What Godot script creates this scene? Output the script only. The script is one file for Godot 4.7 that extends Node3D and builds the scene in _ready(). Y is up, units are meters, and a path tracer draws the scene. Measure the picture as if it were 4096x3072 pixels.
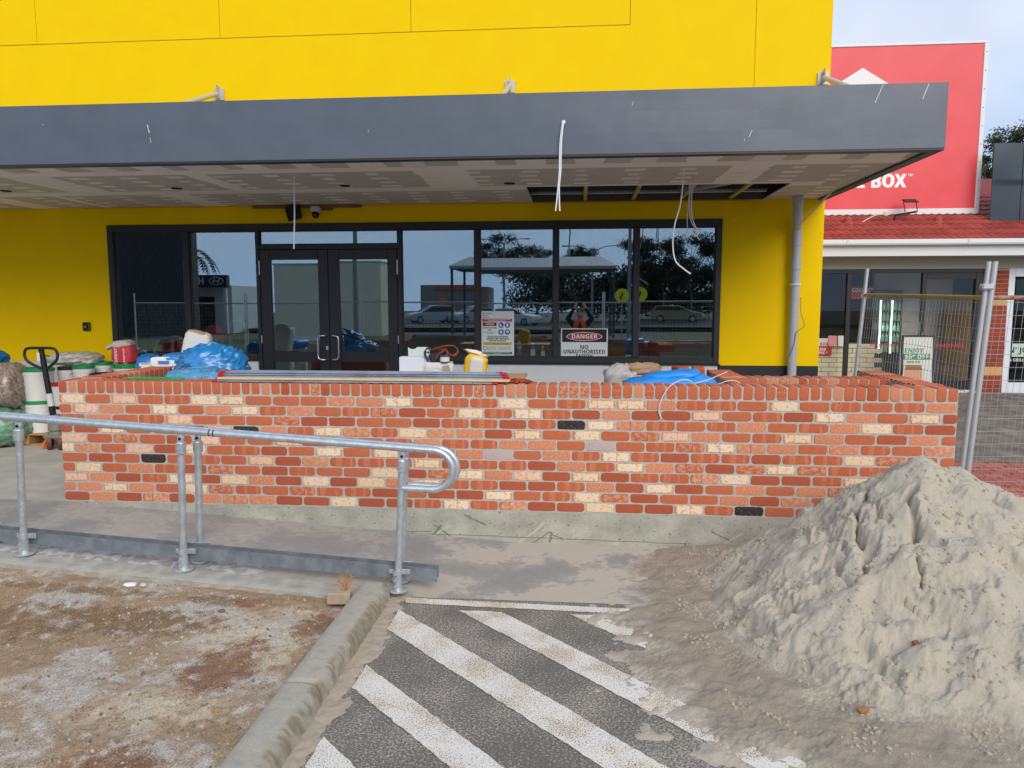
extends Node3D

# ---------------------------------------------------------------- mesh collecting helper
class MB:
	var v := PackedVector3Array()
	var n := PackedVector3Array()
	var u := PackedVector2Array()
	var c := PackedColorArray()
	var idx := PackedInt32Array()
	var use_c := false
	var col := Color(1, 1, 1)

	func vert(p: Vector3, nn: Vector3, uv := Vector2.ZERO) -> int:
		v.append(p); n.append(nn); u.append(uv)
		if use_c: c.append(col)
		return v.size() - 1

	# corners counter-clockwise as seen from the front
	func tri(a: Vector3, b: Vector3, d: Vector3, ua := Vector2.ZERO, ub := Vector2(1, 0), uc := Vector2(1, 1)):
		var nn := (b - a).cross(d - a).normalized()
		var i := vert(a, nn, ua); vert(b, nn, ub); vert(d, nn, uc)
		idx.append_array([i, i + 2, i + 1])

	func quad(a: Vector3, b: Vector3, d: Vector3, e: Vector3, ua := Vector2(0, 1), ub := Vector2(1, 1), ud := Vector2(1, 0), ue := Vector2(0, 0)):
		var nn := (d - a).cross(e - b).normalized()
		var i := vert(a, nn, ua); vert(b, nn, ub); vert(d, nn, ud); vert(e, nn, ue)
		idx.append_array([i, i + 2, i + 1, i, i + 3, i + 2])

	func box(at: Vector3, s: Vector3, bev := 0.0, bas := Basis.IDENTITY):
		var h := s * 0.5
		bev = minf(bev, minf(h.x, minf(h.y, h.z)) * 0.95)
		var ax := [Vector3.RIGHT, Vector3.UP, Vector3.BACK]
		for k in 3:
			var a1: Vector3 = ax[(k + 1) % 3]
			var a2: Vector3 = ax[(k + 2) % 3]
			var h1: float = h[(k + 1) % 3] - bev
			var h2: float = h[(k + 2) % 3] - bev
			for sg in [-1.0, 1.0]:
				var f: Vector3 = ax[k] * h[k] * sg
				var p1: Vector3 = a1 * h1
				var p2: Vector3 = a2 * h2 * sg
				quad(at + bas * (f - p1 - p2), at + bas * (f + p1 - p2), at + bas * (f + p1 + p2), at + bas * (f - p1 + p2))
		if bev <= 0.0:
			return
		for k in 3:
			var a0: Vector3 = ax[k]
			var a1: Vector3 = ax[(k + 1) % 3]
			var a2: Vector3 = ax[(k + 2) % 3]
			var h0: float = h[k] - bev
			for s1 in [-1.0, 1.0]:
				for s2 in [-1.0, 1.0]:
					var e1: Vector3 = a1 * s1 * h[(k + 1) % 3] + a2 * s2 * (h[(k + 2) % 3] - bev)
					var e2: Vector3 = a1 * s1 * (h[(k + 1) % 3] - bev) + a2 * s2 * h[(k + 2) % 3]
					if s1 * s2 > 0:
						quad(at + bas * (e1 - a0 * h0), at + bas * (e2 - a0 * h0), at + bas * (e2 + a0 * h0), at + bas * (e1 + a0 * h0))
					else:
						quad(at + bas * (e1 + a0 * h0), at + bas * (e2 + a0 * h0), at + bas * (e2 - a0 * h0), at + bas * (e1 - a0 * h0))
		for sx in [-1.0, 1.0]:
			for sy in [-1.0, 1.0]:
				for sz in [-1.0, 1.0]:
					var pa := at + bas * Vector3(sx * h.x, sy * (h.y - bev), sz * (h.z - bev))
					var pb := at + bas * Vector3(sx * (h.x - bev), sy * h.y, sz * (h.z - bev))
					var pc := at + bas * Vector3(sx * (h.x - bev), sy * (h.y - bev), sz * h.z)
					if sx * sy * sz > 0: tri(pa, pb, pc)
					else: tri(pa, pc, pb)

	func span(lo: Vector3, hi: Vector3, bev := 0.0):
		box((lo + hi) * 0.5, hi - lo, bev)

	# round tube along points; radius may be a number or one per point
	func tube(pts: PackedVector3Array, r, seg := 12, caps := true, closed := false):
		var m := pts.size()
		var t0 := (pts[1] - pts[0]).normalized()
		var nx := t0.cross(Vector3.UP)
		if nx.length() < 0.1: nx = t0.cross(Vector3.RIGHT)
		nx = nx.normalized()
		var first := v.size()
		var run := 0.0
		for i in m:
			var t: Vector3
			if closed: t = (pts[(i + 1) % m] - pts[(i - 1 + m) % m]).normalized()
			elif i == 0: t = t0
			elif i == m - 1: t = (pts[i] - pts[i - 1]).normalized()
			else: t = ((pts[i + 1] - pts[i]).normalized() + (pts[i] - pts[i - 1]).normalized()).normalized()
			nx = (nx - t * nx.dot(t)).normalized()
			var ny := t.cross(nx)
			var rr: float = r if (r is float or r is int) else r[i]
			if i > 0: run += pts[i].distance_to(pts[i - 1])
			for s in seg + 1:
				var a := TAU * s / seg
				var d := nx * cos(a) + ny * sin(a)
				vert(pts[i] + d * rr, d, Vector2(float(s) / seg, run))
		var loops := m if closed else m - 1
		for i in loops:
			var i0 := first + i * (seg + 1)
			var i1 := first + ((i + 1) % m) * (seg + 1)
			for s in seg:
				idx.append_array([i0 + s, i1 + s, i0 + s + 1, i0 + s + 1, i1 + s, i1 + s + 1])
		if caps and not closed:
			for e in [0, m - 1]:
				var t: Vector3 = (pts[0] - pts[1]).normalized() if e == 0 else (pts[m - 1] - pts[m - 2]).normalized()
				var base: int = first + e * (seg + 1)
				var ci := vert(pts[e], t)
				for s in seg + 1: vert(v[base + s], t)
				for s in seg:
					if e == 0: idx.append_array([ci, ci + 1 + s, ci + 2 + s])
					else: idx.append_array([ci, ci + 2 + s, ci + 1 + s])

	# profile points (radius, height) turned round the y axis of xf
	func lathe(prof: PackedVector2Array, seg := 20, xf := Transform3D.IDENTITY):
		for k in prof.size() - 1:
			var a := prof[k]
			var b := prof[k + 1]
			var d := b - a
			var nn := Vector2(d.y, -d.x).normalized()
			var first := v.size()
			for s in seg + 1:
				var an := TAU * s / seg
				var dir := Vector3(cos(an), 0, sin(an))
				var nv := (xf.basis * (dir * nn.x + Vector3.UP * nn.y)).normalized()
				vert(xf * (dir * a.x + Vector3.UP * a.y), nv, Vector2(float(s) / seg, a.y))
				vert(xf * (dir * b.x + Vector3.UP * b.y), nv, Vector2(float(s) / seg, b.y))
			for s in seg:
				var i := first + s * 2
				idx.append_array([i, i + 2, i + 1, i + 1, i + 2, i + 3])

	# outline in the xy plane (counter-clockwise), thickness along z, chamfered front and back edge
	func prism(poly: PackedVector2Array, depth: float, xf := Transform3D.IDENTITY, bev := 0.0):
		var m := poly.size()
		var mid := Vector2.ZERO
		for q in poly: mid += q / m
		var tris := Geometry2D.triangulate_polygon(poly)
		for side in [1.0, -1.0]:
			var zz: float = depth * 0.5 * side
			var base := v.size()
			var nv: Vector3 = (xf.basis * Vector3(0, 0, side)).normalized()
			for q in poly:
				var w := q
				if bev > 0.0: w = q + (mid - q).normalized() * bev
				vert(xf * Vector3(w.x, w.y, zz), nv, w)
			for t in range(0, tris.size(), 3):
				var a := tris[t]; var b := tris[t + 1]; var d := tris[t + 2]
				var cr := (poly[b] - poly[a]).cross(poly[d] - poly[a])
				var want: float = cr * side
				if want > 0: idx.append_array([base + a, base + d, base + b])
				else: idx.append_array([base + a, base + b, base + d])
		for i in m:
			var a := poly[i]
			var b := poly[(i + 1) % m]
			var zb := depth * 0.5 - bev
			quad(xf * Vector3(a.x, a.y, -zb), xf * Vector3(b.x, b.y, -zb), xf * Vector3(b.x, b.y, zb), xf * Vector3(a.x, a.y, zb))
			if bev > 0.0:
				var a2 := a + (mid - a).normalized() * bev
				var b2 := b + (mid - b).normalized() * bev
				quad(xf * Vector3(a.x, a.y, zb), xf * Vector3(b.x, b.y, zb), xf * Vector3(b2.x, b2.y, depth * 0.5), xf * Vector3(a2.x, a2.y, depth * 0.5))
				quad(xf * Vector3(b.x, b.y, -zb), xf * Vector3(a.x, a.y, -zb), xf * Vector3(a2.x, a2.y, -depth * 0.5), xf * Vector3(b2.x, b2.y, -depth * 0.5))

	func mesh() -> ArrayMesh:
		var arr := []
		arr.resize(Mesh.ARRAY_MAX)
		arr[Mesh.ARRAY_VERTEX] = v
		arr[Mesh.ARRAY_NORMAL] = n
		arr[Mesh.ARRAY_TEX_UV] = u
		if use_c: arr[Mesh.ARRAY_COLOR] = c
		arr[Mesh.ARRAY_INDEX] = idx
		var am := ArrayMesh.new()
		am.add_surface_from_arrays(Mesh.PRIMITIVE_TRIANGLES, arr)
		return am


var names := {}
var mats := {}
var rng := RandomNumberGenerator.new()

func nm(called: String, parent: Node) -> String:
	var key := str(parent.get_instance_id()) + "/" + called
	var k: int = names.get(key, 0)
	names[key] = k + 1
	return called if k == 0 else "%s_%03d" % [called, k]

func hang(o: Node3D, called: String, parent: Node) -> Node3D:
	o.name = nm(called, parent)
	parent.add_child(o, true)
	return o

func part(called: String, mesh: Mesh, m: Material, parent: Node, at := Transform3D.IDENTITY) -> MeshInstance3D:
	var o := MeshInstance3D.new()
	o.mesh = mesh
	o.material_override = m
	o.transform = at
	hang(o, called, parent)
	return o

func tag(o: Node, label: String, category: String, group := "") -> Node:
	o.set_meta("label", label)
	o.set_meta("category", category)
	if group != "": o.set_meta("group", group)
	return o

func thing(called: String, label: String, category: String, at := Vector3.ZERO, group := "") -> Node3D:
	var o := Node3D.new()
	o.position = at
	hang(o, called, self)
	tag(o, label, category, group)
	return o

func one(called: String, mesh: Mesh, m: Material, label: String, category: String, at := Transform3D.IDENTITY, group := "") -> MeshInstance3D:
	var o := part(called, mesh, m, self, at)
	tag(o, label, category, group)
	return o

func struct(called: String, mesh: Mesh, m: Material, at := Transform3D.IDENTITY) -> MeshInstance3D:
	var o := part(called, mesh, m, self, at)
	o.set_meta("kind", "structure")
	return o

func copy(o: Node3D, called: String, label: String, at: Vector3, turn := 0.0) -> Node3D:
	var d: Node3D = o.duplicate()
	hang(d, called, self)
	d.position = at
	d.rotation.y = turn
	d.set_meta("label", label)
	return d

func T(p: Vector3, rot := Vector3.ZERO, s := Vector3.ONE) -> Transform3D:
	return Transform3D(Basis.from_euler(rot * (PI / 180.0)).scaled_local(s), p)

func bx(at: Vector3, s: Vector3, bev := 0.0, bas := Basis.IDENTITY) -> ArrayMesh:
	var b := MB.new()
	b.box(at, s, bev, bas)
	return b.mesh()

func tb(pts: PackedVector3Array, r, seg := 12) -> ArrayMesh:
	var b := MB.new()
	b.tube(pts, r, seg)
	return b.mesh()

func lt(prof: PackedVector2Array, seg := 20, xf := Transform3D.IDENTITY) -> ArrayMesh:
	var b := MB.new()
	b.lathe(prof, seg, xf)
	return b.mesh()

func curve(pts: Array, steps := 8) -> PackedVector3Array:
	var out := PackedVector3Array()
	var m := pts.size()
	for i in m - 1:
		var p0: Vector3 = pts[maxi(i - 1, 0)]
		var p1: Vector3 = pts[i]
		var p2: Vector3 = pts[i + 1]
		var p3: Vector3 = pts[mini(i + 2, m - 1)]
		for s in steps:
			out.append(p1.cubic_interpolate(p2, p0, p3, float(s) / steps))
	out.append(pts[m - 1])
	return out

func c8(r: int, g: int, b: int) -> Color:
	return Color(r / 255.0, g / 255.0, b / 255.0)

# plain material, kept so that equal ones are shared
func M(col: Color, rough := 0.7, metal := 0.0, spec := 0.5) -> StandardMaterial3D:
	var key := [col, rough, metal, spec]
	if mats.has(key): return mats[key]
	var m := StandardMaterial3D.new()
	m.albedo_color = col
	m.roughness = rough
	m.metallic = metal
	m.metallic_specular = spec
	mats[key] = m
	return m

func noise(sd: int, freq: float, oct := 4, kind := FastNoiseLite.TYPE_SIMPLEX_SMOOTH) -> FastNoiseLite:
	var f := FastNoiseLite.new()
	f.seed = sd
	f.frequency = freq
	f.noise_type = kind
	f.fractal_octaves = oct
	f.fractal_type = FastNoiseLite.FRACTAL_FBM if oct > 1 else FastNoiseLite.FRACTAL_NONE
	return f

func img_of(data: PackedByteArray, w: int, h: int, fmt := Image.FORMAT_RGB8) -> ImageTexture:
	var im := Image.create_from_data(w, h, false, fmt, data)
	return ImageTexture.create_from_image(im)

# seamless grey noise as a picture
func grey(sd: int, size: int, freq: float, oct := 4, kind := FastNoiseLite.TYPE_SIMPLEX_SMOOTH) -> Image:
	var im := noise(sd, freq, oct, kind).get_seamless_image(size, size)
	im.convert(Image.FORMAT_L8)
	return im

# colour texture from two seamless noises, coarse and fine, between two colours
func blend_tex(sd: int, size: int, a: Color, b: Color, coarse: float, fine: float, share := 0.5, sharp := 1.0, speck := Color(0, 0, 0, 0), speck_at := 0.0) -> ImageTexture:
	var g1 := grey(sd, size, coarse).get_data()
	var g2 := grey(sd + 7, size, fine, 2).get_data()
	var out := PackedByteArray()
	out.resize(size * size * 3)
	var la := [a.r, a.g, a.b]
	var lb := [b.r, b.g, b.b]
	for i in size * size:
		var t := (g1[i] * share + g2[i] * (1.0 - share)) / 255.0
		t = clampf((t - 0.5) * sharp + 0.5, 0.0, 1.0)
		var r: float = la[0] + (lb[0] - la[0]) * t
		var g: float = la[1] + (lb[1] - la[1]) * t
		var bb: float = la[2] + (lb[2] - la[2]) * t
		if speck_at > 0.0 and g2[i] > 255.0 * speck_at:
			r += (speck.r - r) * speck.a; g += (speck.g - g) * speck.a; bb += (speck.b - bb) * speck.a
		out[i * 3] = int(r * 255.0); out[i * 3 + 1] = int(g * 255.0); out[i * 3 + 2] = int(bb * 255.0)
	return img_of(out, size, size)

# material wrapped round things from all three sides in world space
func TM(tex: Texture2D, metres: float, rough := 0.85, metal := 0.0, bump: Texture2D = null, bump_cm := 0.1, world := true) -> StandardMaterial3D:
	var m := StandardMaterial3D.new()
	m.albedo_texture = tex
	m.roughness = rough
	m.metallic = metal
	m.uv1_triplanar = true
	m.uv1_world_triplanar = world
	m.uv1_scale = Vector3.ONE / metres
	if bump:
		m.heightmap_enabled = true
		m.heightmap_texture = bump
		m.heightmap_scale = bump_cm
	return m

func UM(tex: Texture2D, rough := 0.9, bump: Texture2D = null, bump_cm := 0.1) -> StandardMaterial3D:
	var m := StandardMaterial3D.new()
	m.albedo_texture = tex
	m.roughness = rough
	if bump:
		m.heightmap_enabled = true
		m.heightmap_texture = bump
		m.heightmap_scale = bump_cm
	return m

# lettering as thin raised text, facing +z, its middle at at
func word(text: String, height: float, m: Material, parent: Node, at: Transform3D, wide := 1.0, called := "lettering", font := "Droid Sans", bold := true) -> MeshInstance3D:
	var f := SystemFont.new()
	f.font_names = PackedStringArray([font])
	f.font_weight = 700 if bold else 400
	var t := TextMesh.new()
	t.text = text
	t.font = f
	t.font_size = 64
	t.pixel_size = height / 46.0
	t.depth = 0.002
	t.curve_step = 2.0
	return part(called, t, m, parent, at * Transform3D(Basis.from_scale(Vector3(wide, 1, 1)), Vector3.ZERO))

# soft lumpy shape: a superellipsoid pushed about by ridged noise; power 2 is round, 5 nearly a box
func lump(size: Vector3, power: float, amp: float, freq: float, sd: int, rows := 18, cols := 28, flat_base := true, ridged := true, twist := 0.0) -> ArrayMesh:
	var f := noise(sd, freq, 3)
	if ridged: f.fractal_type = FastNoiseLite.FRACTAL_RIDGED
	var st := SurfaceTool.new()
	st.begin(Mesh.PRIMITIVE_TRIANGLES)
	st.set_smooth_group(0)
	var e := 2.0 / power
	for i in rows + 1:
		var la := PI * (float(i) / rows - 0.5)
		for j in cols:
			var lo := TAU * j / cols
			var cl := cos(la)
			var p := Vector3(signf(cl * cos(lo)) * pow(absf(cl), e) * pow(absf(cos(lo)), e), signf(sin(la)) * pow(absf(sin(la)), e), pow(absf(cl), e) * signf(sin(lo)) * pow(absf(sin(lo)), e))
			var d := p.normalized()
			var k := f.get_noise_3dv(d * 10.0)
			var q := p * size * 0.5 * (1.0 + k * amp)
			if twist != 0.0: q = q.rotated(Vector3.UP, twist * p.y)
			if flat_base and q.y < -size.y * 0.46: q.y = -size.y * 0.46
			q.y += size.y * 0.46 if flat_base else 0.0
			st.set_uv(Vector2(float(j) / cols, 1.0 - float(i) / rows))
			st.add_vertex(q)
	for i in rows:
		for j in cols:
			var a := i * cols + j
			var b := i * cols + (j + 1) % cols
			var c := a + cols
			var d := b + cols
			st.add_index(a); st.add_index(b); st.add_index(c)
			st.add_index(b); st.add_index(d); st.add_index(c)
	st.generate_normals()
	return st.commit()

# sheet over a grid: height(x, z) sampled, uv = 0..1 over the rectangle
func field(x0: float, x1: float, z0: float, z1: float, nx: int, nz: int, hf: Callable) -> ArrayMesh:
	var vs := PackedVector3Array()
	var us := PackedVector2Array()
	var ns := PackedVector3Array()
	var ix := PackedInt32Array()
	vs.resize((nx + 1) * (nz + 1)); us.resize(vs.size()); ns.resize(vs.size())
	for j in nz + 1:
		var z := lerpf(z0, z1, float(j) / nz)
		for i in nx + 1:
			var x := lerpf(x0, x1, float(i) / nx)
			vs[j * (nx + 1) + i] = Vector3(x, hf.call(x, z), z)
			us[j * (nx + 1) + i] = Vector2(float(i) / nx, float(j) / nz)
	for j in nz + 1:
		for i in nx + 1:
			var l := vs[j * (nx + 1) + maxi(i - 1, 0)]
			var r := vs[j * (nx + 1) + mini(i + 1, nx)]
			var d := vs[maxi(j - 1, 0) * (nx + 1) + i]
			var t := vs[mini(j + 1, nz) * (nx + 1) + i]
			ns[j * (nx + 1) + i] = (t - d).cross(r - l).normalized()
	for j in nz:
		for i in nx:
			var a := j * (nx + 1) + i
			var b := a + 1
			var c := a + nx + 1
			var d := c + 1
			ix.append_array([a, b, c, b, d, c])
	var arr := []
	arr.resize(Mesh.ARRAY_MAX)
	arr[Mesh.ARRAY_VERTEX] = vs
	arr[Mesh.ARRAY_NORMAL] = ns
	arr[Mesh.ARRAY_TEX_UV] = us
	arr[Mesh.ARRAY_INDEX] = ix
	var am := ArrayMesh.new()
	am.add_surface_from_arrays(Mesh.PRIMITIVE_TRIANGLES, arr)
	return am

func smooth(a: float, b: float, x: float) -> float:
	var t := clampf((x - a) / (b - a), 0.0, 1.0)
	return t * t * (3.0 - 2.0 * t)

# ---------------------------------------------------------------- shared materials
var galv: Material
var concrete: Material
var slab_mat: Material
var mortar: Material
var yellow: StandardMaterial3D
var charcoal: Material
var black_frame: Material
var white_wall: Material
var timber: Material
var brick_mat: Material
var glass: Material
var fine_bump: ImageTexture
var rough_bump: ImageTexture

func _ready():
	rng.seed = 4711
	camera_and_sky()
	materials()
	ground()
	brick_wall()
	building()
	neighbour()
	sand()
	railings()
	fences()
	clutter_left()
	clutter_middle()
	facade_things()
	interior()
	behind_camera()

func camera_and_sky():
	var cam := Camera3D.new()
	cam.name = "camera"
	cam.position = Vector3(4.501, 1.723, 6.092)
	cam.rotation_degrees = Vector3(-6.102, 5.175, -0.039)
	cam.fov = 54.097
	cam.near = 0.05
	cam.far = 500.0
	add_child(cam)
	cam.current = true
	var w := 512
	var h := 256
	var f := noise(21, 0.9, 5)
	var f2 := noise(33, 2.6, 4)
	var im := Image.create(w, h, false, Image.FORMAT_RGBF)
	for j in h:
		var el := PI * (0.5 - (j + 0.5) / h)
		for i in w:
			var az := TAU * (i + 0.5) / w
			var d := Vector3(cos(el) * sin(az), sin(el), cos(el) * cos(az))
			var up := maxf(d.y, 0.0)
			var blue := Color(0.46, 0.63, 0.88).lerp(Color(0.36, 0.49, 0.76), pow(up, 0.7))
			# cloud layer seen in perspective
			var q := Vector3(d.x, 0, d.z) / (up + 0.22)
			var cl := f.get_noise_3dv(q * 0.8 + Vector3(3, 0, 8)) * 0.75 + f2.get_noise_3dv(q * 0.8) * 0.25
			var cov := smooth(-0.34, 0.36, cl + 0.10 * (1.0 - up))
			var shade := 0.5 + 0.5 * f2.get_noise_3dv(q + Vector3(9, 1, 2))
			var white := Color(0.58, 0.64, 0.78).lerp(Color(0.80, 0.84, 0.93), shade)
			var cc := blue.lerp(white, cov * (0.45 + 0.45 * smooth(0.06, 0.30, up)))
			im.set_pixel(i, j, cc)
	var sm := PanoramaSkyMaterial.new()
	sm.panorama = ImageTexture.create_from_image(im)
	var sky := Sky.new()
	sky.sky_material = sm
	var env := Environment.new()
	env.background_mode = Environment.BG_SKY
	env.sky = sky
	env.background_energy_multiplier = 1.0
	env.tonemap_mode = Environment.TONE_MAPPER_LINEAR
	env.tonemap_exposure = 1.15
	env.ambient_light_source = Environment.AMBIENT_SOURCE_SKY
	env.sdfgi_enabled = true
	env.ssao_enabled = true
	env.ssil_enabled = true
	var we := WorldEnvironment.new()
	we.name = "world_environment"
	we.environment = env
	add_child(we)
	var sun := DirectionalLight3D.new()
	sun.name = "sun"
	sun.light_energy = 0.68
	sun.light_color = Color(1.0, 0.965, 0.91)
	sun.light_angular_distance = 42.0
	sun.shadow_enabled = true
	sun.rotation_degrees = Vector3(-33, 22, 0)
	add_child(sun)

func materials():
	fine_bump = ImageTexture.create_from_image(grey(5, 256, 0.16, 3))
	rough_bump = ImageTexture.create_from_image(grey(6, 512, 0.06, 5))
	galv = TM(blend_tex(11, 256, c8(172, 180, 184), c8(214, 221, 226), 0.02, 0.12, 0.6, 1.6), 0.35, 0.36, 0.65, fine_bump, 0.02)
	concrete = TM(blend_tex(12, 512, c8(146, 141, 130), c8(182, 177, 165), 0.012, 0.2, 0.65, 1.5, c8(92, 88, 80), 0.86), 0.9, 0.92, 0.0, fine_bump, 0.06)
	mortar = TM(blend_tex(13, 256, c8(164, 162, 157), c8(194, 192, 186), 0.02, 0.3, 0.5, 1.4), 0.25, 0.95, 0.0, fine_bump, 0.12)
	yellow = TM(blend_tex(14, 512, c8(244, 202, 0), c8(248, 208, 0), 0.006, 0.25, 0.7, 1.2), 1.6, 0.6, 0.0, rough_bump, 0.012)
	yellow.metallic_specular = 0.22
	charcoal = TM(blend_tex(15, 512, c8(82, 91, 103), c8(88, 97, 110), 0.006, 0.2, 0.8, 1.3), 1.3, 0.34, 0.0, rough_bump, 0.02)
	black_frame = M(c8(38, 40, 43), 0.42)
	white_wall = TM(blend_tex(16, 256, c8(206, 211, 218), c8(216, 220, 226), 0.01, 0.2), 1.0, 0.6)
	timber = TM(blend_tex(17, 256, c8(178, 140, 88), c8(206, 170, 118), 0.02, 0.1), 0.3, 0.8)
	# coated window glass: part mirror, part clear
	var px := Image.create(4, 4, false, Image.FORMAT_RGBA8)
	px.fill(Color(0.84, 0.93, 0.97, 0.295))
	var g := StandardMaterial3D.new()
	g.albedo_texture = ImageTexture.create_from_image(px)
	g.transparency = BaseMaterial3D.TRANSPARENCY_ALPHA
	g.metallic = 1.0
	g.roughness = 0.0
	glass = g
	brick_mat = UM(brick_atlas(), 0.93, null)
	brick_mat.heightmap_enabled = true
	brick_mat.heightmap_texture = brick_mat.albedo_texture
	brick_mat.heightmap_scale = 0.12

# ---------------------------------------------------------------- brick faces: 8 x 8 cells of 128 x 64
# rows: 0 red, 1 dark red, 2 cream, 3 pale pink, 4 mottled, 5 banded, 6 light orange, 7 black (and grey pink in the last cell)
func brick_atlas() -> ImageTexture:
	var W := 1024
	var H := 512
	var n1 := noise(51, 0.035, 4)
	var n2 := noise(52, 0.22, 2)
	var n3 := noise(53, 0.09, 3)
	var a1 := n1.get_image(W, H); a1.convert(Image.FORMAT_L8)
	var a2 := n2.get_image(W, H); a2.convert(Image.FORMAT_L8)
	var a3 := n3.get_image(W, H); a3.convert(Image.FORMAT_L8)
	var d1 := a1.get_data()
	var d2 := a2.get_data()
	var d3 := a3.get_data()
	var out := PackedByteArray()
	out.resize(W * H * 3)
	var red := Vector3(186, 98, 64)
	var dark := Vector3(168, 82, 55)
	var light := Vector3(203, 126, 92)
	var cream := Vector3(230, 204, 172)
	var pink := Vector3(228, 190, 164)
	var rust := Vector3(190, 126, 82)
	for row in 8:
		for cell in 8:
			var tone := rng.randf_range(-1.0, 1.0)
			var b0 := rng.randf_range(14, 50)
			var b1 := b0 + rng.randf_range(12, 30)
			var b2 := rng.randf_range(74, 100)
			var b3 := b2 + rng.randf_range(8, 20)
			var seam := rng.randf_range(48, 76) if cell % 2 == 0 else -9.0
			var edge_amt := rng.randf_range(3.0, 11.0)
			var ends := rng.randf_range(0.0, 16.0) if cell % 3 == 0 else 0.0
			for y in 64:
				for x in 128:
					var i := (row * 64 + y) * W + cell * 128 + x
					var c1 := d1[i] / 255.0
					var c2 := d2[i] / 255.0
					var c3 := d3[i] / 255.0
					# distance from the rim of the face, made ragged
					var rim := minf(minf(x - ends, 127.0 - x), minf(y, 63.0 - y) * 1.25) + (c3 - 0.5) * 16.0
					var col: Vector3
					match row:
						0: col = red + (light - red) * (0.35 * c1 + 0.12 * tone)
						1: col = dark + (red - dark) * (0.45 * c1 + 0.2 * tone)
						2, 3:
							var base := cream if row == 2 else pink
							base = base + Vector3(-8, -14, -22) * tone * 0.5
							var k := smooth(edge_amt + 4.0, edge_amt - 3.0, rim)
							if seam > 0 and absf(x - seam + (c3 - 0.5) * 5.0) < 1.6: k = maxf(k, 0.75)
							k = maxf(k, smooth(0.62, 0.74, c1) * 0.55)
							col = base.lerp(rust if row == 2 else light, k * 0.92)
						4:
							var k := smooth(0.34, 0.70, c3 * 0.4 + c1 * 0.6)
							col = (light if cell < 4 else red).lerp(cream * 0.94, k * (0.42 + 0.3 * absf(tone)))
							if seam > 0 and absf(x - seam) < 1.5: col = dark
							col = col.lerp(red, smooth(7, 1, rim) * 0.8)
						5:
							var s := smooth(b0, b0 + 2.0, x) * (1.0 - smooth(b1, b1 + 2.0, x)) + smooth(b2, b2 + 2.0, x) * (1.0 - smooth(b3, b3 + 2.0, x))
							col = (red + (light - red) * 0.15 * c1).lerp(light + Vector3(10, 14, 12), clampf(s, 0, 1) * (0.35 + 0.2 * c1))
							col = col.lerp(dark, smooth(0.6, 0.75, c1) * 0.5)
						6: col = light + Vector3(6, 4, 2) * tone + (cream - light) * 0.4 * smooth(0.5, 0.75, c3)
						_:
							col = Vector3(46, 41, 41) + Vector3(16, 10, 8) * smooth(0.5, 0.7, c3) + (rust - Vector3(46, 41, 41)) * smooth(0.70, 0.80, c3) * 0.5
							if cell == 7: col = Vector3(196, 160, 150).lerp(Vector3(178, 172, 170), smooth(0.35, 0.6, c3))
					# sandy grain and dark flecks
					col += Vector3.ONE * (c2 - 0.5) * 30.0
					if c2 > 0.80 and c3 > 0.45: col *= 0.55
					out[i * 3] = int(clampf(col.x, 0, 255)); out[i * 3 + 1] = int(clampf(col.y, 0, 255)); out[i * 3 + 2] = int(clampf(col.z, 0, 255))
	return img_of(out, W, H)

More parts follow.
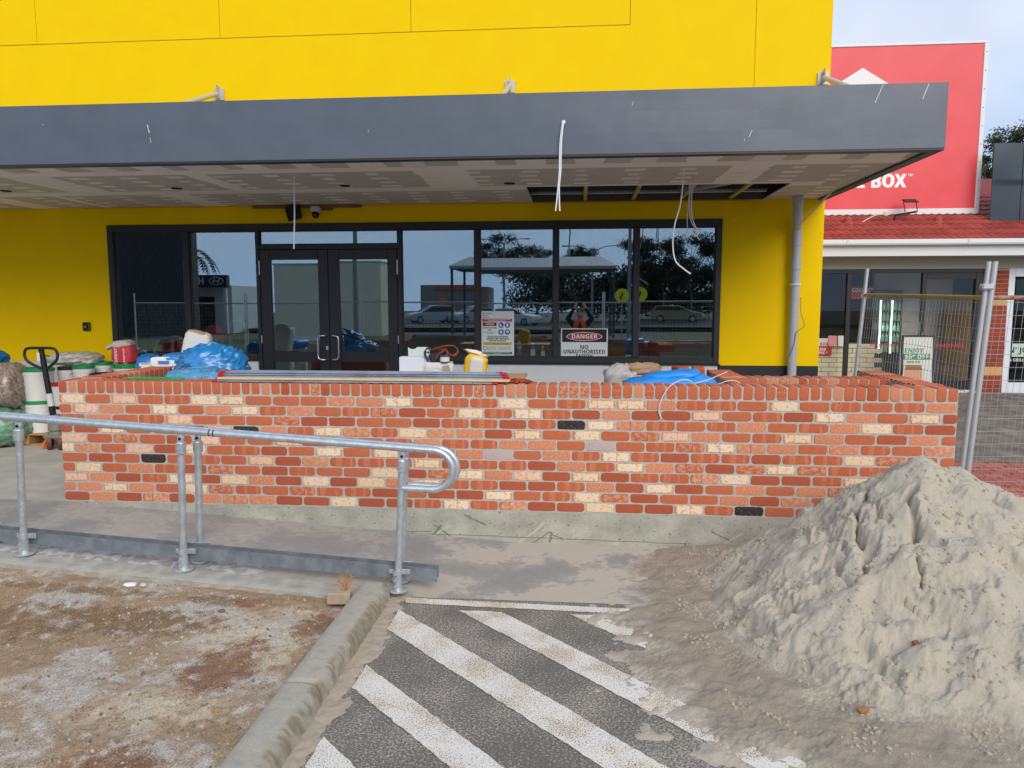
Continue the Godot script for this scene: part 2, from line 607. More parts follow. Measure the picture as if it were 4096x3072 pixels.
# one brick: face of width w and height h in the xy plane at z = 0, its body going back to -depth; outline uneven, corners worn
func brick_shape(w: float, h: float, depth: float, row: int, cell: int, sd: int, turned := false) -> ArrayMesh:
	var r := RandomNumberGenerator.new()
	r.seed = sd
	var pts := PackedVector2Array()
	var hw := w * 0.5
	var hh := h * 0.5
	var ang := [[1, -1], [1, 1], [-1, 1], [-1, -1]]
	for q in ang:
		var cx: float = q[0]
		var cy: float = q[1]
		var rx := r.randf_range(0.010, 0.034)
		var ry := r.randf_range(0.010, 0.028)
		rx = minf(rx, hw * 0.6); ry = minf(ry, hh * 0.6)
		var pa := Vector2(cx * hw, cy * (hh - ry))
		var pb := Vector2(cx * (hw - rx * 0.3), cy * (hh - ry * 0.3))
		var pc := Vector2(cx * (hw - rx), cy * hh)
		if cx * cy > 0: pts.append_array([pa, pb, pc])
		else: pts.append_array([pc, pb, pa])
	for i in pts.size():
		pts[i] += Vector2(r.randf_range(-0.0016, 0.0016), r.randf_range(-0.0016, 0.0016))
	var b := MB.new()
	var o := Vector2(cell * 0.125, row * 0.125)
	var uvf := func(p: Vector2) -> Vector2:
		var a := (p.x / w + 0.5)
		var c := (0.5 - p.y / h)
		if turned: return o + Vector2(0.004 + 0.117 * c, 0.008 + 0.109 * a)
		return o + Vector2(0.004 + 0.117 * a, 0.008 + 0.109 * c)
	var m := pts.size()
	var bev := 0.0045
	var base := b.v.size()
	b.vert(Vector3(0, 0, 0.0012), Vector3.BACK, uvf.call(Vector2.ZERO))
	for p in pts:
		var q := p - p.normalized() * bev
		b.vert(Vector3(q.x, q.y, 0), (Vector3.BACK + Vector3(p.x, p.y, 0).normalized() * 0.12).normalized(), uvf.call(q))
	for i in m:
		b.idx.append_array([base, base + 1 + (i + 1) % m, base + 1 + i])
	for i in m:
		var p := pts[i]
		var q := pts[(i + 1) % m]
		var p2 := p - p.normalized() * bev
		var q2 := q - q.normalized() * bev
		b.quad(Vector3(p.x, p.y, -bev), Vector3(q.x, q.y, -bev), Vector3(q2.x, q2.y, 0), Vector3(p2.x, p2.y, 0), uvf.call(p), uvf.call(q), uvf.call(q2), uvf.call(p2))
		var ud := Vector2(0, 0.09)
		var ua: Vector2 = o + Vector2(0.01 + 0.105 * float(i) / m, 0.016)
		var ub: Vector2 = o + Vector2(0.01 + 0.105 * float(i + 1) / m, 0.016)
		b.quad(Vector3(p.x, p.y, -depth), Vector3(q.x, q.y, -depth), Vector3(q.x, q.y, -bev), Vector3(p.x, p.y, -bev), ua + ud, ub + ud, ub, ua)
	return b.mesh()

const ROWS := [
	"dsdmdsmmddcddbcbmddcddcbkrrrrrr",
	"scsrcmbrmbbdrddcrbcmdrrsdmrrrr",
	"psdbcdcsdcdcscbbddbsdcdrsrsmrrr",
	"crsbdmrdbrrcdmcspdcdbbmcddbcrd",
	"rdrkrbrpdmbbrcdbbdsbcsmdmcmbbrr",
	"mrpdcrbdrcrcddsgrsbcbdbbdbbcmbr",
	"prmrdprrpddrbsbbssrgrbmcmsrmbrm",
	"dcrrdpksbcmbcmsdcrcrmpsrbcsrds",
	"bsrbprrrmddrrdbbdbkcmbrbsrbscbd",
	"psrcrscbmrbmdrcbcbdsddprbdcsrc",
	"crprbccrrrmscrbbcrbccsbbrcrbrbs",
]

func brick_wall():
	var W := thing("brick_wall", "low red and cream brick wall with brick-on-edge coping and planter box", "wall")
	var L := 7.44
	# mortar body: front wall, returns and planter walls, each a little inside the brick faces
	var core := MB.new()
	core.span(Vector3(0.005, 0.0, -0.225), Vector3(L - 0.005, 1.058, -0.0035))
	for a in [[0.005, 0.225, -1.45], [5.765, 5.985, -1.50], [7.215, L - 0.005, -1.55]]:
		core.span(Vector3(a[0], 0.0, a[2]), Vector3(a[1], 1.058, -0.2255))
	core.span(Vector3(5.9855, 0.0, -0.955), Vector3(7.2145, 1.058, -0.735))
	part("mortar", core.mesh(), mortar, W)
	var rowof := {"r": 0, "d": 1, "c": 2, "p": 3, "m": 4, "b": 5, "s": 6, "k": 7, "g": 7}
	var shapes := {}
	var get := func(ch: String, k: int, half: bool) -> ArrayMesh:
		var cell: int = 7 if ch == "g" else (k % 7 if ch == "k" else k % 8)
		var key := ch + str(cell) + str(half)
		if not shapes.has(key): shapes[key] = brick_shape(0.109 if half else 0.2285, 0.0745, 0.1, rowof[ch], cell, hash(key))
		return shapes[key]
	var left := MB.new()
	var count := 0
	for k in 11:
		var s: String = ROWS[k]
		var y := 0.048 + 0.086 * k
		var odd := k % 2 == 1
		for j in (30 if odd else 31):
			var x := 0.24 * j + 0.115 + (0.12 if odd else 0.0)
			var ch := s[j]
			var me: ArrayMesh = get.call(ch, rng.randi() % 8, false)
			var at := Transform3D(Basis.from_euler(Vector3(0, 0, rng.randf_range(-0.006, 0.006))), Vector3(x, y + rng.randf_range(-0.001, 0.001), rng.randf_range(-0.0015, 0.0015)))
			# those behind the sand heap, and the start of the lowest courses, are joined
			var hid := x > 5.95 + maxf(0.0, y - 0.05) * 1.75 and y < 0.50
			if hid or (k < 2 and j < 3) or (k == 2 and j < 2):
				var ar := me.surface_get_arrays(0)
				var base := left.v.size()
				for p in ar[Mesh.ARRAY_VERTEX]: left.v.append(at * p)
				for p in ar[Mesh.ARRAY_NORMAL]: left.n.append(at.basis * p)
				left.u.append_array(ar[Mesh.ARRAY_TEX_UV])
				for i in ar[Mesh.ARRAY_INDEX]: left.idx.append(base + i)
				continue
			part("brick", me, brick_mat, W, at)
			count += 1
		if odd:
			for xx in [0.055, L - 0.055]:
				part("half_brick", get.call("rsdcm"[rng.randi() % 5], rng.randi() % 8, true), brick_mat, W, T(Vector3(xx, y, 0)))
	var rest := part("brick_remainder", left.mesh(), brick_mat, W)
	rest.set_meta("kind", "stuff")
	# coping, bricks on edge
	var cop := []
	for i in 18:
		var ch := "rrrrsrrrbrsrrmrrdr"[i]
		cop.append(brick_shape(0.0765, 0.110, 0.23, rowof[ch], i % 8, 900 + i, true))
	var put := func(x: float, z: float, turn: float, m: int):
		part("coping_brick", cop[m], brick_mat, W, Transform3D(Basis.from_euler(Vector3(rng.randf_range(-0.008, 0.008), turn, rng.randf_range(-0.012, 0.012))), Vector3(x, 1.011 + rng.randf_range(-0.002, 0.002), z)))
	for i in 86:
		put.call(0.043 + 0.0865 * i, rng.randf_range(-0.003, 0.003), 0.0, rng.randi() % 18)
	for i in 14:
		put.call(0.23, -0.275 - 0.0865 * i, PI / 2, rng.randi() % 18)
	for i in 15:
		put.call(5.99, -0.275 - 0.0865 * i, PI / 2, rng.randi() % 18)
		put.call(7.44, -0.275 - 0.0865 * i, PI / 2, rng.randi() % 18)
	for i in 14:
		put.call(6.038 + 0.0865 * i, -0.73, 0.0, rng.randi() % 18)
	# planter soil between the walls
	part("planter_soil", bx(Vector3(6.6, 0.42, -0.48), Vector3(1.22, 0.8, 0.50)), TM(blend_tex(61, 128, c8(96, 74, 56), c8(140, 112, 88), 0.03, 0.3), 0.4, 1.0), W)

# ---------------------------------------------------------------- ground, slab, kerb, paint, dirt
func slab_y(x: float) -> float:
	return maxf(minf(0.0, -0.0653 * x), -0.2600)

# foot of the ramp warps down to the lot
func foot_y(x: float, z: float) -> float:
	return lerpf(slab_y(x), -0.2604, smooth(3.34, 3.60, x) * smooth(0.7, 1.2, z))

func paint_poly(pts: Array, y: float) -> ArrayMesh:
	# flat sheet with slightly ragged edges; pts are (x, z), counter-clockwise seen from above
	var fine := PackedVector2Array()
	for i in pts.size():
		var a: Vector2 = pts[i]
		var b: Vector2 = pts[(i + 1) % pts.size()]
		var m := maxi(1, int(a.distance_to(b) / 0.035))
		for k in m:
			var q := a.lerp(b, float(k) / m)
			fine.append(q + Vector2(rng.randf_range(-0.0045, 0.0045), rng.randf_range(-0.0045, 0.0045)))
	var b := MB.new()
	var tr := Geometry2D.triangulate_polygon(fine)
	for q in fine: b.vert(Vector3(q.x, y, q.y), Vector3.UP, q)
	for t in range(0, tr.size(), 3):
		var p := fine[tr[t]]; var q := fine[tr[t + 1]]; var r := fine[tr[t + 2]]
		if (q - p).cross(r - p) > 0: b.idx.append_array([tr[t], tr[t + 1], tr[t + 2]])
		else: b.idx.append_array([tr[t], tr[t + 2], tr[t + 1]])
	return b.mesh()

func asphalt_tex(S: int) -> ImageTexture:
	var g1 := grey(71, S, 0.004, 5).get_data()
	var g2 := grey(72, S, 0.13, 2).get_data()
	var g3 := grey(73, S, 0.45, 1).get_data()
	var out := PackedByteArray()
	out.resize(S * S * 3)
	for i in S * S:
		var k := g1[i] / 255.0
		var agg := g2[i] / 255.0
		var v := 104.0 + 30.0 * (agg - 0.5) + 12.0 * (k - 0.5) + 24.0 * (g3[i] / 255.0 - 0.5)
		var r := v + 6.0
		var g := v + 2.0
		var b := v - 6.0
		# pale sand lodged between the stones
		var s := smooth(0.52, 0.72, agg + (k - 0.5) * 0.34 + (g3[i] / 255.0 - 0.5) * 0.25)
		r += (186.0 - r) * s * 0.7; g += (172.0 - g) * s * 0.7; b += (152.0 - b) * s * 0.7
		out[i * 3] = int(r); out[i * 3 + 1] = int(g); out[i * 3 + 2] = int(b)
	return img_of(out, S, S)

func paint_tex(S: int) -> ImageTexture:
	var g1 := grey(81, S, 0.006, 4).get_data()
	var g2 := grey(82, S, 0.17, 2).get_data()
	var g3 := grey(83, S, 0.5, 1).get_data()
	var out := PackedByteArray()
	out.resize(S * S * 3)
	for i in S * S:
		var k := g1[i] / 255.0
		var v := 218.0 + 14.0 * (g3[i] / 255.0 - 0.5)
		var r := v + 2.0
		var g := v - 4.0
		var b := v - 16.0
		var dirt := smooth(0.42, 0.72, k) * 0.45
		r += (205.0 - r) * dirt; g += (186.0 - g) * dirt; b += (150.0 - b) * dirt
		# pits between the stones where the paint has worn off
		var s := smooth(0.64, 0.74, g2[i] / 255.0 + (k - 0.5) * 0.22 + (g3[i] / 255.0 - 0.5) * 0.2)
		r += (104.0 - r) * s; g += (98.0 - g) * s; b += (90.0 - b) * s
		out[i * 3] = int(r); out[i * 3 + 1] = int(g); out[i * 3 + 2] = int(b)
	return img_of(out, S, S)

func slab_tex(W: int, H: int) -> ImageTexture:
	# ramp and apron: trowelled concrete, brown-grey, with pale sand dust and darker damp patches
	var a1 := noise(91, 0.006, 5); a1.domain_warp_enabled = true; a1.domain_warp_amplitude = 40.0; a1.domain_warp_frequency = 0.01
	var i1 := a1.get_image(W, H); i1.convert(Image.FORMAT_L8)
	var i2 := noise(92, 0.05, 4).get_image(W, H); i2.convert(Image.FORMAT_L8)
	var i3 := noise(93, 0.4, 2).get_image(W, H); i3.convert(Image.FORMAT_L8)
	var d1 := i1.get_data(); var d2 := i2.get_data(); var d3 := i3.get_data()
	var out := PackedByteArray()
	out.resize(W * H * 3)
	for y in H:
		for x in W:
			var i := y * W + x
			var k := d1[i] / 255.0
			var f := d2[i] / 255.0
			var wx := -1.0 + 7.0 * x / W
			var wz := 1.45 * y / H
			var v := 154.0 + 22.0 * (f - 0.5) + 16.0 * (d3[i] / 255.0 - 0.5)
			var r := v
			var g := v - 2.0
			var b := v - 10.0
			# sand swept over the foot of the ramp
			var dust := smooth(0.44, 0.62, k + (f - 0.5) * 0.45 + smooth(2.8, 4.6, wx) * 0.12) * (0.25 + 0.55 * smooth(2.6, 4.2, wx))
			r += (186.0 - r) * dust; g += (177.0 - g) * dust; b += (160.0 - b) * dust
			var damp := smooth(0.60, 0.72, 1.0 - k + (f - 0.5) * 0.5) * 0.45
			r += (126.0 - r) * damp; g += (126.0 - g) * damp; b += (122.0 - b) * damp
			# cement slurry run along the outer edge
			if wz > 1.22 and wx < 2.3 and f + (k - 0.5) * 0.5 > 0.56:
				r = lerpf(r, 196.0, 0.6); g = lerpf(g, 202.0, 0.6); b = lerpf(b, 210.0, 0.6)
			out[i * 3] = int(clampf(r, 0, 255)); out[i * 3 + 1] = int(clampf(g, 0, 255)); out[i * 3 + 2] = int(clampf(b, 0, 255))
	return img_of(out, W, H)

func dirt_tex(W: int, H: int) -> ImageTexture:
	var a1 := noise(101, 0.005, 5); a1.domain_warp_enabled = true; a1.domain_warp_amplitude = 50.0; a1.domain_warp_frequency = 0.012
	var i1 := a1.get_image(W, H); i1.convert(Image.FORMAT_L8)
	var i2 := noise(102, 0.03, 5).get_image(W, H); i2.convert(Image.FORMAT_L8)
	var i3 := noise(103, 0.3, 3).get_image(W, H); i3.convert(Image.FORMAT_L8)
	var d1 := i1.get_data(); var d2 := i2.get_data(); var d3 := i3.get_data()
	var out := PackedByteArray()
	out.resize(W * H * 3)
	var pales := [[2.55, 2.02, 0.30, 0.26], [2.80, 1.68, 0.22, 0.10], [2.45, 2.85, 0.35, 0.18], [2.85, 2.15, 0.12, 0.3], [1.35, 2.75, 0.3, 0.10]]
	var spots := [[0.9, 2.05, 0.75, 0.20, 0.9], [1.75, 1.95, 0.55, 0.16, 1.0], [2.62, 2.42, 0.16, 0.30, 1.6], [2.93, 1.83, 0.10, 0.22, 1.4], [0.35, 2.5, 0.4, 0.16, 0.7], [2.55, 3.3, 0.2, 0.14, 1.0], [1.2, 1.62, 0.6, 0.05, 0.8], [2.3, 1.6, 0.3, 0.06, 0.9]]
	for y in H:
		for x in W:
			var i := y * W + x
			var k := d1[i] / 255.0
			var f := d2[i] / 255.0
			var g3 := d3[i] / 255.0
			var wx := -0.9 + 3.96 * x / W
			var wz := 1.42 + 2.5 * y / H
			# pale crust, tan earth, red-brown soil and bleached sand, each with its own ragged outline
			var r := 174.0; var g := 154.0; var b := 130.0
			var tan := smooth(0.30, 0.75, k + (f - 0.5) * 0.7 + (g3 - 0.5) * 0.5)
			r += (158.0 - r) * tan; g += (134.0 - g) * tan; b += (106.0 - b) * tan
			var grey2 := smooth(0.48, 0.80, (1.0 - k) + (f - 0.5) * 0.8 + (g3 - 0.5) * 0.4)
			r += (184.0 - r) * grey2; g += (178.0 - g) * grey2; b += (170.0 - b) * grey2
			var pale := 0.0
			for s in pales:
				var dx: float = (wx - s[0]) / s[2]
				var dz: float = (wz - s[1]) / s[3]
				var q := dx * dx + dz * dz + (f - 0.5) * 3.4 + (g3 - 0.5) * 2.0
				pale = maxf(pale, smooth(1.4, 0.2, q))
			r += (204.0 - r) * pale * 0.85; g += (194.0 - g) * pale * 0.85; b += (172.0 - b) * pale * 0.85
			var soil := 0.0
			for s in spots:
				var dx: float = (wx - s[0]) / s[2]
				var dz: float = (wz - s[1]) / s[3]
				var q := dx * dx + dz * dz + (f - 0.5) * 2.4 + (k - 0.5) * 1.2 + (g3 - 0.5) * 1.6
				if q < 1.7: soil = maxf(soil, smooth(1.6, 0.1, q) * minf(1.0, s[4]))
			var rd := 0.6 if wx > 2.3 else 0.0
			r += (122.0 + 14.0 * rd - r) * soil * 0.75; g += (98.0 - 12.0 * rd - g) * soil * 0.75; b += (70.0 - 12.0 * rd - b) * soil * 0.75
			var gr := (g3 - 0.5) * 84.0 + (f - 0.5) * 40.0
			r = r * 0.93 + gr; g = g * 0.92 + gr * 0.95; b = b * 0.90 + gr * 0.9
			if g3 > 0.70 and f > 0.5: r *= 0.62; g *= 0.56; b *= 0.50
			out[i * 3] = int(clampf(r, 0, 255)); out[i * 3 + 1] = int(clampf(g, 0, 255)); out[i * 3 + 2] = int(clampf(b, 0, 255))
	return img_of(out, W, H)

func plinth_tex(W: int, H: int) -> ImageTexture:
	var i2 := noise(112, 0.02, 4).get_image(W, H); i2.convert(Image.FORMAT_L8)
	var i3 := noise(113, 0.12, 3).get_image(W, H); i3.convert(Image.FORMAT_L8)
	var d2 := i2.get_data(); var d3 := i3.get_data()
	var out := PackedByteArray()
	out.resize(W * H * 3)
	for i in W * H:
		var f := d2[i] / 255.0
		var g3 := d3[i] / 255.0
		var v := 166.0 + 34.0 * (f - 0.5) + 14.0 * (g3 - 0.5)
		if g3 > 0.80: v *= 0.72
		out[i * 3] = int(clampf(v, 0, 255)); out[i * 3 + 1] = int(clampf(v - 2, 0, 255)); out[i * 3 + 2] = int(clampf(v - 14, 0, 255))
	var im := Image.create_from_data(W, H, false, Image.FORMAT_RGB8, out)
	# marks left by the boards and scratches in the face
	var r := RandomNumberGenerator.new()
	r.seed = 77
	for k in 26:
		var x := r.randf_range(0, W); var y := r.randf_range(0, H * 0.8)
		var dx := r.randf_range(-1.2, 1.2); var dy := r.randf_range(0.2, 1.0)
		var tone := c8(110, 106, 96) if k % 3 else c8(188, 184, 170)
		for s in r.randi_range(15, 60):
			x += dx; y += dy
			dx += r.randf_range(-0.08, 0.08)
			if x > 1 and x < W - 2 and y > 1 and y < H - 2: im.fill_rect(Rect2i(int(x), int(y), 2, 1), tone)
	for s in [[W * 0.42, W * 0.73, H * 0.62], [W * 0.36, W * 0.44, H * 0.56]]:
		for x in range(int(s[0]), int(s[1])): im.set_pixel(x, int(s[2] + 2.0 * sin(x * 0.01)), c8(108, 104, 96))
	return ImageTexture.create_from_image(im)

func ground():
	var far := TM(blend_tex(66, 512, c8(52, 52, 50), c8(70, 69, 66), 0.01, 0.2, 0.6, 1.4), 6.0, 0.95)
	struct("ground", field(-150, 170, -130, 190, 8, 8, func(_x, _z): return -0.34), far)
	var grass := TM(blend_tex(67, 256, c8(52, 64, 30), c8(84, 90, 48), 0.03, 0.3, 0.5, 1.5), 1.5, 1.0)
	struct("grass_verge", field(-70, 90, 17, 33, 40, 6, func(x, z): return -0.275 + 0.05 * sin(x * 0.7) * cos(z * 0.8)), grass)
	# car park surface
	var asph := TM(asphalt_tex(1024), 2.2, 0.93, 0.0, rough_bump, 0.15)
	var lot := struct("asphalt", field(3.20, 12.0, -0.3, 12.0, 60, 60, func(_x, _z): return -0.262), asph)
	struct("asphalt_apron", field(-12.0, 3.22, 3.85, 12.0, 4, 4, func(_x, _z): return -0.2662), asph)
	var paint := TM(paint_tex(1024), 1.9, 0.85, 0.0, rough_bump, 0.1)
	for s in [[-0.43, -0.20, 3.34], [-1.12, -0.87, 3.34], [-1.88, -1.58, 3.34]]:
		part("painted_stripe", paint_poly([Vector2(s[2], s[2] + s[0]), Vector2(s[2], s[2] + s[1]), Vector2(6.4, 6.4 + s[1]), Vector2(6.4, 6.4 + s[0])], -0.2575), paint, lot)
	for s in [[-2.57, -2.29], [-3.31, -3.01]]:
		part("painted_stripe", paint_poly([Vector2(1.44 - s[0], 1.44), Vector2(1.44 - s[1], 1.44), Vector2(6.4, 6.4 + s[1]), Vector2(6.4, 6.4 + s[0])], -0.2575), paint, lot)
	part("painted_line", paint_poly([Vector2(3.33, 1.262), Vector2(3.36, 1.352), Vector2(6.0, 1.445), Vector2(6.0, 1.36)], -0.2575), paint, lot)
	# concrete ramp, apron and landing
	var wob := noise(94, 1.3, 3)
	slab_mat = UM(slab_tex(1400, 248), 0.88, null)
	struct("ramp_slab", field(-1.0, 6.0, 0.0, 1.24, 140, 20, func(x, z): return foot_y(x, z) + 0.003 * wob.get_noise_2d(x, z) * smooth(3.9, 3.4, x)), slab_mat)
	struct("ramp_edge", field(-1.0, 3.10, 1.24, 1.42, 90, 6, func(x, z): return slab_y(x) + 0.003 * wob.get_noise_2d(x, z) - 0.012 * smooth(1.395, 1.42, z)), concrete)
	var edge := MB.new()
	for i in 41:
		var xa := -1.0 + 0.1 * i
		edge.quad(Vector3(xa, -0.36, 1.42), Vector3(xa + 0.1, -0.36, 1.42), Vector3(xa + 0.1, slab_y(xa + 0.1) - 0.012, 1.42), Vector3(xa, slab_y(xa) - 0.012, 1.42))
	edge.quad(Vector3(3.10, -0.36, 1.42), Vector3(3.10, -0.36, 1.24), Vector3(3.10, slab_y(3.1), 1.24), Vector3(3.10, slab_y(3.1) - 0.012, 1.42))
	for i in 9:
		var xa := 3.10 + 0.06 * i
		edge.quad(Vector3(xa, -0.30, 1.24), Vector3(xa + 0.06, -0.30, 1.24), Vector3(xa + 0.06, foot_y(xa + 0.06, 1.24), 1.24), Vector3(xa, foot_y(xa, 1.24), 1.24))
	struct("slab_edge", edge.mesh(), concrete)
	var landing := TM(blend_tex(95, 512, c8(166, 160, 149), c8(190, 184, 173), 0.008, 0.2, 0.75, 1.6), 1.8, 0.9)
	struct("landing_slab", field(-9.0, 7.5, -3.72, 0.0, 40, 10, func(_x, _z): return 0.0), landing)
	struct("landing_slab_front", field(-9.0, -1.0, 0.0, 1.42, 10, 4, func(_x, _z): return 0.0), slab_mat)
	var pm := UM(plinth_tex(1024, 64), 0.9, rough_bump, 0.03)
	var pb := MB.new()
	pb.quad(Vector3(-0.004, -0.36, 0.006), Vector3(7.444, -0.36, 0.006), Vector3(7.444, 0.001, 0.004), Vector3(-0.004, 0.001, 0.004))
	pb.quad(Vector3(-0.004, 0.001, 0.004), Vector3(7.444, 0.001, 0.004), Vector3(7.444, 0.0012, -0.012), Vector3(-0.004, 0.0012, -0.012))
	pb.quad(Vector3(7.444, -0.36, 0.006), Vector3(7.444, -0.36, -3.7), Vector3(7.444, 0.001, -3.7), Vector3(7.444, 0.001, 0.004))
	struct("concrete_plinth", pb.mesh(), pm)
	# kerb stones: worn concrete, mossy face
	var moss := TM(kerb_tex(512), 0.5, 0.95, 0.0, fine_bump, 0.10)
	moss.vertex_color_use_as_albedo = true
	var kerb := Node3D.new()
	hang(kerb, "kerb", self)
	kerb.set_meta("kind", "structure")
	var kn := noise(121, 6.0, 4)
	for seg in [[1.215, 2.632, true], [2.648, 4.6, false]]:
		part("kerb_stone", kerb_mesh(seg[0], seg[1], seg[2], kn), moss, kerb)
	var dn := noise(122, 5.0, 4)
	struct("sand_drift", field(3.235, 3.46, 1.16, 4.6, 30, 240, func(x, z): return -0.270 + 0.030 * smooth(3.40 + 0.14 * dn.get_noise_2d(x, z), 3.235, x) + 0.007 * dn.get_noise_2d(x * 4.0, z * 4.0)), TM(blend_tex(123, 256, c8(150, 138, 120), c8(182, 170, 150), 0.02, 0.35, 0.3, 1.8), 0.5, 1.0))
	# bare earth bed
	var hn := noise(131, 1.6, 5)
	var hn2 := noise(132, 9.0, 4)
	var hn3 := noise(133, 34.0, 2)
	var earth := func(x: float, z: float) -> float:
		var y := lerpf(-0.045 - 0.062 * maxf(x, -0.5), -0.205, smooth(1.40, 2.3, z))
		y += 0.016 * hn.get_noise_2d(x, z) + 0.010 * hn2.get_noise_2d(x, z) + 0.006 * absf(hn3.get_noise_2d(x, z))
		return minf(y, slab_y(x) - 0.022) if z < 1.6 else y
	struct("earth_bed", field(-0.9, 3.06, 1.415, 3.92, 260, 170, earth), UM(dirt_tex(1024, 640), 1.0, rough_bump, 0.12))
	# loose stones and crumbs on the earth
	var lumpm := shard(5)
	var mm := MultiMesh.new()
	mm.transform_format = MultiMesh.TRANSFORM_3D
	mm.use_colors = true
	mm.mesh = lumpm
	mm.instance_count = 4500
	var tones := [Color(0.30, 0.24, 0.17), Color(0.20, 0.14, 0.09), Color(0.33, 0.32, 0.30), Color(0.46, 0.41, 0.33), Color(0.16, 0.15, 0.15), Color(0.38, 0.26, 0.15)]
	for i in 4500:
		var x := rng.randf_range(-0.4, 3.03)
		var z := rng.randf_range(1.45, 3.8)
		var s := 0.004 + 0.017 * pow(rng.randf(), 4.0)
		mm.set_instance_transform(i, Transform3D(Basis.from_euler(Vector3(rng.randf() * 0.8, rng.randf() * TAU, 0)).scaled(Vector3.ONE * s), Vector3(x, earth.call(x, z) + s * 0.1, z)))
		mm.set_instance_color(i, tones[rng.randi() % 6])
	var mi := MultiMeshInstance3D.new()
	mi.multimesh = mm
	var sm := StandardMaterial3D.new()
	sm.vertex_color_use_as_albedo = true
	sm.roughness = 0.95
	mi.material_override = sm
	hang(mi, "gravel", self)
	mi.set_meta("kind", "stuff")
	tag(mi, "small loose stones and crumbs scattered on the bare earth bed", "gravel")
	# a few single finds on the earth
	var paperm := lump(Vector3(0.075, 0.022, 0.05), 2.5, 0.5, 0.2, 31, 8, 12)
	one("paper_scrap", paperm, M(c8(225, 228, 232), 0.8), "crumpled white paper scrap on the earth beside the ramp edge", "litter", T(Vector3(1.545, earth.call(1.545, 1.52), 1.52)))
	one("paper_scrap", lump(Vector3(0.04, 0.02, 0.03), 2.5, 0.5, 0.2, 32, 8, 12), M(c8(196, 188, 176), 0.8), "smaller beige paper scrap right of the white scrap", "litter", T(Vector3(1.63, earth.call(1.63, 1.515), 1.515)))
	for a in [[0.62, 1.62, 0.06, "flat brown bark chip near the left end of the earth bed"], [0.83, 2.62, 0.05, "dark stone in the pale crust at the lower left"], [2.28, 1.74, 0.04, "tan clod on the earth near the end railing post"]]:
		one("stone", lump(Vector3(a[2], a[2] * 0.45, a[2] * 0.7), 2.3, 0.35, 0.15, int(a[0] * 100), 8, 12), M(c8(112, 92, 72), 0.95), a[3], "stone", T(Vector3(a[0], earth.call(a[0], a[1]) - 0.004, a[1])))
	# offcut of timber with a knot of straw at the kerb end
	var blk := thing("timber_block", "short weathered timber offcut wedged between ramp edge and kerb", "timber", Vector3(2.96, -0.20, 1.50))
	part("block", bx(Vector3(0, 0.03, 0), Vector3(0.15, 0.075, 0.09), 0.006, Basis.from_euler(Vector3(0, 0.1, 0))), TM(blend_tex(141, 128, c8(150, 132, 110), c8(186, 170, 148), 0.03, 0.3), 0.2, 0.95), blk)
	var straw := MB.new()
	for k in 26:
		var a := rng.randf() * TAU
		var p0 := Vector3(cos(a), 0, sin(a)) * rng.randf() * 0.03
		var p1 := p0 + Vector3(rng.randf_range(-0.05, 0.05), rng.randf_range(0.03, 0.10), rng.randf_range(-0.04, 0.04))
		var p2 := p1 + Vector3(rng.randf_range(-0.05, 0.05), rng.randf_range(-0.04, 0.04), rng.randf_range(-0.04, 0.04))
		straw.tube(curve([p0, p1, p2], 4), 0.0016, 4, false)
	one("straw_tuft", straw.mesh(), M(c8(196, 142, 76), 0.9), "tuft of orange straw on top of the timber offcut", "straw", T(Vector3(2.985, -0.132, 1.47)))
	# red pavers and stained paving beyond the fence
	var gy := func(x: float, z: float) -> float: return -0.252 + 0.0216 * clampf(-z, 0.0, 9.6)
	struct("stained_paving", field(7.46, 30.0, -9.62, -3.3, 30, 12, func(x, z): return gy.call(x, z) - 0.002), TM(blend_tex(151, 512, c8(92, 86, 80), c8(140, 132, 122), 0.01, 0.12, 0.7, 2.0), 2.4, 0.95))
	var pav := struct("red_paving", field(7.46, 16.0, -3.32, 1.2, 10, 8, func(x, z): return gy.call(x, z) - 0.012), mortar)
	var pms := []
	for k in 5:
		pms.append(TM(blend_tex(160 + k, 64, c8(142 + k * 8, 78 + k * 5, 70 + k * 4), c8(172 + k * 6, 104 + k * 4, 94 + k * 3), 0.05, 0.3), 0.3, 0.95))
	var pm2 := bx(Vector3.ZERO, Vector3(0.222, 0.05, 0.108), 0.006)
	var cnt := 0
	for j in 40:
		for i in 18:
			if cnt >= 300: break
			var x := 7.60 + 0.235 * i + (0.117 if j % 2 else 0.0)
			var z := -3.22 + 0.118 * j
			# only where the gap between wall, sand and frame edge lets them show
			if z > 1.1: continue
			var px := (x - 4.501) / (6.092 - z)
			if px > 0.66 or px < 0.40: continue
			part("paver", pm2, pms[rng.randi() % 5], pav, T(Vector3(x, gy.call(x, z) - 0.022 + rng.randf_range(-0.0015, 0.0015), z)))
			cnt += 1

func kerb_tex(S: int) -> ImageTexture:
	var g1 := grey(171, S, 0.01, 5).get_data()
	var g2 := grey(172, S, 0.05, 4).get_data()
	var g3 := grey(173, S, 0.4, 2).get_data()
	var out := PackedByteArray()
	out.resize(S * S * 3)
	for i in S * S:
		var k := g1[i] / 255.0
		var f := g2[i] / 255.0
		var v := 172.0 + 30.0 * (k - 0.5) + 60.0 * (g3[i] / 255.0 - 0.5)
		var r := v - 4.0; var g := v - 10.0; var b := v - 24.0
		var m := smooth(0.45, 0.95, f * 0.5 + k * 0.5 + (g3[i] / 255.0 - 0.5) * 0.5) * 0.5
		r += (134.0 - r) * m; g += (122.0 - g) * m; b += (88.0 - b) * m
		out[i * 3] = int(clampf(r, 0, 255)); out[i * 3 + 1] = int(clampf(g, 0, 255)); out[i * 3 + 2] = int(clampf(b, 0, 255))
	return img_of(out, S, S)

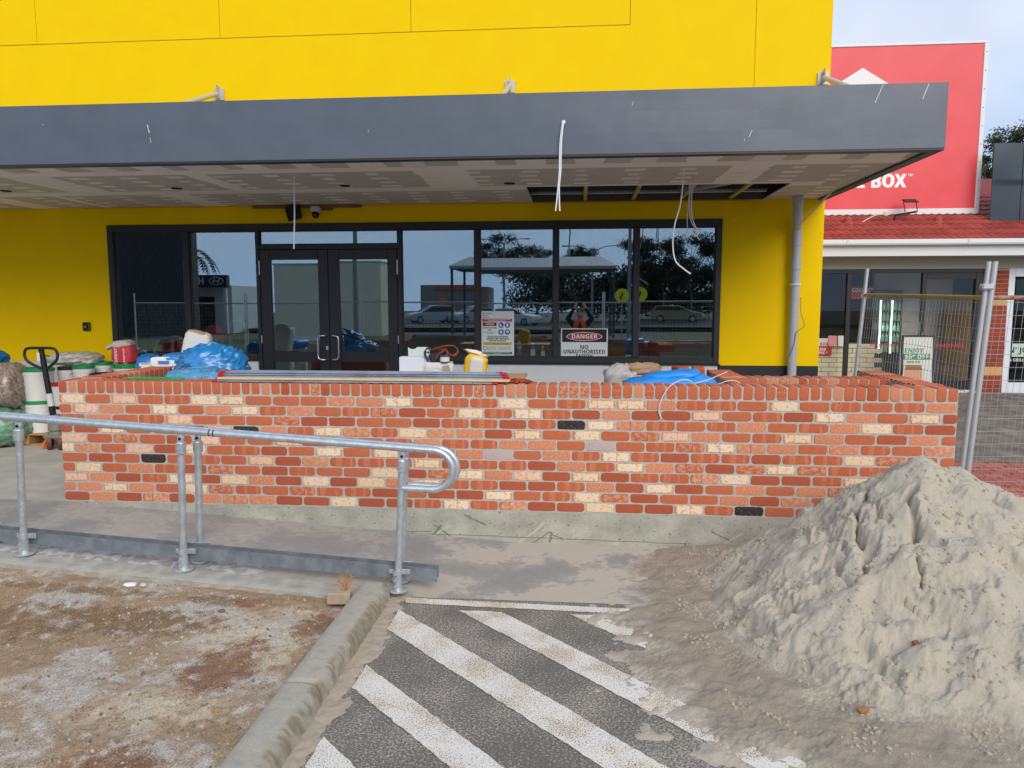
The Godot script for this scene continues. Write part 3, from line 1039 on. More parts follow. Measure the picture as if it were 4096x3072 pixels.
func kerb_mesh(z0: float, z1: float, nose: bool, kn: FastNoiseLite) -> ArrayMesh:
	# cross-section swept along z, rounded over at the nose end
	var prof := [Vector2(3.045, -0.36), Vector2(3.046, -0.20), Vector2(3.050, -0.155), Vector2(3.062, -0.142), Vector2(3.10, -0.138), Vector2(3.15, -0.137), Vector2(3.19, -0.140), Vector2(3.215, -0.150), Vector2(3.232, -0.170), Vector2(3.242, -0.20), Vector2(3.25, -0.235), Vector2(3.256, -0.27), Vector2(3.257, -0.36)]
	var st := SurfaceTool.new()
	st.begin(Mesh.PRIMITIVE_TRIANGLES)
	st.set_smooth_group(0)
	var m := int((z1 - z0) / 0.02)
	for i in m + 1:
		var z := lerpf(z0, z1, float(i) / m)
		var e := 1.0
		if nose: e = sqrt(clampf((z - z0) / 0.09, 0.0, 1.0))
		var e2 := minf(1.0, minf((z - z0 + 0.003) / 0.012, (z1 + 0.003 - z) / 0.012))
		for q in prof:
			var d := kn.get_noise_3d(q.x, q.y, z) * 0.006
			var x: float = 3.15 + (q.x - 3.15) * (0.25 + 0.75 * e) * (0.96 + 0.04 * e2) + d
			var y: float = q.y
			if y > -0.3: y = -0.3 + (y + 0.3) * (0.45 + 0.55 * e) * (0.94 + 0.06 * e2) + d
			# olive moss and grime in streaks on the lot side
			var mo := smooth(-0.15, 0.35, kn.get_noise_3d(z * 0.6, q.y * 0.35, 3.0) + 0.7 * kn.get_noise_3d(z * 9.0, q.y * 2.5, 9.0)) if q.x > 3.20 and q.y < -0.148 else 0.0
			st.set_color(Color(1, 1, 1).lerp(Color(0.50, 0.44, 0.29), mo * 0.75))
			st.set_uv(Vector2(x, z))
			st.add_vertex(Vector3(x, y, z))
	var c := prof.size()
	for i in m:
		for k in c - 1:
			var a := i * c + k
			st.add_index(a); st.add_index(a + 1); st.add_index(a + c)
			st.add_index(a + 1); st.add_index(a + c + 1); st.add_index(a + c)
	# end caps
	for e in [0, m]:
		for k in range(1, c - 1):
			if e == 0:
				st.add_index(e * c); st.add_index(e * c + k + 1); st.add_index(e * c + k)
			else:
				st.add_index(e * c); st.add_index(e * c + k); st.add_index(e * c + k + 1)
	st.generate_normals()
	return st.commit()

# ---------------------------------------------------------------- sand heap
func sand():
	var big := noise(201, 0.9, 4)
	var mid := noise(202, 3.0, 2)
	var fin := noise(203, 14.0, 3)
	var grit := noise(204, 45.0, 2)
	var cell := FastNoiseLite.new()
	cell.seed = 205
	cell.noise_type = FastNoiseLite.TYPE_CELLULAR
	cell.frequency = 2.6
	cell.cellular_return_type = FastNoiseLite.RETURN_DISTANCE2_SUB
	cell.cellular_jitter = 1.0
	var cellv := FastNoiseLite.new()
	cellv.seed = 205
	cellv.noise_type = FastNoiseLite.TYPE_CELLULAR
	cellv.frequency = 2.6
	cellv.cellular_return_type = FastNoiseLite.RETURN_CELL_VALUE
	cellv.cellular_jitter = 1.0
	var angs := [0.0, 90.0, 135.0, 180.0, 270.0, 360.0]
	var rads := [2.105, 1.9, 1.78, 1.46, 1.43, 2.105]
	var ratio := func(x: float, z: float) -> float:
		var dx := x - 6.756
		var dz := z - 1.02
		var th := fposmod(rad_to_deg(atan2(dz, dx)), 360.0)
		var r := 2.0
		for k in 5:
			if th >= angs[k] and th <= angs[k + 1]:
				r = lerpf(rads[k], rads[k + 1], (th - angs[k]) / (angs[k + 1] - angs[k]))
		r *= 1.0 + 0.07 * big.get_noise_2d(x * 1.5, z * 1.5)
		return sqrt(dx * dx + dz * dz) / r
	var cuts := []
	for a in [[[6.43, 0.94, 6.39, 1.06, 6.36, 1.15], 0.022, 0.07], [[6.27, 1.24, 6.23, 1.34, 6.22, 1.41, 6.22, 1.47], 0.028, 0.09], [[6.56, 1.31, 6.52, 1.39, 6.51, 1.5, 6.49, 1.57], 0.030, 0.09], [[6.41, 1.78, 6.41, 1.85, 6.39, 1.9], 0.02, 0.07], [[6.35, 1.25, 6.35, 1.37, 6.37, 1.44], 0.02, 0.05], [[6.11, 1.44, 6.11, 1.55], 0.016, 0.05], [[6.03, 1.54, 6.03, 1.66, 6.06, 1.80], 0.018, 0.05], [[6.19, 1.64, 6.14, 1.74], 0.02, 0.06], [[6.06, 1.29, 6.19, 1.42, 6.25, 1.55, 6.2, 1.6], 0.075, 0.075], [[6.49, 1.57, 6.55, 1.68], 0.07, 0.05], [[6.14, 1.95, 6.32, 1.99, 6.43, 2.09, 6.55, 2.15], 0.13, 0.055], [[5.74, 2.06, 6.09, 2.35], 0.07, 0.045], [[6.0, 2.14, 6.03, 2.23], 0.06, 0.06], [[5.5, 1.75, 5.58, 1.88], 0.07, 0.05], [[5.66, 1.62, 5.72, 1.74], 0.06, 0.045], [[6.75, 1.5, 6.85, 1.7, 6.9, 1.9], 0.09, 0.04], [[7.0, 1.3, 7.12, 1.5], 0.05, 0.03]]:
		var pl := PackedVector2Array()
		var bb := [9.0, -9.0, 9.0, -9.0]
		for k in range(0, a[0].size(), 2):
			pl.append(Vector2(a[0][k], a[0][k + 1]))
			bb = [minf(bb[0], a[0][k]), maxf(bb[1], a[0][k]), minf(bb[2], a[0][k + 1]), maxf(bb[3], a[0][k + 1])]
		cuts.append([pl, a[1], a[2], bb[0], bb[1], bb[2], bb[3]])
	var hf := func(x: float, z: float) -> float:
		var wx := x + 0.10 * mid.get_noise_2d(x + 7, z)
		var wz := z + 0.10 * mid.get_noise_2d(x, z + 11)
		var d: float = ratio.call(x, z)
		var c := (sqrt(d * d + 0.122 * 0.122) - 0.122) / (sqrt(1.0 + 0.122 * 0.122) - 0.122)
		var f := pow(maxf(0.0, 1.0 - c), 1.12)
		var body := smooth(1.02, 0.78, d)
		var y := -0.262 + 0.977 * f
		y += body * (0.045 * mid.get_noise_2d(x, z) + 0.05 * big.get_noise_2d(x * 2.0, z * 2.0))
		# slumped slabs: cells at different levels with cracks between, on the face towards the wall and the lot
		var zone := smooth(0.10, 0.30, d) * smooth(1.0, 0.78, d) * (0.35 + 0.65 * smooth(7.4, 6.6, x)) * (0.35 + 0.65 * smooth(-0.25, 0.25, big.get_noise_2d(x * 1.7 + 5.0, z * 1.7)))
		var e := cell.get_noise_2d(wx, wz) + 1.0
		y += zone * (0.060 * cellv.get_noise_2d(wx, wz) - 0.045 * smooth(0.07, 0.0, e) - 0.010 * smooth(0.05, 0.0, cell.get_noise_2d(wx * 1.9 + 5.0, wz * 1.9) + 1.0))
		for c2 in cuts:
			if x < c2[3] - 0.2 or x > c2[4] + 0.2 or z < c2[5] - 0.2 or z > c2[6] + 0.2: continue
			var q := Vector2(x + 0.03 * fin.get_noise_2d(x * 0.6, z * 0.6), z + 0.03 * fin.get_noise_2d(x * 0.6 + 40.0, z * 0.6))
			var dm := 9.0
			for s in c2[0].size() - 1: dm = minf(dm, q.distance_to(Geometry2D.get_closest_point_to_segment(q, c2[0][s], c2[0][s + 1])))
			y -= c2[2] * smooth(c2[1], c2[1] * 0.15, dm)
		# thin spill round the foot, breaking up over the asphalt
		var spill := 0.050 * smooth(1.62, 0.98, d) - 0.018 + 0.020 * mid.get_noise_2d(x * 1.3, z * 1.3) + 0.006 * fin.get_noise_2d(x, z)
		y = maxf(y - 0.02, -0.262 + spill)
		if z < 0.02: y = minf(y, 0.9)
		return y
	var patch := noise(211, 2.2, 4)
	var me := field(4.15, 8.80, 0.008, 4.208, 430, 390, hf)
	var ar := me.surface_get_arrays(0)
	var vs: PackedVector3Array = ar[Mesh.ARRAY_VERTEX]
	var ns: PackedVector3Array = ar[Mesh.ARRAY_NORMAL]
	var cs := PackedColorArray()
	cs.resize(vs.size())
	for i in vs.size():
		var p := vs[i]
		var d: float = ratio.call(p.x, p.z)
		var body := smooth(1.05, 0.8, d)
		var q := p * 1.0
		# crusty lumps in bands, fine grain everywhere, worked along the surface normal
		var band := smooth(0.02, 0.35, patch.get_noise_3dv(q * 0.9 + Vector3(4, 0, 2)))
		var cr := maxf(0.0, fin.get_noise_3dv(q) + 0.05)
		var k := (0.12 + 0.88 * body) * (0.034 * cr * band + 0.005 * fin.get_noise_3dv(q * 1.9)) + (0.0025 + 0.007 * band) * grit.get_noise_3dv(q * 0.8)
		vs[i] = p + ns[i] * k
		var f := patch.get_noise_3dv(q * 1.3) * 0.5 + 0.5
		var g3 := grit.get_noise_3dv(q * 1.3) * 0.5
		var col := Vector3(0.58, 0.515, 0.395).lerp(Vector3(0.50, 0.45, 0.36), f)
		# trodden mix of sand and soil at the foot, ragged
		var t := smooth(0.86, 1.0, d + (f - 0.5) * 0.30 + g3 * 0.25) * smooth(1.40, 1.22, d + (f - 0.5) * 0.4)
		col = col.lerp(Vector3(0.37, 0.31, 0.235), t)
		col = col.lerp(Vector3(0.53, 0.465, 0.365), smooth(1.20, 1.36, d + (f - 0.5) * 0.3 + g3 * 0.2))
		cs[i] = Color(col.x, col.y, col.z)
	ar[Mesh.ARRAY_VERTEX] = vs
	ar[Mesh.ARRAY_COLOR] = cs
	var ix: PackedInt32Array = ar[Mesh.ARRAY_INDEX]
	var n2 := PackedVector3Array()
	n2.resize(vs.size())
	for t in range(0, ix.size(), 3):
		var fn := (vs[ix[t + 2]] - vs[ix[t]]).cross(vs[ix[t + 1]] - vs[ix[t]])
		n2[ix[t]] += fn; n2[ix[t + 1]] += fn; n2[ix[t + 2]] += fn
	for i in n2.size(): n2[i] = n2[i].normalized()
	ar[Mesh.ARRAY_NORMAL] = n2
	var sand_mesh := ArrayMesh.new()
	sand_mesh.add_surface_from_arrays(Mesh.PRIMITIVE_TRIANGLES, ar)
	var sm := TM(blend_tex(212, 512, c8(206, 206, 206), c8(255, 255, 255), 0.05, 0.4, 0.35, 1.6, c8(120, 112, 100), 0.84), 0.5, 1.0, 0.0, rough_bump, 0.25)
	sm.vertex_color_use_as_albedo = true
	one("sand_heap", sand_mesh, sm, "heap of pale builders sand piled against the brick wall", "sand heap")
	# clods that broke off the heap
	var clod := [shard(221), shard(222), shard(223)]
	var cm := TM(blend_tex(224, 128, c8(158, 146, 126), c8(184, 174, 154), 0.05, 0.3), 0.25, 1.0)
	var mmc := MultiMesh.new()
	mmc.transform_format = MultiMesh.TRANSFORM_3D
	mmc.mesh = clod[0]
	mmc.instance_count = 4200
	for i in 4200:
		var x := 0.0; var z := 0.0
		for tries in 20:
			x = rng.randf_range(4.5, 8.2); z = rng.randf_range(0.1, 3.9)
			var d: float = ratio.call(x, z)
			if d > 0.05 and d < 1.15 and mid.get_noise_2d(x * 0.9, z * 0.9 + 4.0) > 0.12: break
		var s := 0.008 + 0.026 * pow(rng.randf(), 3.0)
		mmc.set_instance_transform(i, Transform3D(Basis.from_euler(Vector3(rng.randf() * TAU, rng.randf() * TAU, 0)).scaled(Vector3.ONE * s), Vector3(x, hf.call(x, z) - s * 0.05, z)))
	var mi := MultiMeshInstance3D.new()
	mi.multimesh = mmc
	mi.material_override = cm
	hang(mi, "sand_crumbs", self)
	mi.set_meta("kind", "stuff")
	tag(mi, "crumbs of damp sand lying on the heap and round its foot", "sand")
	for a in [[5.62, 2.02, 0.06, 0, "rounded sand clod at the left foot of the heap"], [5.40, 1.62, 0.05, 1, "small sand clod near the white stripe end"], [6.10, 2.45, 0.07, 2, "broken sand clod with dark gap below at the front foot"], [5.78, 0.72, 0.07, 0, "sand clod high on the left shoulder near the wall"]]:
		one("sand_clod", clod[a[3]], cm, a[4], "sand clod", T(Vector3(a[0], hf.call(a[0], a[1]) - a[2] * 0.08, a[1]), Vector3(20, a[0] * 50, 10), Vector3.ONE * a[2]))
	one("brick_chip", bx(Vector3.ZERO, Vector3(0.03, 0.045, 0.02), 0.004), M(c8(138, 78, 50), 0.95), "small red brick chip stuck in the sand slope", "brick chip", T(Vector3(6.25, hf.call(6.25, 2.19) + 0.012, 2.19), Vector3(-40, 10, 12)))
	one("wood_scrap", bx(Vector3.ZERO, Vector3(0.055, 0.022, 0.03), 0.004), M(c8(150, 110, 60), 0.9), "brown wood scrap half buried at the foot of the sand", "wood scrap", T(Vector3(5.87, hf.call(5.87, 2.53) + 0.006, 2.53), Vector3(10, 30, 8)))


# angular crumb with flat faces
func shard(sd: int) -> ArrayMesh:
	var r := RandomNumberGenerator.new()
	r.seed = sd
	var p := []
	for i in 4:
		for j in 6:
			var la := PI * ((i + 0.5) / 4.0 - 0.5)
			var lo := TAU * (j + 0.5 * (i % 2)) / 6.0
			p.append(Vector3(cos(la) * cos(lo), sin(la) * 0.75, cos(la) * sin(lo)) * r.randf_range(0.36, 0.6))
	var b := MB.new()
	for i in 3:
		for j in 6:
			var k := (j + 1) % 6
			b.tri(p[i * 6 + k], p[i * 6 + j], p[i * 6 + 6 + j])
			b.tri(p[i * 6 + k], p[i * 6 + 6 + j], p[i * 6 + 6 + k])
	for j in range(1, 5):
		b.tri(p[0], p[j], p[j + 1])
		b.tri(p[18], p[18 + j + 1], p[18 + j])
	return b.mesh()

# ---------------------------------------------------------------- yellow shop building
func soffit_tex(W: int, H: int) -> ImageTexture:
	# plasterboard: grey-brown paper with pale jointing compound over seams and screw lines. x -4..8, z -0.6..-3.8
	var i2 := noise(301, 0.02, 4).get_image(W, H); i2.convert(Image.FORMAT_L8)
	var d2 := i2.get_data()
	var out := PackedByteArray()
	out.resize(W * H * 3)
	for i in W * H:
		var v := 190.0 + 12.0 * (d2[i] / 255.0 - 0.5)
		out[i * 3] = int(v + 4); out[i * 3 + 1] = int(v - 2); out[i * 3 + 2] = int(v - 12)
	var im := Image.create_from_data(W, H, false, Image.FORMAT_RGB8, out)
	var r := RandomNumberGenerator.new()
	r.seed = 12
	var blot := func(x0: float, x1: float, z0: float, z1: float):
		# one trowelled patch with an uneven rim
		var tone := 234.0 + r.randf_range(-7, 7)
		var ax := (x0 + 4.0) / 12.0 * W; var bx2 := (x1 + 4.0) / 12.0 * W
		var ay := (-z0 - 0.6) / 3.2 * H; var by := (-z1 - 0.6) / 3.2 * H
		var y := int(ay)
		var o1 := 0.0; var o2 := 0.0
		while y <= int(by):
			o1 = clampf(o1 + r.randf_range(-0.7, 0.7), -3, 3); o2 = clampf(o2 + r.randf_range(-0.7, 0.7), -3, 3)
			if y >= 0 and y < H: im.fill_rect(Rect2i(int(ax + o1), y, maxi(1, int(bx2 - ax + o2 - o1)), 1), Color8(int(tone), int(tone - 5), int(tone - 14)))
			y += 1
	blot.call(-4.0, 8.0, -1.07, -1.29)
	blot.call(-4.0, 7.1, -2.32, -2.60)
	for b in [[-1.42, -0.90], [2.86, 3.38], [5.9, 6.3], [0.55, 0.75]]: blot.call(b[0], b[1], -1.25, -2.36)
	for b in [[-0.48, -0.12], [-2.9, -2.5], [-1.85, -1.75]]: blot.call(b[0], b[1], -2.58, -3.8)
	var x := -3.9
	var k := 0
	while x < 7.4:
		for z in [-1.40, -1.65, -1.90, -2.15]:
			blot.call(x + r.randf_range(-0.03, 0.03), x + 0.17 + r.randf_range(-0.03, 0.04), z + r.randf_range(-0.02, 0.02), z - 0.10)
		for z in [-2.70, -2.95, -3.18, -3.42]:
			blot.call(x + 0.12 + r.randf_range(-0.03, 0.03), x + 0.29 + r.randf_range(-0.03, 0.04), z, z - 0.09)
		blot.call(x, x + 0.26, -0.6, -0.78)
		blot.call(x + r.randf_range(-0.05, 0.05), x + 0.24 + r.randf_range(-0.05, 0.1), -0.78, -1.1)
		x += 0.52
		k += 1
	return ImageTexture.create_from_image(im)

func flat_soffit(x0: float, x1: float, z0: float, z1: float, y: float) -> ArrayMesh:
	# faces down; z0 is the front
	var b := MB.new()
	var f := func(x: float, z: float) -> Vector2: return Vector2((x + 4.0) / 12.0, (-z - 0.6) / 3.2)
	b.quad(Vector3(x0, y, z1), Vector3(x1, y, z1), Vector3(x1, y, z0), Vector3(x0, y, z0), f.call(x0, z1), f.call(x1, z1), f.call(x1, z0), f.call(x0, z0))
	b.quad(Vector3(x0, y + 0.012, z0), Vector3(x1, y + 0.012, z0), Vector3(x1, y + 0.012, z1), Vector3(x0, y + 0.012, z1))
	for q in [[Vector3(x0, y, z0), Vector3(x1, y, z0)], [Vector3(x1, y, z1), Vector3(x0, y, z1)], [Vector3(x1, y, z0), Vector3(x1, y, z1)], [Vector3(x0, y, z1), Vector3(x0, y, z0)]]:
		b.quad(q[0], q[1], q[1] + Vector3(0, 0.012, 0), q[0] + Vector3(0, 0.012, 0))
	return b.mesh()

var shop: Node3D

func building():
	shop = thing("yellow_shop", "bright yellow shop building with charcoal canopy and long black shopfront", "building")
	var Z := -3.7
	# backing walls, roof and sides
	var sh := MB.new()
	sh.span(Vector3(-9, 0, Z - 0.22), Vector3(-1.87, 6.6, Z - 0.02))
	sh.span(Vector3(6.262, 0, Z - 0.22), Vector3(7.485, 6.6, Z - 0.02))
	sh.span(Vector3(-1.87, 2.772, Z - 0.22), Vector3(6.262, 6.6, Z - 0.02))
	sh.span(Vector3(2.17, 0, Z - 0.22), Vector3(6.262, 0.952, Z - 0.03))
	sh.span(Vector3(-1.87, 0, Z - 0.22), Vector3(0.19, 0.952, Z - 0.03))
	sh.span(Vector3(7.285, 0, -11.6), Vector3(7.485, 6.6, Z - 0.22))
	sh.span(Vector3(-9, 0, -11.6), Vector3(-8.8, 6.6, Z - 0.22))
	sh.span(Vector3(-9, 0, -11.8), Vector3(7.485, 6.6, -11.6))
	part("wall", sh.mesh(), M(c8(120, 118, 112), 0.9), shop)
	part("roof", bx(Vector3(-0.757, 6.7, -7.76), Vector3(16.5, 0.2, 8.1)), M(c8(120, 124, 128), 0.6), shop)
	# facade sheets with open joints
	var panels := [[-9, -2.713, 5.149, 6.62], [-2.706, -0.188, 5.149, 6.62], [-0.181, 2.329, 5.149, 6.62], [2.336, 5.077, 5.149, 6.62], [-9, -2.238, 3.0, 5.141], [6.604, 7.5, 3.0, 6.62]]
	for p in panels:
		part("facade_panel", bx(Vector3((p[0] + p[1]) / 2, (p[2] + p[3]) / 2, Z - 0.01), Vector3(p[1] - p[0], p[3] - p[2], 0.02), 0.0015), yellow, shop)
	var poly := PackedVector2Array([Vector2(-2.230, 3.0), Vector2(6.596, 3.0), Vector2(6.596, 6.62), Vector2(5.084, 6.62), Vector2(5.084, 5.141), Vector2(-2.230, 5.141)])
	var pb := MB.new()
	pb.prism(poly, 0.02, T(Vector3(0, 0, Z - 0.01)))
	part("facade_panel", pb.mesh(), yellow, shop)
	for x in [-2.236, 6.600]:
		part("joint_bead", bx(Vector3(x + 0.012, 4.81 if x > 0 else 4.07, Z + 0.004), Vector3(0.03, 3.6 if x > 0 else 2.13, 0.012), 0.005), yellow, shop)
	part("facade_panel", bx(Vector3(-5.437, 1.967, Z - 0.01), Vector3(7.126, 2.066, 0.02), 0.0015), yellow, shop)
	part("facade_panel", bx(Vector3(6.883, 1.967, Z - 0.01), Vector3(1.234, 2.066, 0.02), 0.0015), yellow, shop)
	part("head_panel", bx(Vector3(2.194, 2.89, Z - 0.008), Vector3(8.136, 0.22, 0.02), 0.0015), yellow, shop)
	part("head_panel", bx(Vector3(2.194, 2.881, Z + 0.006), Vector3(8.78, 0.236, 0.009), 0.003), yellow, shop)
	part("facade_edge", bx(Vector3(7.4925, 4.41, -7.65), Vector3(0.015, 4.42, 7.88)), yellow, shop)
	part("facade_edge", bx(Vector3(7.4925, 1.567, -7.65), Vector3(0.015, 1.266, 7.88)), yellow, shop)
	part("base_panel", bx(Vector3(6.884, 0.466, Z - 0.006), Vector3(1.232, 0.932, 0.028), 0.002), M(c8(30, 31, 34), 0.6), shop)
	part("base_panel", bx(Vector3(4.21, 0.474, Z + 0.002), Vector3(4.08, 0.945, 0.04), 0.002), white_wall, shop)
	part("base_panel", bx(Vector3(-5.437, 0.466, Z - 0.006), Vector3(7.126, 0.932, 0.028), 0.002), white_wall, shop)
	part("base_panel", bx(Vector3(-0.84, 0.474, Z + 0.002), Vector3(2.04, 0.945, 0.04), 0.002), white_wall, shop)
	# ---- canopy
	var can := part("canopy_fascia", canopy_sheet(), charcoal, shop)
	var deck := MB.new()
	deck.span(Vector3(-9, 3.36, -3.68), Vector3(7.47, 3.44, -0.63))
	deck.span(Vector3(3.8, 3.01, -3.688), Vector3(7.0, 3.359, -3.665))
	part("canopy_deck", deck.mesh(), M(c8(84, 84, 82), 0.6, 0.3), can)
	var lip := MB.new()
	lip.span(Vector3(-9, 2.985, -0.70), Vector3(7.495, 3.006, -0.612), 0.003)
	lip.span(Vector3(7.40, 2.985, -3.66), Vector3(7.495, 3.006, -0.701), 0.003)
	part("canopy_lip", lip.mesh(), black_frame, can)
	var sm := UM(soffit_tex(1536, 410), 0.92)
	part("soffit_board", flat_soffit(-9, 3.888, -0.66, -3.69, 3.009), sm, can)
	part("soffit_board", flat_soffit(3.8895, 7.44, -0.66, -2.42, 3.009), sm, can)
	part("soffit_board", flat_soffit(6.75, 7.44, -2.4215, -3.69, 3.009), sm, can)
	for x in [4.55, 5.15, 5.75, 6.35]:
		part("furring_channel", bx(Vector3(x, 3.035, -3.05), Vector3(0.045, 0.03, 1.27), 0.004), M(c8(196, 168, 96), 0.6), can)
	for z in [-2.75, -3.4]:
		part("hanger_rail", bx(Vector3(5.3, 3.08, z), Vector3(2.85, 0.035, 0.03), 0.004), galv, can)
	var duct := MB.new()
	duct.tube(curve([Vector3(5.7, 3.12, -3.5), Vector3(6.0, 3.10, -3.1), Vector3(6.25, 3.11, -2.8), Vector3(6.6, 3.14, -2.7)], 8), 0.035, 10)
	part("flexible_conduit", duct.mesh(), M(c8(170, 166, 160), 0.6), can)
	for x in [-2.05, -0.01, 1.92, 3.73]:
		var hole := MB.new()
		hole.lathe(PackedVector2Array([Vector2(0.0, 0.004), Vector2(0.055, 0.004), Vector2(0.055, -0.001), Vector2(0.062, -0.001), Vector2(0.062, 0.006)]), 20, T(Vector3(x, 3.004, -2.13)))
		part("downlight_hole", hole.mesh(), M(c8(22, 20, 18), 0.9), can)
	for a in [[0.585, 3.30, 0.008, 0.075, 12.0], [0.60, 3.20, 0.004, 0.05, 8.0], [6.95, 3.45, 0.007, 0.16, -22.0], [7.32, 3.46, 0.008, 0.13, -20.0], [5.92, 3.15, 0.006, 0.06, -24.0], [5.87, 3.10, 0.004, 0.02, 0.0], [4.93, 3.42, 0.004, 0.035, -20.0], [-0.43, 3.36, 0.004, 0.012, -40.0], [2.62, 3.24, 0.003, 0.02, 0.0]]:
		var scr := MB.new()
		scr.box(Vector3(a[0], a[1], -0.609), Vector3(a[2], a[3], 0.0015), 0.0, Basis.from_euler(Vector3(0, 0, deg_to_rad(a[4]))))
		part("scratch", scr.mesh(), M(c8(200, 202, 200), 0.8), can)
	# stays from the wall down to the canopy
	for x in [-0.216, 3.593, 7.41]:
		var br := MB.new()
		br.box(Vector3(x, 4.44, -3.684), Vector3(0.13, 0.15, 0.012), 0.002)
		br.box(Vector3(x, 4.46, -3.63), Vector3(0.012, 0.16, 0.10), 0.002)
		br.tube(PackedVector3Array([Vector3(x, 4.43, -3.62), Vector3(x, 3.42, -1.1)]), 0.03, 12)
		part("canopy_stay", br.mesh(), M(c8(190, 190, 186), 0.5, 0.3), can)
	part("timber_batten", bx(Vector3(0.92, 2.985, -3.66), Vector3(1.46, 0.032, 0.05), 0.002), TM(blend_tex(312, 64, c8(120, 86, 60), c8(150, 112, 82), 0.03, 0.2), 0.3, 0.9), shop)
	part("timber_batten", bx(Vector3(1.20, 2.953, -3.668), Vector3(0.13, 0.03, 0.04), 0.002), M(c8(128, 92, 64), 0.9), shop)
	# ---- shopfront
	var fr := MB.new()
	var zf := Z + 0.03
	fr.span(Vector3(-1.872, 2.682, zf - 0.11), Vector3(6.264, 2.776, zf), 0.004)
	fr.span(Vector3(-1.872, 0.953, zf - 0.11), Vector3(-1.80, 2.681, zf), 0.004)
	fr.span(Vector3(6.192, 0.953, zf - 0.11), Vector3(6.264, 2.681, zf), 0.004)
	fr.span(Vector3(2.166, 0.953, zf - 0.11), Vector3(6.191, 1.032, zf), 0.004)
	fr.span(Vector3(-1.799, 0.953, zf - 0.11), Vector3(0.19, 1.032, zf), 0.004)
	fr.span(Vector3(2.166, 0.935, zf - 0.05), Vector3(6.28, 0.9525, zf + 0.025), 0.003)
	var frame := part("shopfront_frame", fr.mesh(), black_frame, shop)
	for a in [[-0.82, -0.742, 1.033], [0.195, 0.24, 0.001], [2.112, 2.165, 0.001], [3.128, 3.198, 1.033], [4.149, 4.212, 1.033], [5.172, 5.238, 1.033]]:
		part("mullion", bx(Vector3((a[0] + a[1]) / 2, (a[2] + 2.681) / 2, zf - 0.056), Vector3(a[1] - a[0], 2.681 - a[2], 0.108), 0.004), black_frame, frame)
	part("transom", bx(Vector3(1.176, 2.470, zf - 0.056), Vector3(1.87, 0.066, 0.108), 0.004), black_frame, frame)
	for a in [[-1.80, -0.82, 1.032, 2.682], [-0.742, 0.195, 1.032, 2.682], [0.24, 2.112, 2.503, 2.682], [2.165, 3.128, 1.032, 2.682], [3.198, 4.149, 1.032, 2.682], [4.212, 5.172, 1.032, 2.682], [5.238, 6.192, 1.032, 2.682]]:
		# each light sits very slightly out of true, as real panes do
		var b := Basis.from_euler(Vector3(rng.randf_range(-0.0012, 0.0012), rng.randf_range(-0.0016, 0.0016), 0))
		part("window_pane", bx(Vector3.ZERO, Vector3(a[1] - a[0] - 0.004, a[3] - a[2] - 0.004, 0.0008)), glass, frame, Transform3D(b, Vector3((a[0] + a[1]) / 2, (a[2] + a[3]) / 2, zf - 0.06)))
		var bead := MB.new()
		var zb := zf - 0.045
		bead.span(Vector3(a[0], a[2], zb - 0.012), Vector3(a[1], a[2] + 0.012, zb), 0.002)
		bead.span(Vector3(a[0], a[3] - 0.012, zb - 0.012), Vector3(a[1], a[3], zb), 0.002)
		bead.span(Vector3(a[0], a[2] + 0.0121, zb - 0.012), Vector3(a[0] + 0.012, a[3] - 0.0121, zb), 0.002)
		bead.span(Vector3(a[1] - 0.012, a[2] + 0.0121, zb - 0.012), Vector3(a[1], a[3] - 0.0121, zb), 0.002)
		part("glazing_bead", bead.mesh(), M(c8(58, 56, 52), 0.5), frame)
	# ---- double doors
	for s in [0, 1]:
		var x0 := 0.246 if s == 0 else 1.179
		var x1 := 1.173 if s == 0 else 2.106
		var g0 := 0.39 if s == 0 else 1.322
		var g1 := 1.04 if s == 0 else 1.976
		var dm := MB.new()
		var zd := zf - 0.012
		dm.span(Vector3(x0, 0.012, zd - 0.05), Vector3(g0, 2.432, zd), 0.004)
		dm.span(Vector3(g1, 0.012, zd - 0.05), Vector3(x1, 2.432, zd), 0.004)
		dm.span(Vector3(g0 + 0.0005, 2.304, zd - 0.05), Vector3(g1 - 0.0005, 2.432, zd), 0.004)
		dm.span(Vector3(g0 + 0.0005, 0.947, zd - 0.05), Vector3(g1 - 0.0005, 1.085, zd), 0.004)
		dm.span(Vector3(g0 + 0.0005, 0.012, zd - 0.05), Vector3(g1 - 0.0005, 0.2, zd), 0.004)
		var door := part("door", dm.mesh(), M(c8(36, 39, 45), 0.38), shop)
		for yy in [[0.2, 0.947], [1.085, 2.304]]:
			var b := Basis.from_euler(Vector3(rng.randf_range(-0.001, 0.001), rng.randf_range(-0.0016, 0.0016), 0))
			part("door_pane", bx(Vector3.ZERO, Vector3(g1 - g0 - 0.004, yy[1] - yy[0] - 0.004, 0.0008)), glass, door, Transform3D(b, Vector3((g0 + g1) / 2, (yy[0] + yy[1]) / 2, zd - 0.03)))
		var hx := 1.125 if s == 0 else 1.228
		var dir := -1.0 if s == 0 else 1.0
		var hp := curve([Vector3(hx, 1.302, zd), Vector3(hx, 1.302, zd + 0.055), Vector3(hx + dir * 0.045, 1.300, zd + 0.07), Vector3(hx + dir * 0.085, 1.27, zd + 0.07), Vector3(hx + dir * 0.088, 1.14, zd + 0.07), Vector3(hx + dir * 0.085, 1.015, zd + 0.07), Vector3(hx + dir * 0.045, 0.985, zd + 0.07), Vector3(hx, 0.984, zd + 0.055), Vector3(hx, 0.984, zd)], 6)
		part("pull_handle", tb(hp, 0.0115, 12), M(c8(214, 216, 218), 0.22, 0.9), door)
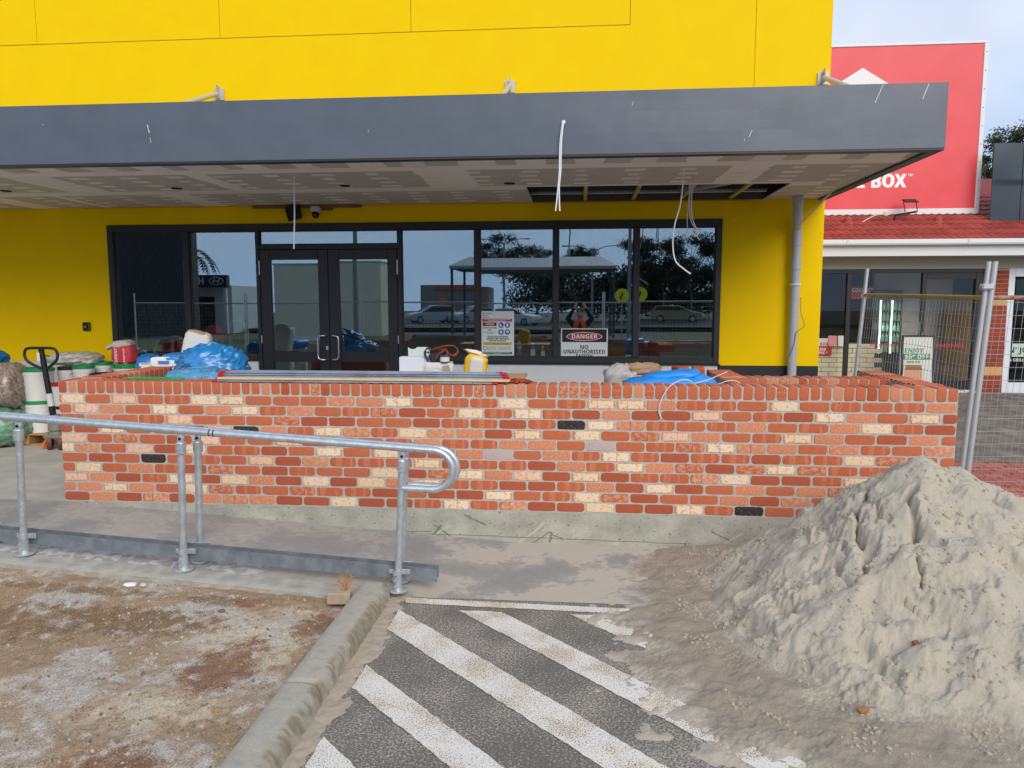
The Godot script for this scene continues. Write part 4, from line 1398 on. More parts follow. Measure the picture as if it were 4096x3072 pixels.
		for y in [0.32, 1.25, 2.2]:
			var xx := x0 - 0.004 if s == 0 else x1 + 0.004
			part("hinge", bx(Vector3(xx, y, zd + 0.008), Vector3(0.014, 0.19 if y > 2 else 0.11, 0.016), 0.003), M(c8(206, 208, 210), 0.3, 0.8), door)
		if s == 0: part("lock_tag", bx(Vector3(1.14, 1.135, zd + 0.002), Vector3(0.028, 0.05, 0.003)), M(c8(170, 176, 182), 0.5), door)
	# ---- rain pipe
	var pipe_m := M(c8(176, 180, 186), 0.42)
	var dp := MB.new()
	dp.tube(curve([Vector3(7.10, 3.009, -3.42), Vector3(7.10, 2.90, -3.42), Vector3(7.105, 2.80, -3.44), Vector3(7.145, 2.66, -3.57), Vector3(7.152, 2.56, -3.60), Vector3(7.152, 0.0, -3.60)], 6), 0.055, 20)
	var pipe := part("downpipe", dp.mesh(), pipe_m, shop)
	for a in [[7.10, 2.95, -3.42, 0.1], [7.152, 2.50, -3.60, 0.14], [7.152, 2.20, -3.60, 0.13]]:
		part("pipe_socket", lt(PackedVector2Array([Vector2(0.056, -a[3] / 2), Vector2(0.062, -a[3] / 2), Vector2(0.062, a[3] / 2), Vector2(0.056, a[3] / 2)]), 20, T(Vector3(a[0], a[1], a[2]))), pipe_m, pipe)
	part("pipe_bracket", lt(PackedVector2Array([Vector2(0.056, -0.012), Vector2(0.068, -0.012), Vector2(0.068, 0.012), Vector2(0.056, 0.012)]), 20, T(Vector3(7.152, 1.956, -3.60))), M(c8(216, 218, 222), 0.4), pipe)
	one("twine", tb(curve([Vector3(7.215, 1.80, -3.56), Vector3(7.22, 1.62, -3.55), Vector3(7.25, 1.52, -3.54), Vector3(7.265, 1.45, -3.54), Vector3(7.22, 1.40, -3.545), Vector3(7.17, 1.36, -3.537), Vector3(7.155, 1.24, -3.538), Vector3(7.12, 1.12, -3.541), Vector3(7.09, 1.06, -3.55)], 6), 0.004, 6), M(c8(120, 112, 96), 0.9), "thin loose cord dangling round the grey downpipe", "cord")
	one("loose_trim", bx(Vector3.ZERO, Vector3(0.022, 0.004, 1.75)), M(c8(196, 192, 176), 0.5), "loose pale trim strip hanging below the canopy end by the downpipe", "trim strip", Transform3D(Basis.looking_at(Vector3(-0.02, -0.36, -1.7), Vector3.UP), Vector3(7.09, 2.80, -2.55)))

func canopy_sheet() -> ArrayMesh:
	# folded sheet: front face with faint dents, return at the right end, top flange
	var f := noise(331, 0.55, 3)
	var b := MB.new()
	var nx := 120
	var hgt := 0.524
	for i in nx:
		var xa := lerpf(-9.0, 7.5, float(i) / nx)
		var xb := lerpf(-9.0, 7.5, float(i + 1) / nx)
		for j in 6:
			var ya := 3.0065 + hgt * j / 6.0
			var yb := 3.0065 + hgt * (j + 1) / 6.0
			var pt := func(x: float, y: float) -> Vector3:
				return Vector3(x, y, -0.612 + 0.005 * f.get_noise_2d(x * 2.0, y * 2.0) * sin(PI * (y - 3.0) / 0.53) * smooth(7.5, 7.3, x))
			var p := [pt.call(xa, ya), pt.call(xb, ya), pt.call(xb, yb), pt.call(xa, yb)]
			b.quad(p[0], p[1], p[2], p[3])
	b.span(Vector3(-9, 3.5065, -0.68), Vector3(7.498, 3.5315, -0.6175))
	b.span(Vector3(7.488, 3.0065, -3.68), Vector3(7.5, 3.5315, -0.6135), 0.002)
	return b.mesh()

# ---------------------------------------------------------------- neighbouring shop with red sign
func neighbour():
	var N := thing("noodle_shop", "low shop with red tiled roof, white fascia and black glazed front", "building")
	var z := -9.6
	var gy := -0.045
	var shell := MB.new()
	shell.span(Vector3(7.6, gy, -15.2), Vector3(30, 2.9, -15.0))
	shell.span(Vector3(7.6, 2.86, -15.0), Vector3(30, 2.92, z + 0.1))
	shell.span(Vector3(7.55, gy, -15.0), Vector3(7.65, 2.86, z))
	shell.span(Vector3(29.9, gy, -15.0), Vector3(30, 2.86, z))
	part("wall", shell.mesh(), M(c8(150, 146, 138), 0.9), N)
	part("bulkhead", bx(Vector3(18.8, 2.63, z - 0.03), Vector3(22.4, 0.46, 0.1), 0.003), M(c8(186, 182, 172), 0.8), N)
	part("eave_fascia", bx(Vector3(18.8, 2.745, -9.06), Vector3(22.4, 0.25, 0.03), 0.004), M(c8(216, 218, 222), 0.6), N)
	part("eave_soffit", bx(Vector3(18.8, 2.63, -9.31), Vector3(22.4, 0.012, 0.46)), M(c8(196, 194, 188), 0.8), N)
	var gut := MB.new()
	var gp := PackedVector2Array([Vector2(-0.06, 0.0), Vector2(0.045, 0.0), Vector2(0.06, 0.03), Vector2(0.06, 0.10), Vector2(0.048, 0.105), Vector2(-0.06, 0.095)])
	gut.prism(gp, 22.4, Transform3D(Basis.from_euler(Vector3(0, -PI / 2, 0)) * Basis.from_scale(Vector3(1, 1, 1)), Vector3(18.8, 2.825, -8.985)))
	part("gutter", gut.mesh(), M(c8(222, 225, 230), 0.4), N)
	for x in [9.55, 11.75, 14.05]:
		part("gutter_joint", bx(Vector3(x, 2.872, -8.921), Vector3(0.035, 0.09, 0.006), 0.002), M(c8(206, 209, 214), 0.4), N)
	# roof: sheet with single tiles over the part that shows
	var pitch := 0.44
	var rm := MB.new()
	rm.quad(Vector3(7.6, 2.89, -9.04), Vector3(30, 2.89, -9.04), Vector3(30, 2.89 + 4.0 * pitch, -13.04), Vector3(7.6, 2.89 + 4.0 * pitch, -13.04))
	rm.quad(Vector3(30, 2.89, -17.04), Vector3(7.6, 2.89, -17.04), Vector3(7.6, 2.89 + 4.0 * pitch, -13.04), Vector3(30, 2.89 + 4.0 * pitch, -13.04))
	var roof := part("roof", rm.mesh(), M(c8(126, 52, 46), 0.8), N)
	var tile := MB.new()
	var tw := 0.305
	var tl := 0.36
	var pf := func(t: float) -> float: return 0.010 + 0.026 * pow(0.5 - 0.5 * cos(t * TAU * 2.0), 0.8)
	for k in 10:
		var ta := k / 10.0
		var tb2 := (k + 1) / 10.0
		var xa := tw * ta; var xb := tw * tb2
		var ya: float = pf.call(ta); var yb: float = pf.call(tb2)
		tile.quad(Vector3(xa, ya + 0.022, 0), Vector3(xb, yb + 0.022, 0), Vector3(xb, yb, -tl), Vector3(xa, ya, -tl))
		tile.quad(Vector3(xa, ya - 0.004, 0), Vector3(xb, yb - 0.004, 0), Vector3(xb, yb + 0.022, 0), Vector3(xa, ya + 0.022, 0))
	var tmesh := tile.mesh()
	var tms := []
	for k in 4: tms.append(TM(blend_tex(340 + k, 64, c8(150 - k * 8, 58 - k * 3, 50 - k * 2), c8(178 - k * 8, 78 - k * 4, 66 - k * 3), 0.05, 0.3, 0.5, 1.4), 0.5, 0.7))
	var tilt := Basis.from_euler(Vector3(atan(pitch), 0, 0))
	for r in 12:
		var sl := 0.30 * r
		for i in 20:
			var x := 8.7 + tw * i + (tw * 0.5 if r % 2 else 0.0)
			if r >= 6 and x < 12.1: continue
			if r >= 10 or x > 14.6: continue
			var p := Vector3(x, 2.895, -8.99) + tilt * Vector3(0, 0, -sl)
			part("roof_tile", tmesh, tms[rng.randi() % 4], roof, Transform3D(tilt * Basis.from_euler(Vector3(rng.randf_range(-0.006, 0.006), rng.randf_range(-0.006, 0.006), 0)), p))
	for x in [9.88, 11.62]:
		var cone := MB.new()
		cone.lathe(PackedVector2Array([Vector2(0.0, 0.22), Vector2(0.05, 0.215), Vector2(0.075, 0.18), Vector2(0.08, 0.12), Vector2(0.13, 0.07), Vector2(0.20, 0.0), Vector2(0.20, -0.1)]), 18, T(Vector3(x, 3.24, -9.95)))
		part("roof_vent", cone.mesh(), M(c8(164, 70, 58), 0.75), N)
	# brick pier of single bricks with two tan bands
	var pm := part("pier", bx(Vector3(12.605, 1.17, z - 0.06), Vector3(0.44, 2.44, 0.22)), M(c8(186, 152, 116), 0.95), N)
	var bms := []
	for k in 4: bms.append(TM(blend_tex(350 + k, 64, c8(140 - k * 6, 58 - k * 2, 46), c8(166 - k * 6, 76 - k * 2, 60), 0.05, 0.3), 0.3, 0.95))
	var tanb := TM(blend_tex(356, 64, c8(196, 150, 104), c8(214, 172, 126), 0.05, 0.3), 0.3, 0.95)
	var full := bx(Vector3.ZERO, Vector3(0.225, 0.075, 0.03), 0.004)
	var half := bx(Vector3.ZERO, Vector3(0.106, 0.075, 0.03), 0.004)
	var wide := bx(Vector3.ZERO, Vector3(0.222, 0.162, 0.03), 0.004)
	for c in 28:
		var y := 0.0 + 0.086 * c
		if c == 4 or c == 20:
			for k in 2: part("band_block", wide, tanb, pm, T(Vector3(12.497 + 0.224 * k, y + 0.043, z + 0.045)))
		if c in [4, 5, 20, 21]: continue
		if c % 2 == 0:
			for k in 2: part("brick", full, bms[rng.randi() % 4], pm, T(Vector3(12.497 + 0.224 * k, y, z + 0.045)))
		else:
			part("brick", half, bms[rng.randi() % 4], pm, T(Vector3(12.44, y, z + 0.045)))
			part("brick", full, bms[rng.randi() % 4], pm, T(Vector3(12.612, y, z + 0.045)))
			part("brick", half, bms[rng.randi() % 4], pm, T(Vector3(12.775, y, z + 0.045)))
	# black glazed front
	var fr := MB.new()
	fr.span(Vector3(7.66, 2.32, z - 0.06), Vector3(12.38, 2.40, z + 0.02), 0.004)
	for a in [[9.80, 9.885], [11.235, 11.32], [12.24, 12.379]]: fr.span(Vector3(a[0], gy, z - 0.06), Vector3(a[1], 2.3195, z + 0.02), 0.004)
	fr.span(Vector3(7.66, gy, z - 0.06), Vector3(9.799, 0.12, z + 0.02), 0.004)
	fr.span(Vector3(9.886, gy, z - 0.06), Vector3(11.234, 0.06, z + 0.02), 0.004)
	fr.span(Vector3(11.3205, 2.20, z - 0.06), Vector3(12.2395, 2.3195, z + 0.02), 0.004)
	fr.span(Vector3(11.3205, 0.02, z - 0.06), Vector3(12.2395, 0.18, z + 0.02), 0.004)
	var frame := part("shopfront_frame", fr.mesh(), M(c8(28, 29, 32), 0.4), N)
	var px := Image.create(4, 4, false, Image.FORMAT_RGBA8)
	px.fill(Color(0.85, 0.92, 0.95, 0.035))
	var ng := StandardMaterial3D.new()
	ng.albedo_texture = ImageTexture.create_from_image(px)
	ng.transparency = BaseMaterial3D.TRANSPARENCY_ALPHA
	ng.metallic = 1.0
	ng.roughness = 0.0
	for a in [[7.66, 9.80, 0.12, 2.32], [9.885, 11.235, 0.06, 2.32], [11.32, 12.24, 0.18, 2.20], [13.02, 14.6, 0.18, 2.2]]:
		part("window_pane", bx(Vector3((a[0] + a[1]) / 2, (a[2] + a[3]) / 2, z - 0.03), Vector3(a[1] - a[0], a[3] - a[2], 0.001)), ng, frame)
	part("door_handle", bx(Vector3(11.275, 1.02, z + 0.05), Vector3(0.03, 0.26, 0.03), 0.008), M(c8(200, 204, 208), 0.3, 0.8), frame)
	part("doorstep", bx(Vector3(11.78, -0.02, z + 0.06), Vector3(1.1, 0.05, 0.12), 0.006), M(c8(214, 214, 210), 0.7), N)
	var wf := MB.new()
	wf.span(Vector3(12.832, gy, z - 0.04), Vector3(12.955, 2.40, z + 0.05), 0.006)
	wf.span(Vector3(12.956, gy, z - 0.04), Vector3(14.8, 0.16, z + 0.05), 0.006)
	wf.span(Vector3(12.956, 2.24, z - 0.04), Vector3(14.8, 2.40, z + 0.05), 0.006)
	wf.span(Vector3(14.8005, gy, z - 0.04), Vector3(14.95, 2.40, z + 0.05), 0.006)
	part("white_door_frame", wf.mesh(), M(c8(214, 220, 230), 0.5), N)
	part("wall", bx(Vector3(22.5, 1.17, z - 0.1), Vector3(15.0, 2.43, 0.2)), bms[0], N)
	# lettering on the glass
	var redm := M(c8(205, 36, 34), 0.6)
	word("NOODLE BOX", 0.062, redm, N, T(Vector3(10.58, 0.885, z - 0.024)), 1.0)
	word("NOODLE BOX", 0.062, redm, N, T(Vector3(11.84, 0.885, z - 0.024)), 1.0)
	var cream := M(c8(186, 206, 196), 0.6)
	part("window_sticker", bx(Vector3(13.16, 0.80, z - 0.027), Vector3(0.27, 0.26, 0.002)), cream, N)
	word("N' JO", 0.11, M(c8(26, 30, 32), 0.6), N, T(Vector3(13.14, 0.80, z - 0.0245)))
	word("& GRILL", 0.055, M(c8(214, 220, 214), 0.6), N, T(Vector3(13.12, 0.605, z - 0.0245)))
	var sm := M(c8(216, 218, 214), 0.6)
	for a in [["WE", 1.66], ["MO", 1.24], ["10", 1.10]]: word(a[0], 0.045, sm, N, T(Vector3(13.30, a[1], z - 0.0245)))
	# what stands inside
	var inn := MB.new()
	inn.span(Vector3(7.7, gy - 0.02, -15.0), Vector3(29.8, gy, z - 0.07))
	part("shop_floor", inn.mesh(), M(c8(70, 68, 66), 0.7), N)
	part("inner_wall", bx(Vector3(11.60, 1.2, -10.9), Vector3(1.6, 2.5, 0.1)), TM(blend_tex(361, 64, c8(190, 188, 184), c8(206, 204, 200), 0.02, 0.2), 1.0, 0.8), N)
	part("timber_screen", bx(Vector3(12.45, 0.95, -10.5), Vector3(0.62, 1.9, 0.06), 0.01), TM(blend_tex(362, 64, c8(148, 116, 78), c8(172, 140, 98), 0.03, 0.2), 0.4, 0.7), N)
	var cnt := MB.new()
	for r in 9:
		for i in 9:
			cnt.box(Vector3(8.0 + 0.302 * i + (0.15 if r % 2 else 0.0), 0.06 + 0.098 * r, -10.05), Vector3(0.294, 0.09, 0.03), 0.004)
	part("service_counter", bx(Vector3(8.9, 0.42, -10.3), Vector3(2.9, 0.94, 0.45)), M(c8(120, 112, 92), 0.8), N)
	part("counter_slips", cnt.mesh(), M(c8(206, 196, 164), 0.7), N).set_meta("kind", "stuff")
	var osg := part("order_sign", bx(Vector3(9.44, 0.74, -10.0), Vector3(0.5, 0.17, 0.01), 0.002), M(c8(190, 34, 36), 0.6), N)
	word("ORDER", 0.052, M(c8(235, 232, 228), 0.6), osg, T(Vector3(9.46, 0.775, -9.993)))
	word("HERE ^", 0.052, M(c8(235, 232, 228), 0.6), osg, T(Vector3(9.49, 0.705, -9.993)))
	var ns2 := part("counter_sign", bx(Vector3(9.36, 0.925, -10.01), Vector3(0.5, 0.16, 0.008), 0.002), M(c8(214, 212, 206), 0.6), N)
	word("NOODLE BOX", 0.06, redm, ns2, T(Vector3(9.35, 0.885, -10.004)))
	for a in [[9.70, 0.17, c8(226, 150, 150)], [9.87, 0.13, c8(216, 214, 208)]]:
		part("menu_card", bx(Vector3(a[0], 0.95, -10.0), Vector3(a[1], 0.22, 0.012), 0.002, Basis.from_euler(Vector3(-0.2, 0, 0))), M(a[2], 0.7), N)
	var cs := part("collect_sign", bx(Vector3(10.42, 1.95, -10.6), Vector3(0.62, 0.26, 0.012), 0.002), M(c8(176, 34, 38), 0.6), N)
	word("COLLECT", 0.075, M(c8(230, 226, 222), 0.6), cs, T(Vector3(10.46, 2.0, -10.592)))
	word("HERE", 0.075, M(c8(230, 226, 222), 0.6), cs, T(Vector3(10.56, 1.89, -10.592)))
	# drinks fridge with two lit tubes
	var fg := part("drinks_fridge", bx(Vector3(10.95, 1.0, -10.75), Vector3(0.62, 2.0, 0.5), 0.01), M(c8(44, 46, 48), 0.4), N)
	for x in [10.80, 11.03]:
		var em := StandardMaterial3D.new()
		em.albedo_color = c8(230, 245, 240)
		em.emission_enabled = true
		em.emission = c8(222, 246, 238)
		em.emission_energy_multiplier = 1.1
		part("light_tube", lt(PackedVector2Array([Vector2(0, -0.56), Vector2(0.022, -0.56), Vector2(0.022, 0.56), Vector2(0, 0.56)]), 10, T(Vector3(x, 1.23, -10.46))), em, fg)
		var la := OmniLight3D.new()
		la.light_energy = 0.03
		la.light_color = c8(222, 246, 238)
		la.light_size = 0.1
		la.omni_range = 6.0
		la.omni_attenuation = 2.0
		la.shadow_enabled = true
		la.position = Vector3(x, 1.23, -10.40)
		la.name = "tube_light" if x < 10.9 else "tube_light_001"
		add_child(la)
		var bot := MB.new()
		for r in 5:
			for i in 2: bot.lathe(PackedVector2Array([Vector2(0, 0.0), Vector2(0.03, 0.0), Vector2(0.03, 0.11), Vector2(0.012, 0.15), Vector2(0.012, 0.18), Vector2(0, 0.18)]), 8, T(Vector3(x + 0.07 + 0.07 * i, 0.70 + 0.22 * r, -10.46)))
		part("fridge_bottles", bot.mesh(), M(c8(120, 170, 140), 0.3), fg).set_meta("kind", "stuff")
	# A-board poster by the door
	var ab := thing("poster_board", "free-standing green and white offer poster board beside the shop door", "poster", Vector3(11.08, gy, -9.25))
	var ps := part("board", bx(Vector3(0, 0.62, 0), Vector3(0.62, 1.06, 0.03), 0.012, Basis.from_euler(Vector3(-0.06, 0, 0))), M(c8(26, 27, 28), 0.5), ab)
	var bt := Transform3D(Basis.from_euler(Vector3(-0.06, 0, 0)), Vector3(0, 0.62, 0))
	part("poster_sheet", bx(Vector3(0, 0, 0.0175), Vector3(0.54, 0.98, 0.002)), M(c8(206, 208, 202), 0.6), ab, bt)
	part("poster_band", bx(Vector3(-0.02, 0.11, 0.0195), Vector3(0.50, 0.12, 0.001)), M(c8(60, 140, 96), 0.6), ab, bt)
	part("poster_picture", bx(Vector3(-0.08, -0.28, 0.0195), Vector3(0.34, 0.36, 0.001)), M(c8(206, 150, 118), 0.6), ab, bt)
	part("poster_picture", bx(Vector3(-0.08, -0.10, 0.0195), Vector3(0.30, 0.10, 0.001)), M(c8(150, 110, 60), 0.6), ab, bt)
	word("ENJOY", 0.085, M(c8(50, 130, 90), 0.6), ab, bt * T(Vector3(-0.08, 0.23, 0.020)))
	word("$5* OFF", 0.085, M(c8(228, 232, 226), 0.6), ab, bt * T(Vector3(-0.02, 0.11, 0.021)))
	word("WHEN YOU", 0.035, M(c8(50, 60, 54), 0.6), ab, bt * T(Vector3(-0.08, 0.005, 0.020)))
	for s in [-1, 1]: part("foot", bx(Vector3(0.2 * s, 0.05, 0), Vector3(0.04, 0.10, 0.34), 0.01), M(c8(30, 30, 30), 0.6), ab)
	# ---- red sign
	var S := thing("roof_sign", "large red signboard with white frame and house emblem above the tiled roof", "sign", Vector3(0, 3.0, 0))
	var zs := -10.4
	var sf := MB.new()
	sf.span(Vector3(8.1, 0.54, zs - 0.12), Vector3(12.60, 0.66, zs + 0.03), 0.008)
	sf.span(Vector3(8.1, 3.90, zs - 0.12), Vector3(12.60, 3.95, zs + 0.03), 0.008)
	sf.span(Vector3(12.51, 0.6605, zs - 0.12), Vector3(12.60, 3.8995, zs + 0.03), 0.008)
	sf.span(Vector3(8.1, 0.6605, zs - 0.12), Vector3(8.19, 3.8995, zs + 0.03), 0.008)
	part("frame", sf.mesh(), M(c8(222, 226, 232), 0.5), S)
	part("face", bx(Vector3(10.35, 2.28, zs), Vector3(4.318, 3.238, 0.02)), TM(blend_tex(371, 256, c8(222, 66, 74), c8(230, 78, 86), 0.008, 0.2, 0.8, 1.2), 2.0, 0.4), S)
	part("support_frame", bx(Vector3(10.35, 1.6, zs - 0.3), Vector3(3.6, 3.6, 0.1)), M(c8(120, 120, 120), 0.6), S)
	var hb := MB.new()
	var hp := PackedVector2Array([Vector2(-0.80, -0.8), Vector2(0.80, -0.8), Vector2(0.80, 0.0), Vector2(1.0, 0.0), Vector2(0.0, 0.62), Vector2(-1.0, 0.0), Vector2(-0.80, 0.0)])
	hb.prism(hp, 0.006, T(Vector3(10.18, 2.865, zs + 0.014)))
	part("house_emblem", hb.mesh(), M(c8(228, 230, 234), 0.5), S)
	for x in [10.33, 10.41]: part("chopstick", bx(Vector3(x, 3.08, zs + 0.019), Vector3(0.012, 0.16, 0.003), 0.0, Basis.from_euler(Vector3(0, 0, -0.12))), M(c8(150, 150, 150), 0.6), S)
	for k in 5: word("NOODLE BOX", 0.26, M(c8(236, 238, 240), 0.5), S, T(Vector3(10.02 + [0.0, 0.012, -0.012, 0.0, 0.0][k], 1.225 + [0.0, 0.0, 0.0, 0.008, -0.008][k], zs + 0.016 + 0.0006 * k)), 0.97)
	word("TM", 0.05, M(c8(236, 238, 240), 0.5), S, T(Vector3(11.22, 1.34, zs + 0.016)))
	for k in 9: part("bolt", bx(Vector3(12.555, 0.85 + 0.36 * k, zs + 0.032), Vector3(0.02, 0.02, 0.006), 0.003), M(c8(110, 112, 116), 0.5), S)
	# ---- floodlight on the roof
	var fl := thing("floodlight", "small black floodlight on a stand in front of the red sign", "floodlight", Vector3(11.05, 3.36, -10.1))
	part("lamp_head", bx(Vector3(0.06, 0.42, 0.05), Vector3(0.26, 0.03, 0.20), 0.008, Basis.from_euler(Vector3(0.35, 0, 0))), M(c8(24, 24, 26), 0.5), fl)
	for s in [-0.07, 0.17]: part("bracket", tb(PackedVector3Array([Vector3(s, 0.41, 0.05), Vector3(s + 0.03, 0.20, 0.08)]), 0.009, 6), M(c8(30, 30, 30), 0.5), fl)
	part("arm", tb(PackedVector3Array([Vector3(0.18, 0.20, 0.08), Vector3(-0.22, 0.14, 0.05), Vector3(-0.22, 0.02, 0.0)]), 0.022, 8), M(c8(28, 28, 30), 0.6), fl)
	part("junction_box", bx(Vector3(-0.42, 0.16, 0.1), Vector3(0.08, 0.08, 0.05), 0.01), M(c8(206, 200, 186), 0.6), fl)
	part("cable", tb(curve([Vector3(-0.38, 0.15, 0.1), Vector3(-0.6, 0.14, 0.12), Vector3(-0.8, 0.05, 0.15), Vector3(-0.92, -0.03, 0.18)], 6), 0.012, 6), M(c8(206, 200, 186), 0.6), fl)
	# ---- dark sheet-metal box on the roof
	var mb := thing("metal_screen", "tall dark shiny sheet-metal box on the red tiled roof", "metal box", Vector3(12.60, 3.2, -9.95))
	var mm := StandardMaterial3D.new()
	mm.albedo_color = c8(62, 68, 74)
	mm.metallic = 0.9
	mm.roughness = 0.3
	mm.heightmap_enabled = true
	mm.heightmap_texture = ImageTexture.create_from_image(grey(381, 256, 0.006, 1))
	mm.heightmap_scale = 1.2
	mm.uv1_triplanar = true
	mm.uv1_scale = Vector3.ONE * 0.5
	for a in [[0.0, 0.555], [0.565, 1.9]]:
		part("metal_sheet", bx(Vector3((a[0] + a[1]) / 2, 0.83, 0), Vector3(a[1] - a[0], 1.66, 0.012), 0.002), mm, mb)
	part("box_body", bx(Vector3(1.1, 0.75, -0.16), Vector3(1.6, 1.78, 0.28)), M(c8(60, 62, 64), 0.6), mb)
	# ---- gum trees beyond
	gum("gum_tree", "thin gum tree crown just right of the red sign edge", Vector3(22.9, -0.3, -30.5), 9.7, 1.15, 7.2, 11)
	gum("gum_tree", "gum tree crown above the dark metal box at right edge", Vector3(24.5, -0.3, -30.0), 9.9, 1.35, 8.4, 12)

# tree: trunk with limbs, crown of many small leaf faces in clumps
func gum(called: String, label: String, at: Vector3, h: float, rad: float, clear: float, sd: int, leaves := 4200, dark := 1.0) -> Node3D:
	var t := thing(called, label, "tree", at, "gum trees")
	var r := RandomNumberGenerator.new()
	r.seed = sd
	var tr := MB.new()
	var top := Vector3(r.randf_range(-0.3, 0.3) * rad, h * 0.86, r.randf_range(-0.3, 0.3) * rad)
	tr.tube(curve([Vector3.ZERO, Vector3(0.1 * rad, h * 0.3, 0), top * Vector3(0.6, 0.65, 0.6), top], 5), PackedFloat32Array(range(16).map(func(i): return h * 0.018 * (1.0 - i / 17.0) + 0.012)), 7, false)
	var clumps := []
	for k in 24:
		var a := r.randf() * TAU
		var q := sqrt(r.randf())
		var y := clear + (h - clear) * r.randf_range(0.1, 0.95)
		var squash := sqrt(maxf(0.08, 1.0 - pow((y - clear) / (h - clear) * 1.6 - 0.8, 2.0)))
		var c := Vector3(cos(a) * q * rad * squash, y, sin(a) * q * rad * squash)
		clumps.append([c, rad * r.randf_range(0.22, 0.42)])
		var s := Vector3(top.x * 0.6, minf(y - 0.2, clear * 0.9 + (y - clear) * 0.4), top.z * 0.6)
		tr.tube(curve([s, s.lerp(c, 0.5) + Vector3(0, -0.12 * rad, 0), c], 3), PackedFloat32Array([h * 0.006, h * 0.0055, h * 0.005, h * 0.0045, h * 0.004, h * 0.003, h * 0.002]), 5, false)
	part("trunk", tr.mesh(), M(c8(104, 92, 80), 0.95), t)
	var cr := MB.new()
	cr.use_c = true
	for i in leaves:
		var cl = clumps[r.randi() % clumps.size()]
		var d: Vector3 = Vector3(r.randfn(), r.randfn() * 0.7, r.randfn()) * cl[1] * 0.5
		var p: Vector3 = cl[0] + d
		var s := rad * r.randf_range(0.022, 0.05) + 0.015
		var ax := Vector3(r.randf_range(-1, 1), r.randf_range(-1, 0.2), r.randf_range(-1, 1)).normalized()
		var bx2 := ax.cross(Vector3(r.randf_range(-1, 1), r.randf_range(-1, 1), r.randf_range(-1, 1))).normalized()
		var g := r.randf_range(0.6, 1.3) * dark
		cr.col = Color(0.075 * g, 0.095 * g, 0.045 * g)
		cr.quad(p - ax * s - bx2 * s * 0.35, p - bx2 * s * 0.5, p + ax * s + bx2 * s * 0.2, p + bx2 * s * 0.5)
	var lm := StandardMaterial3D.new()
	lm.vertex_color_use_as_albedo = true
	lm.roughness = 0.8
	part("crown", cr.mesh(), lm, t)
	return t

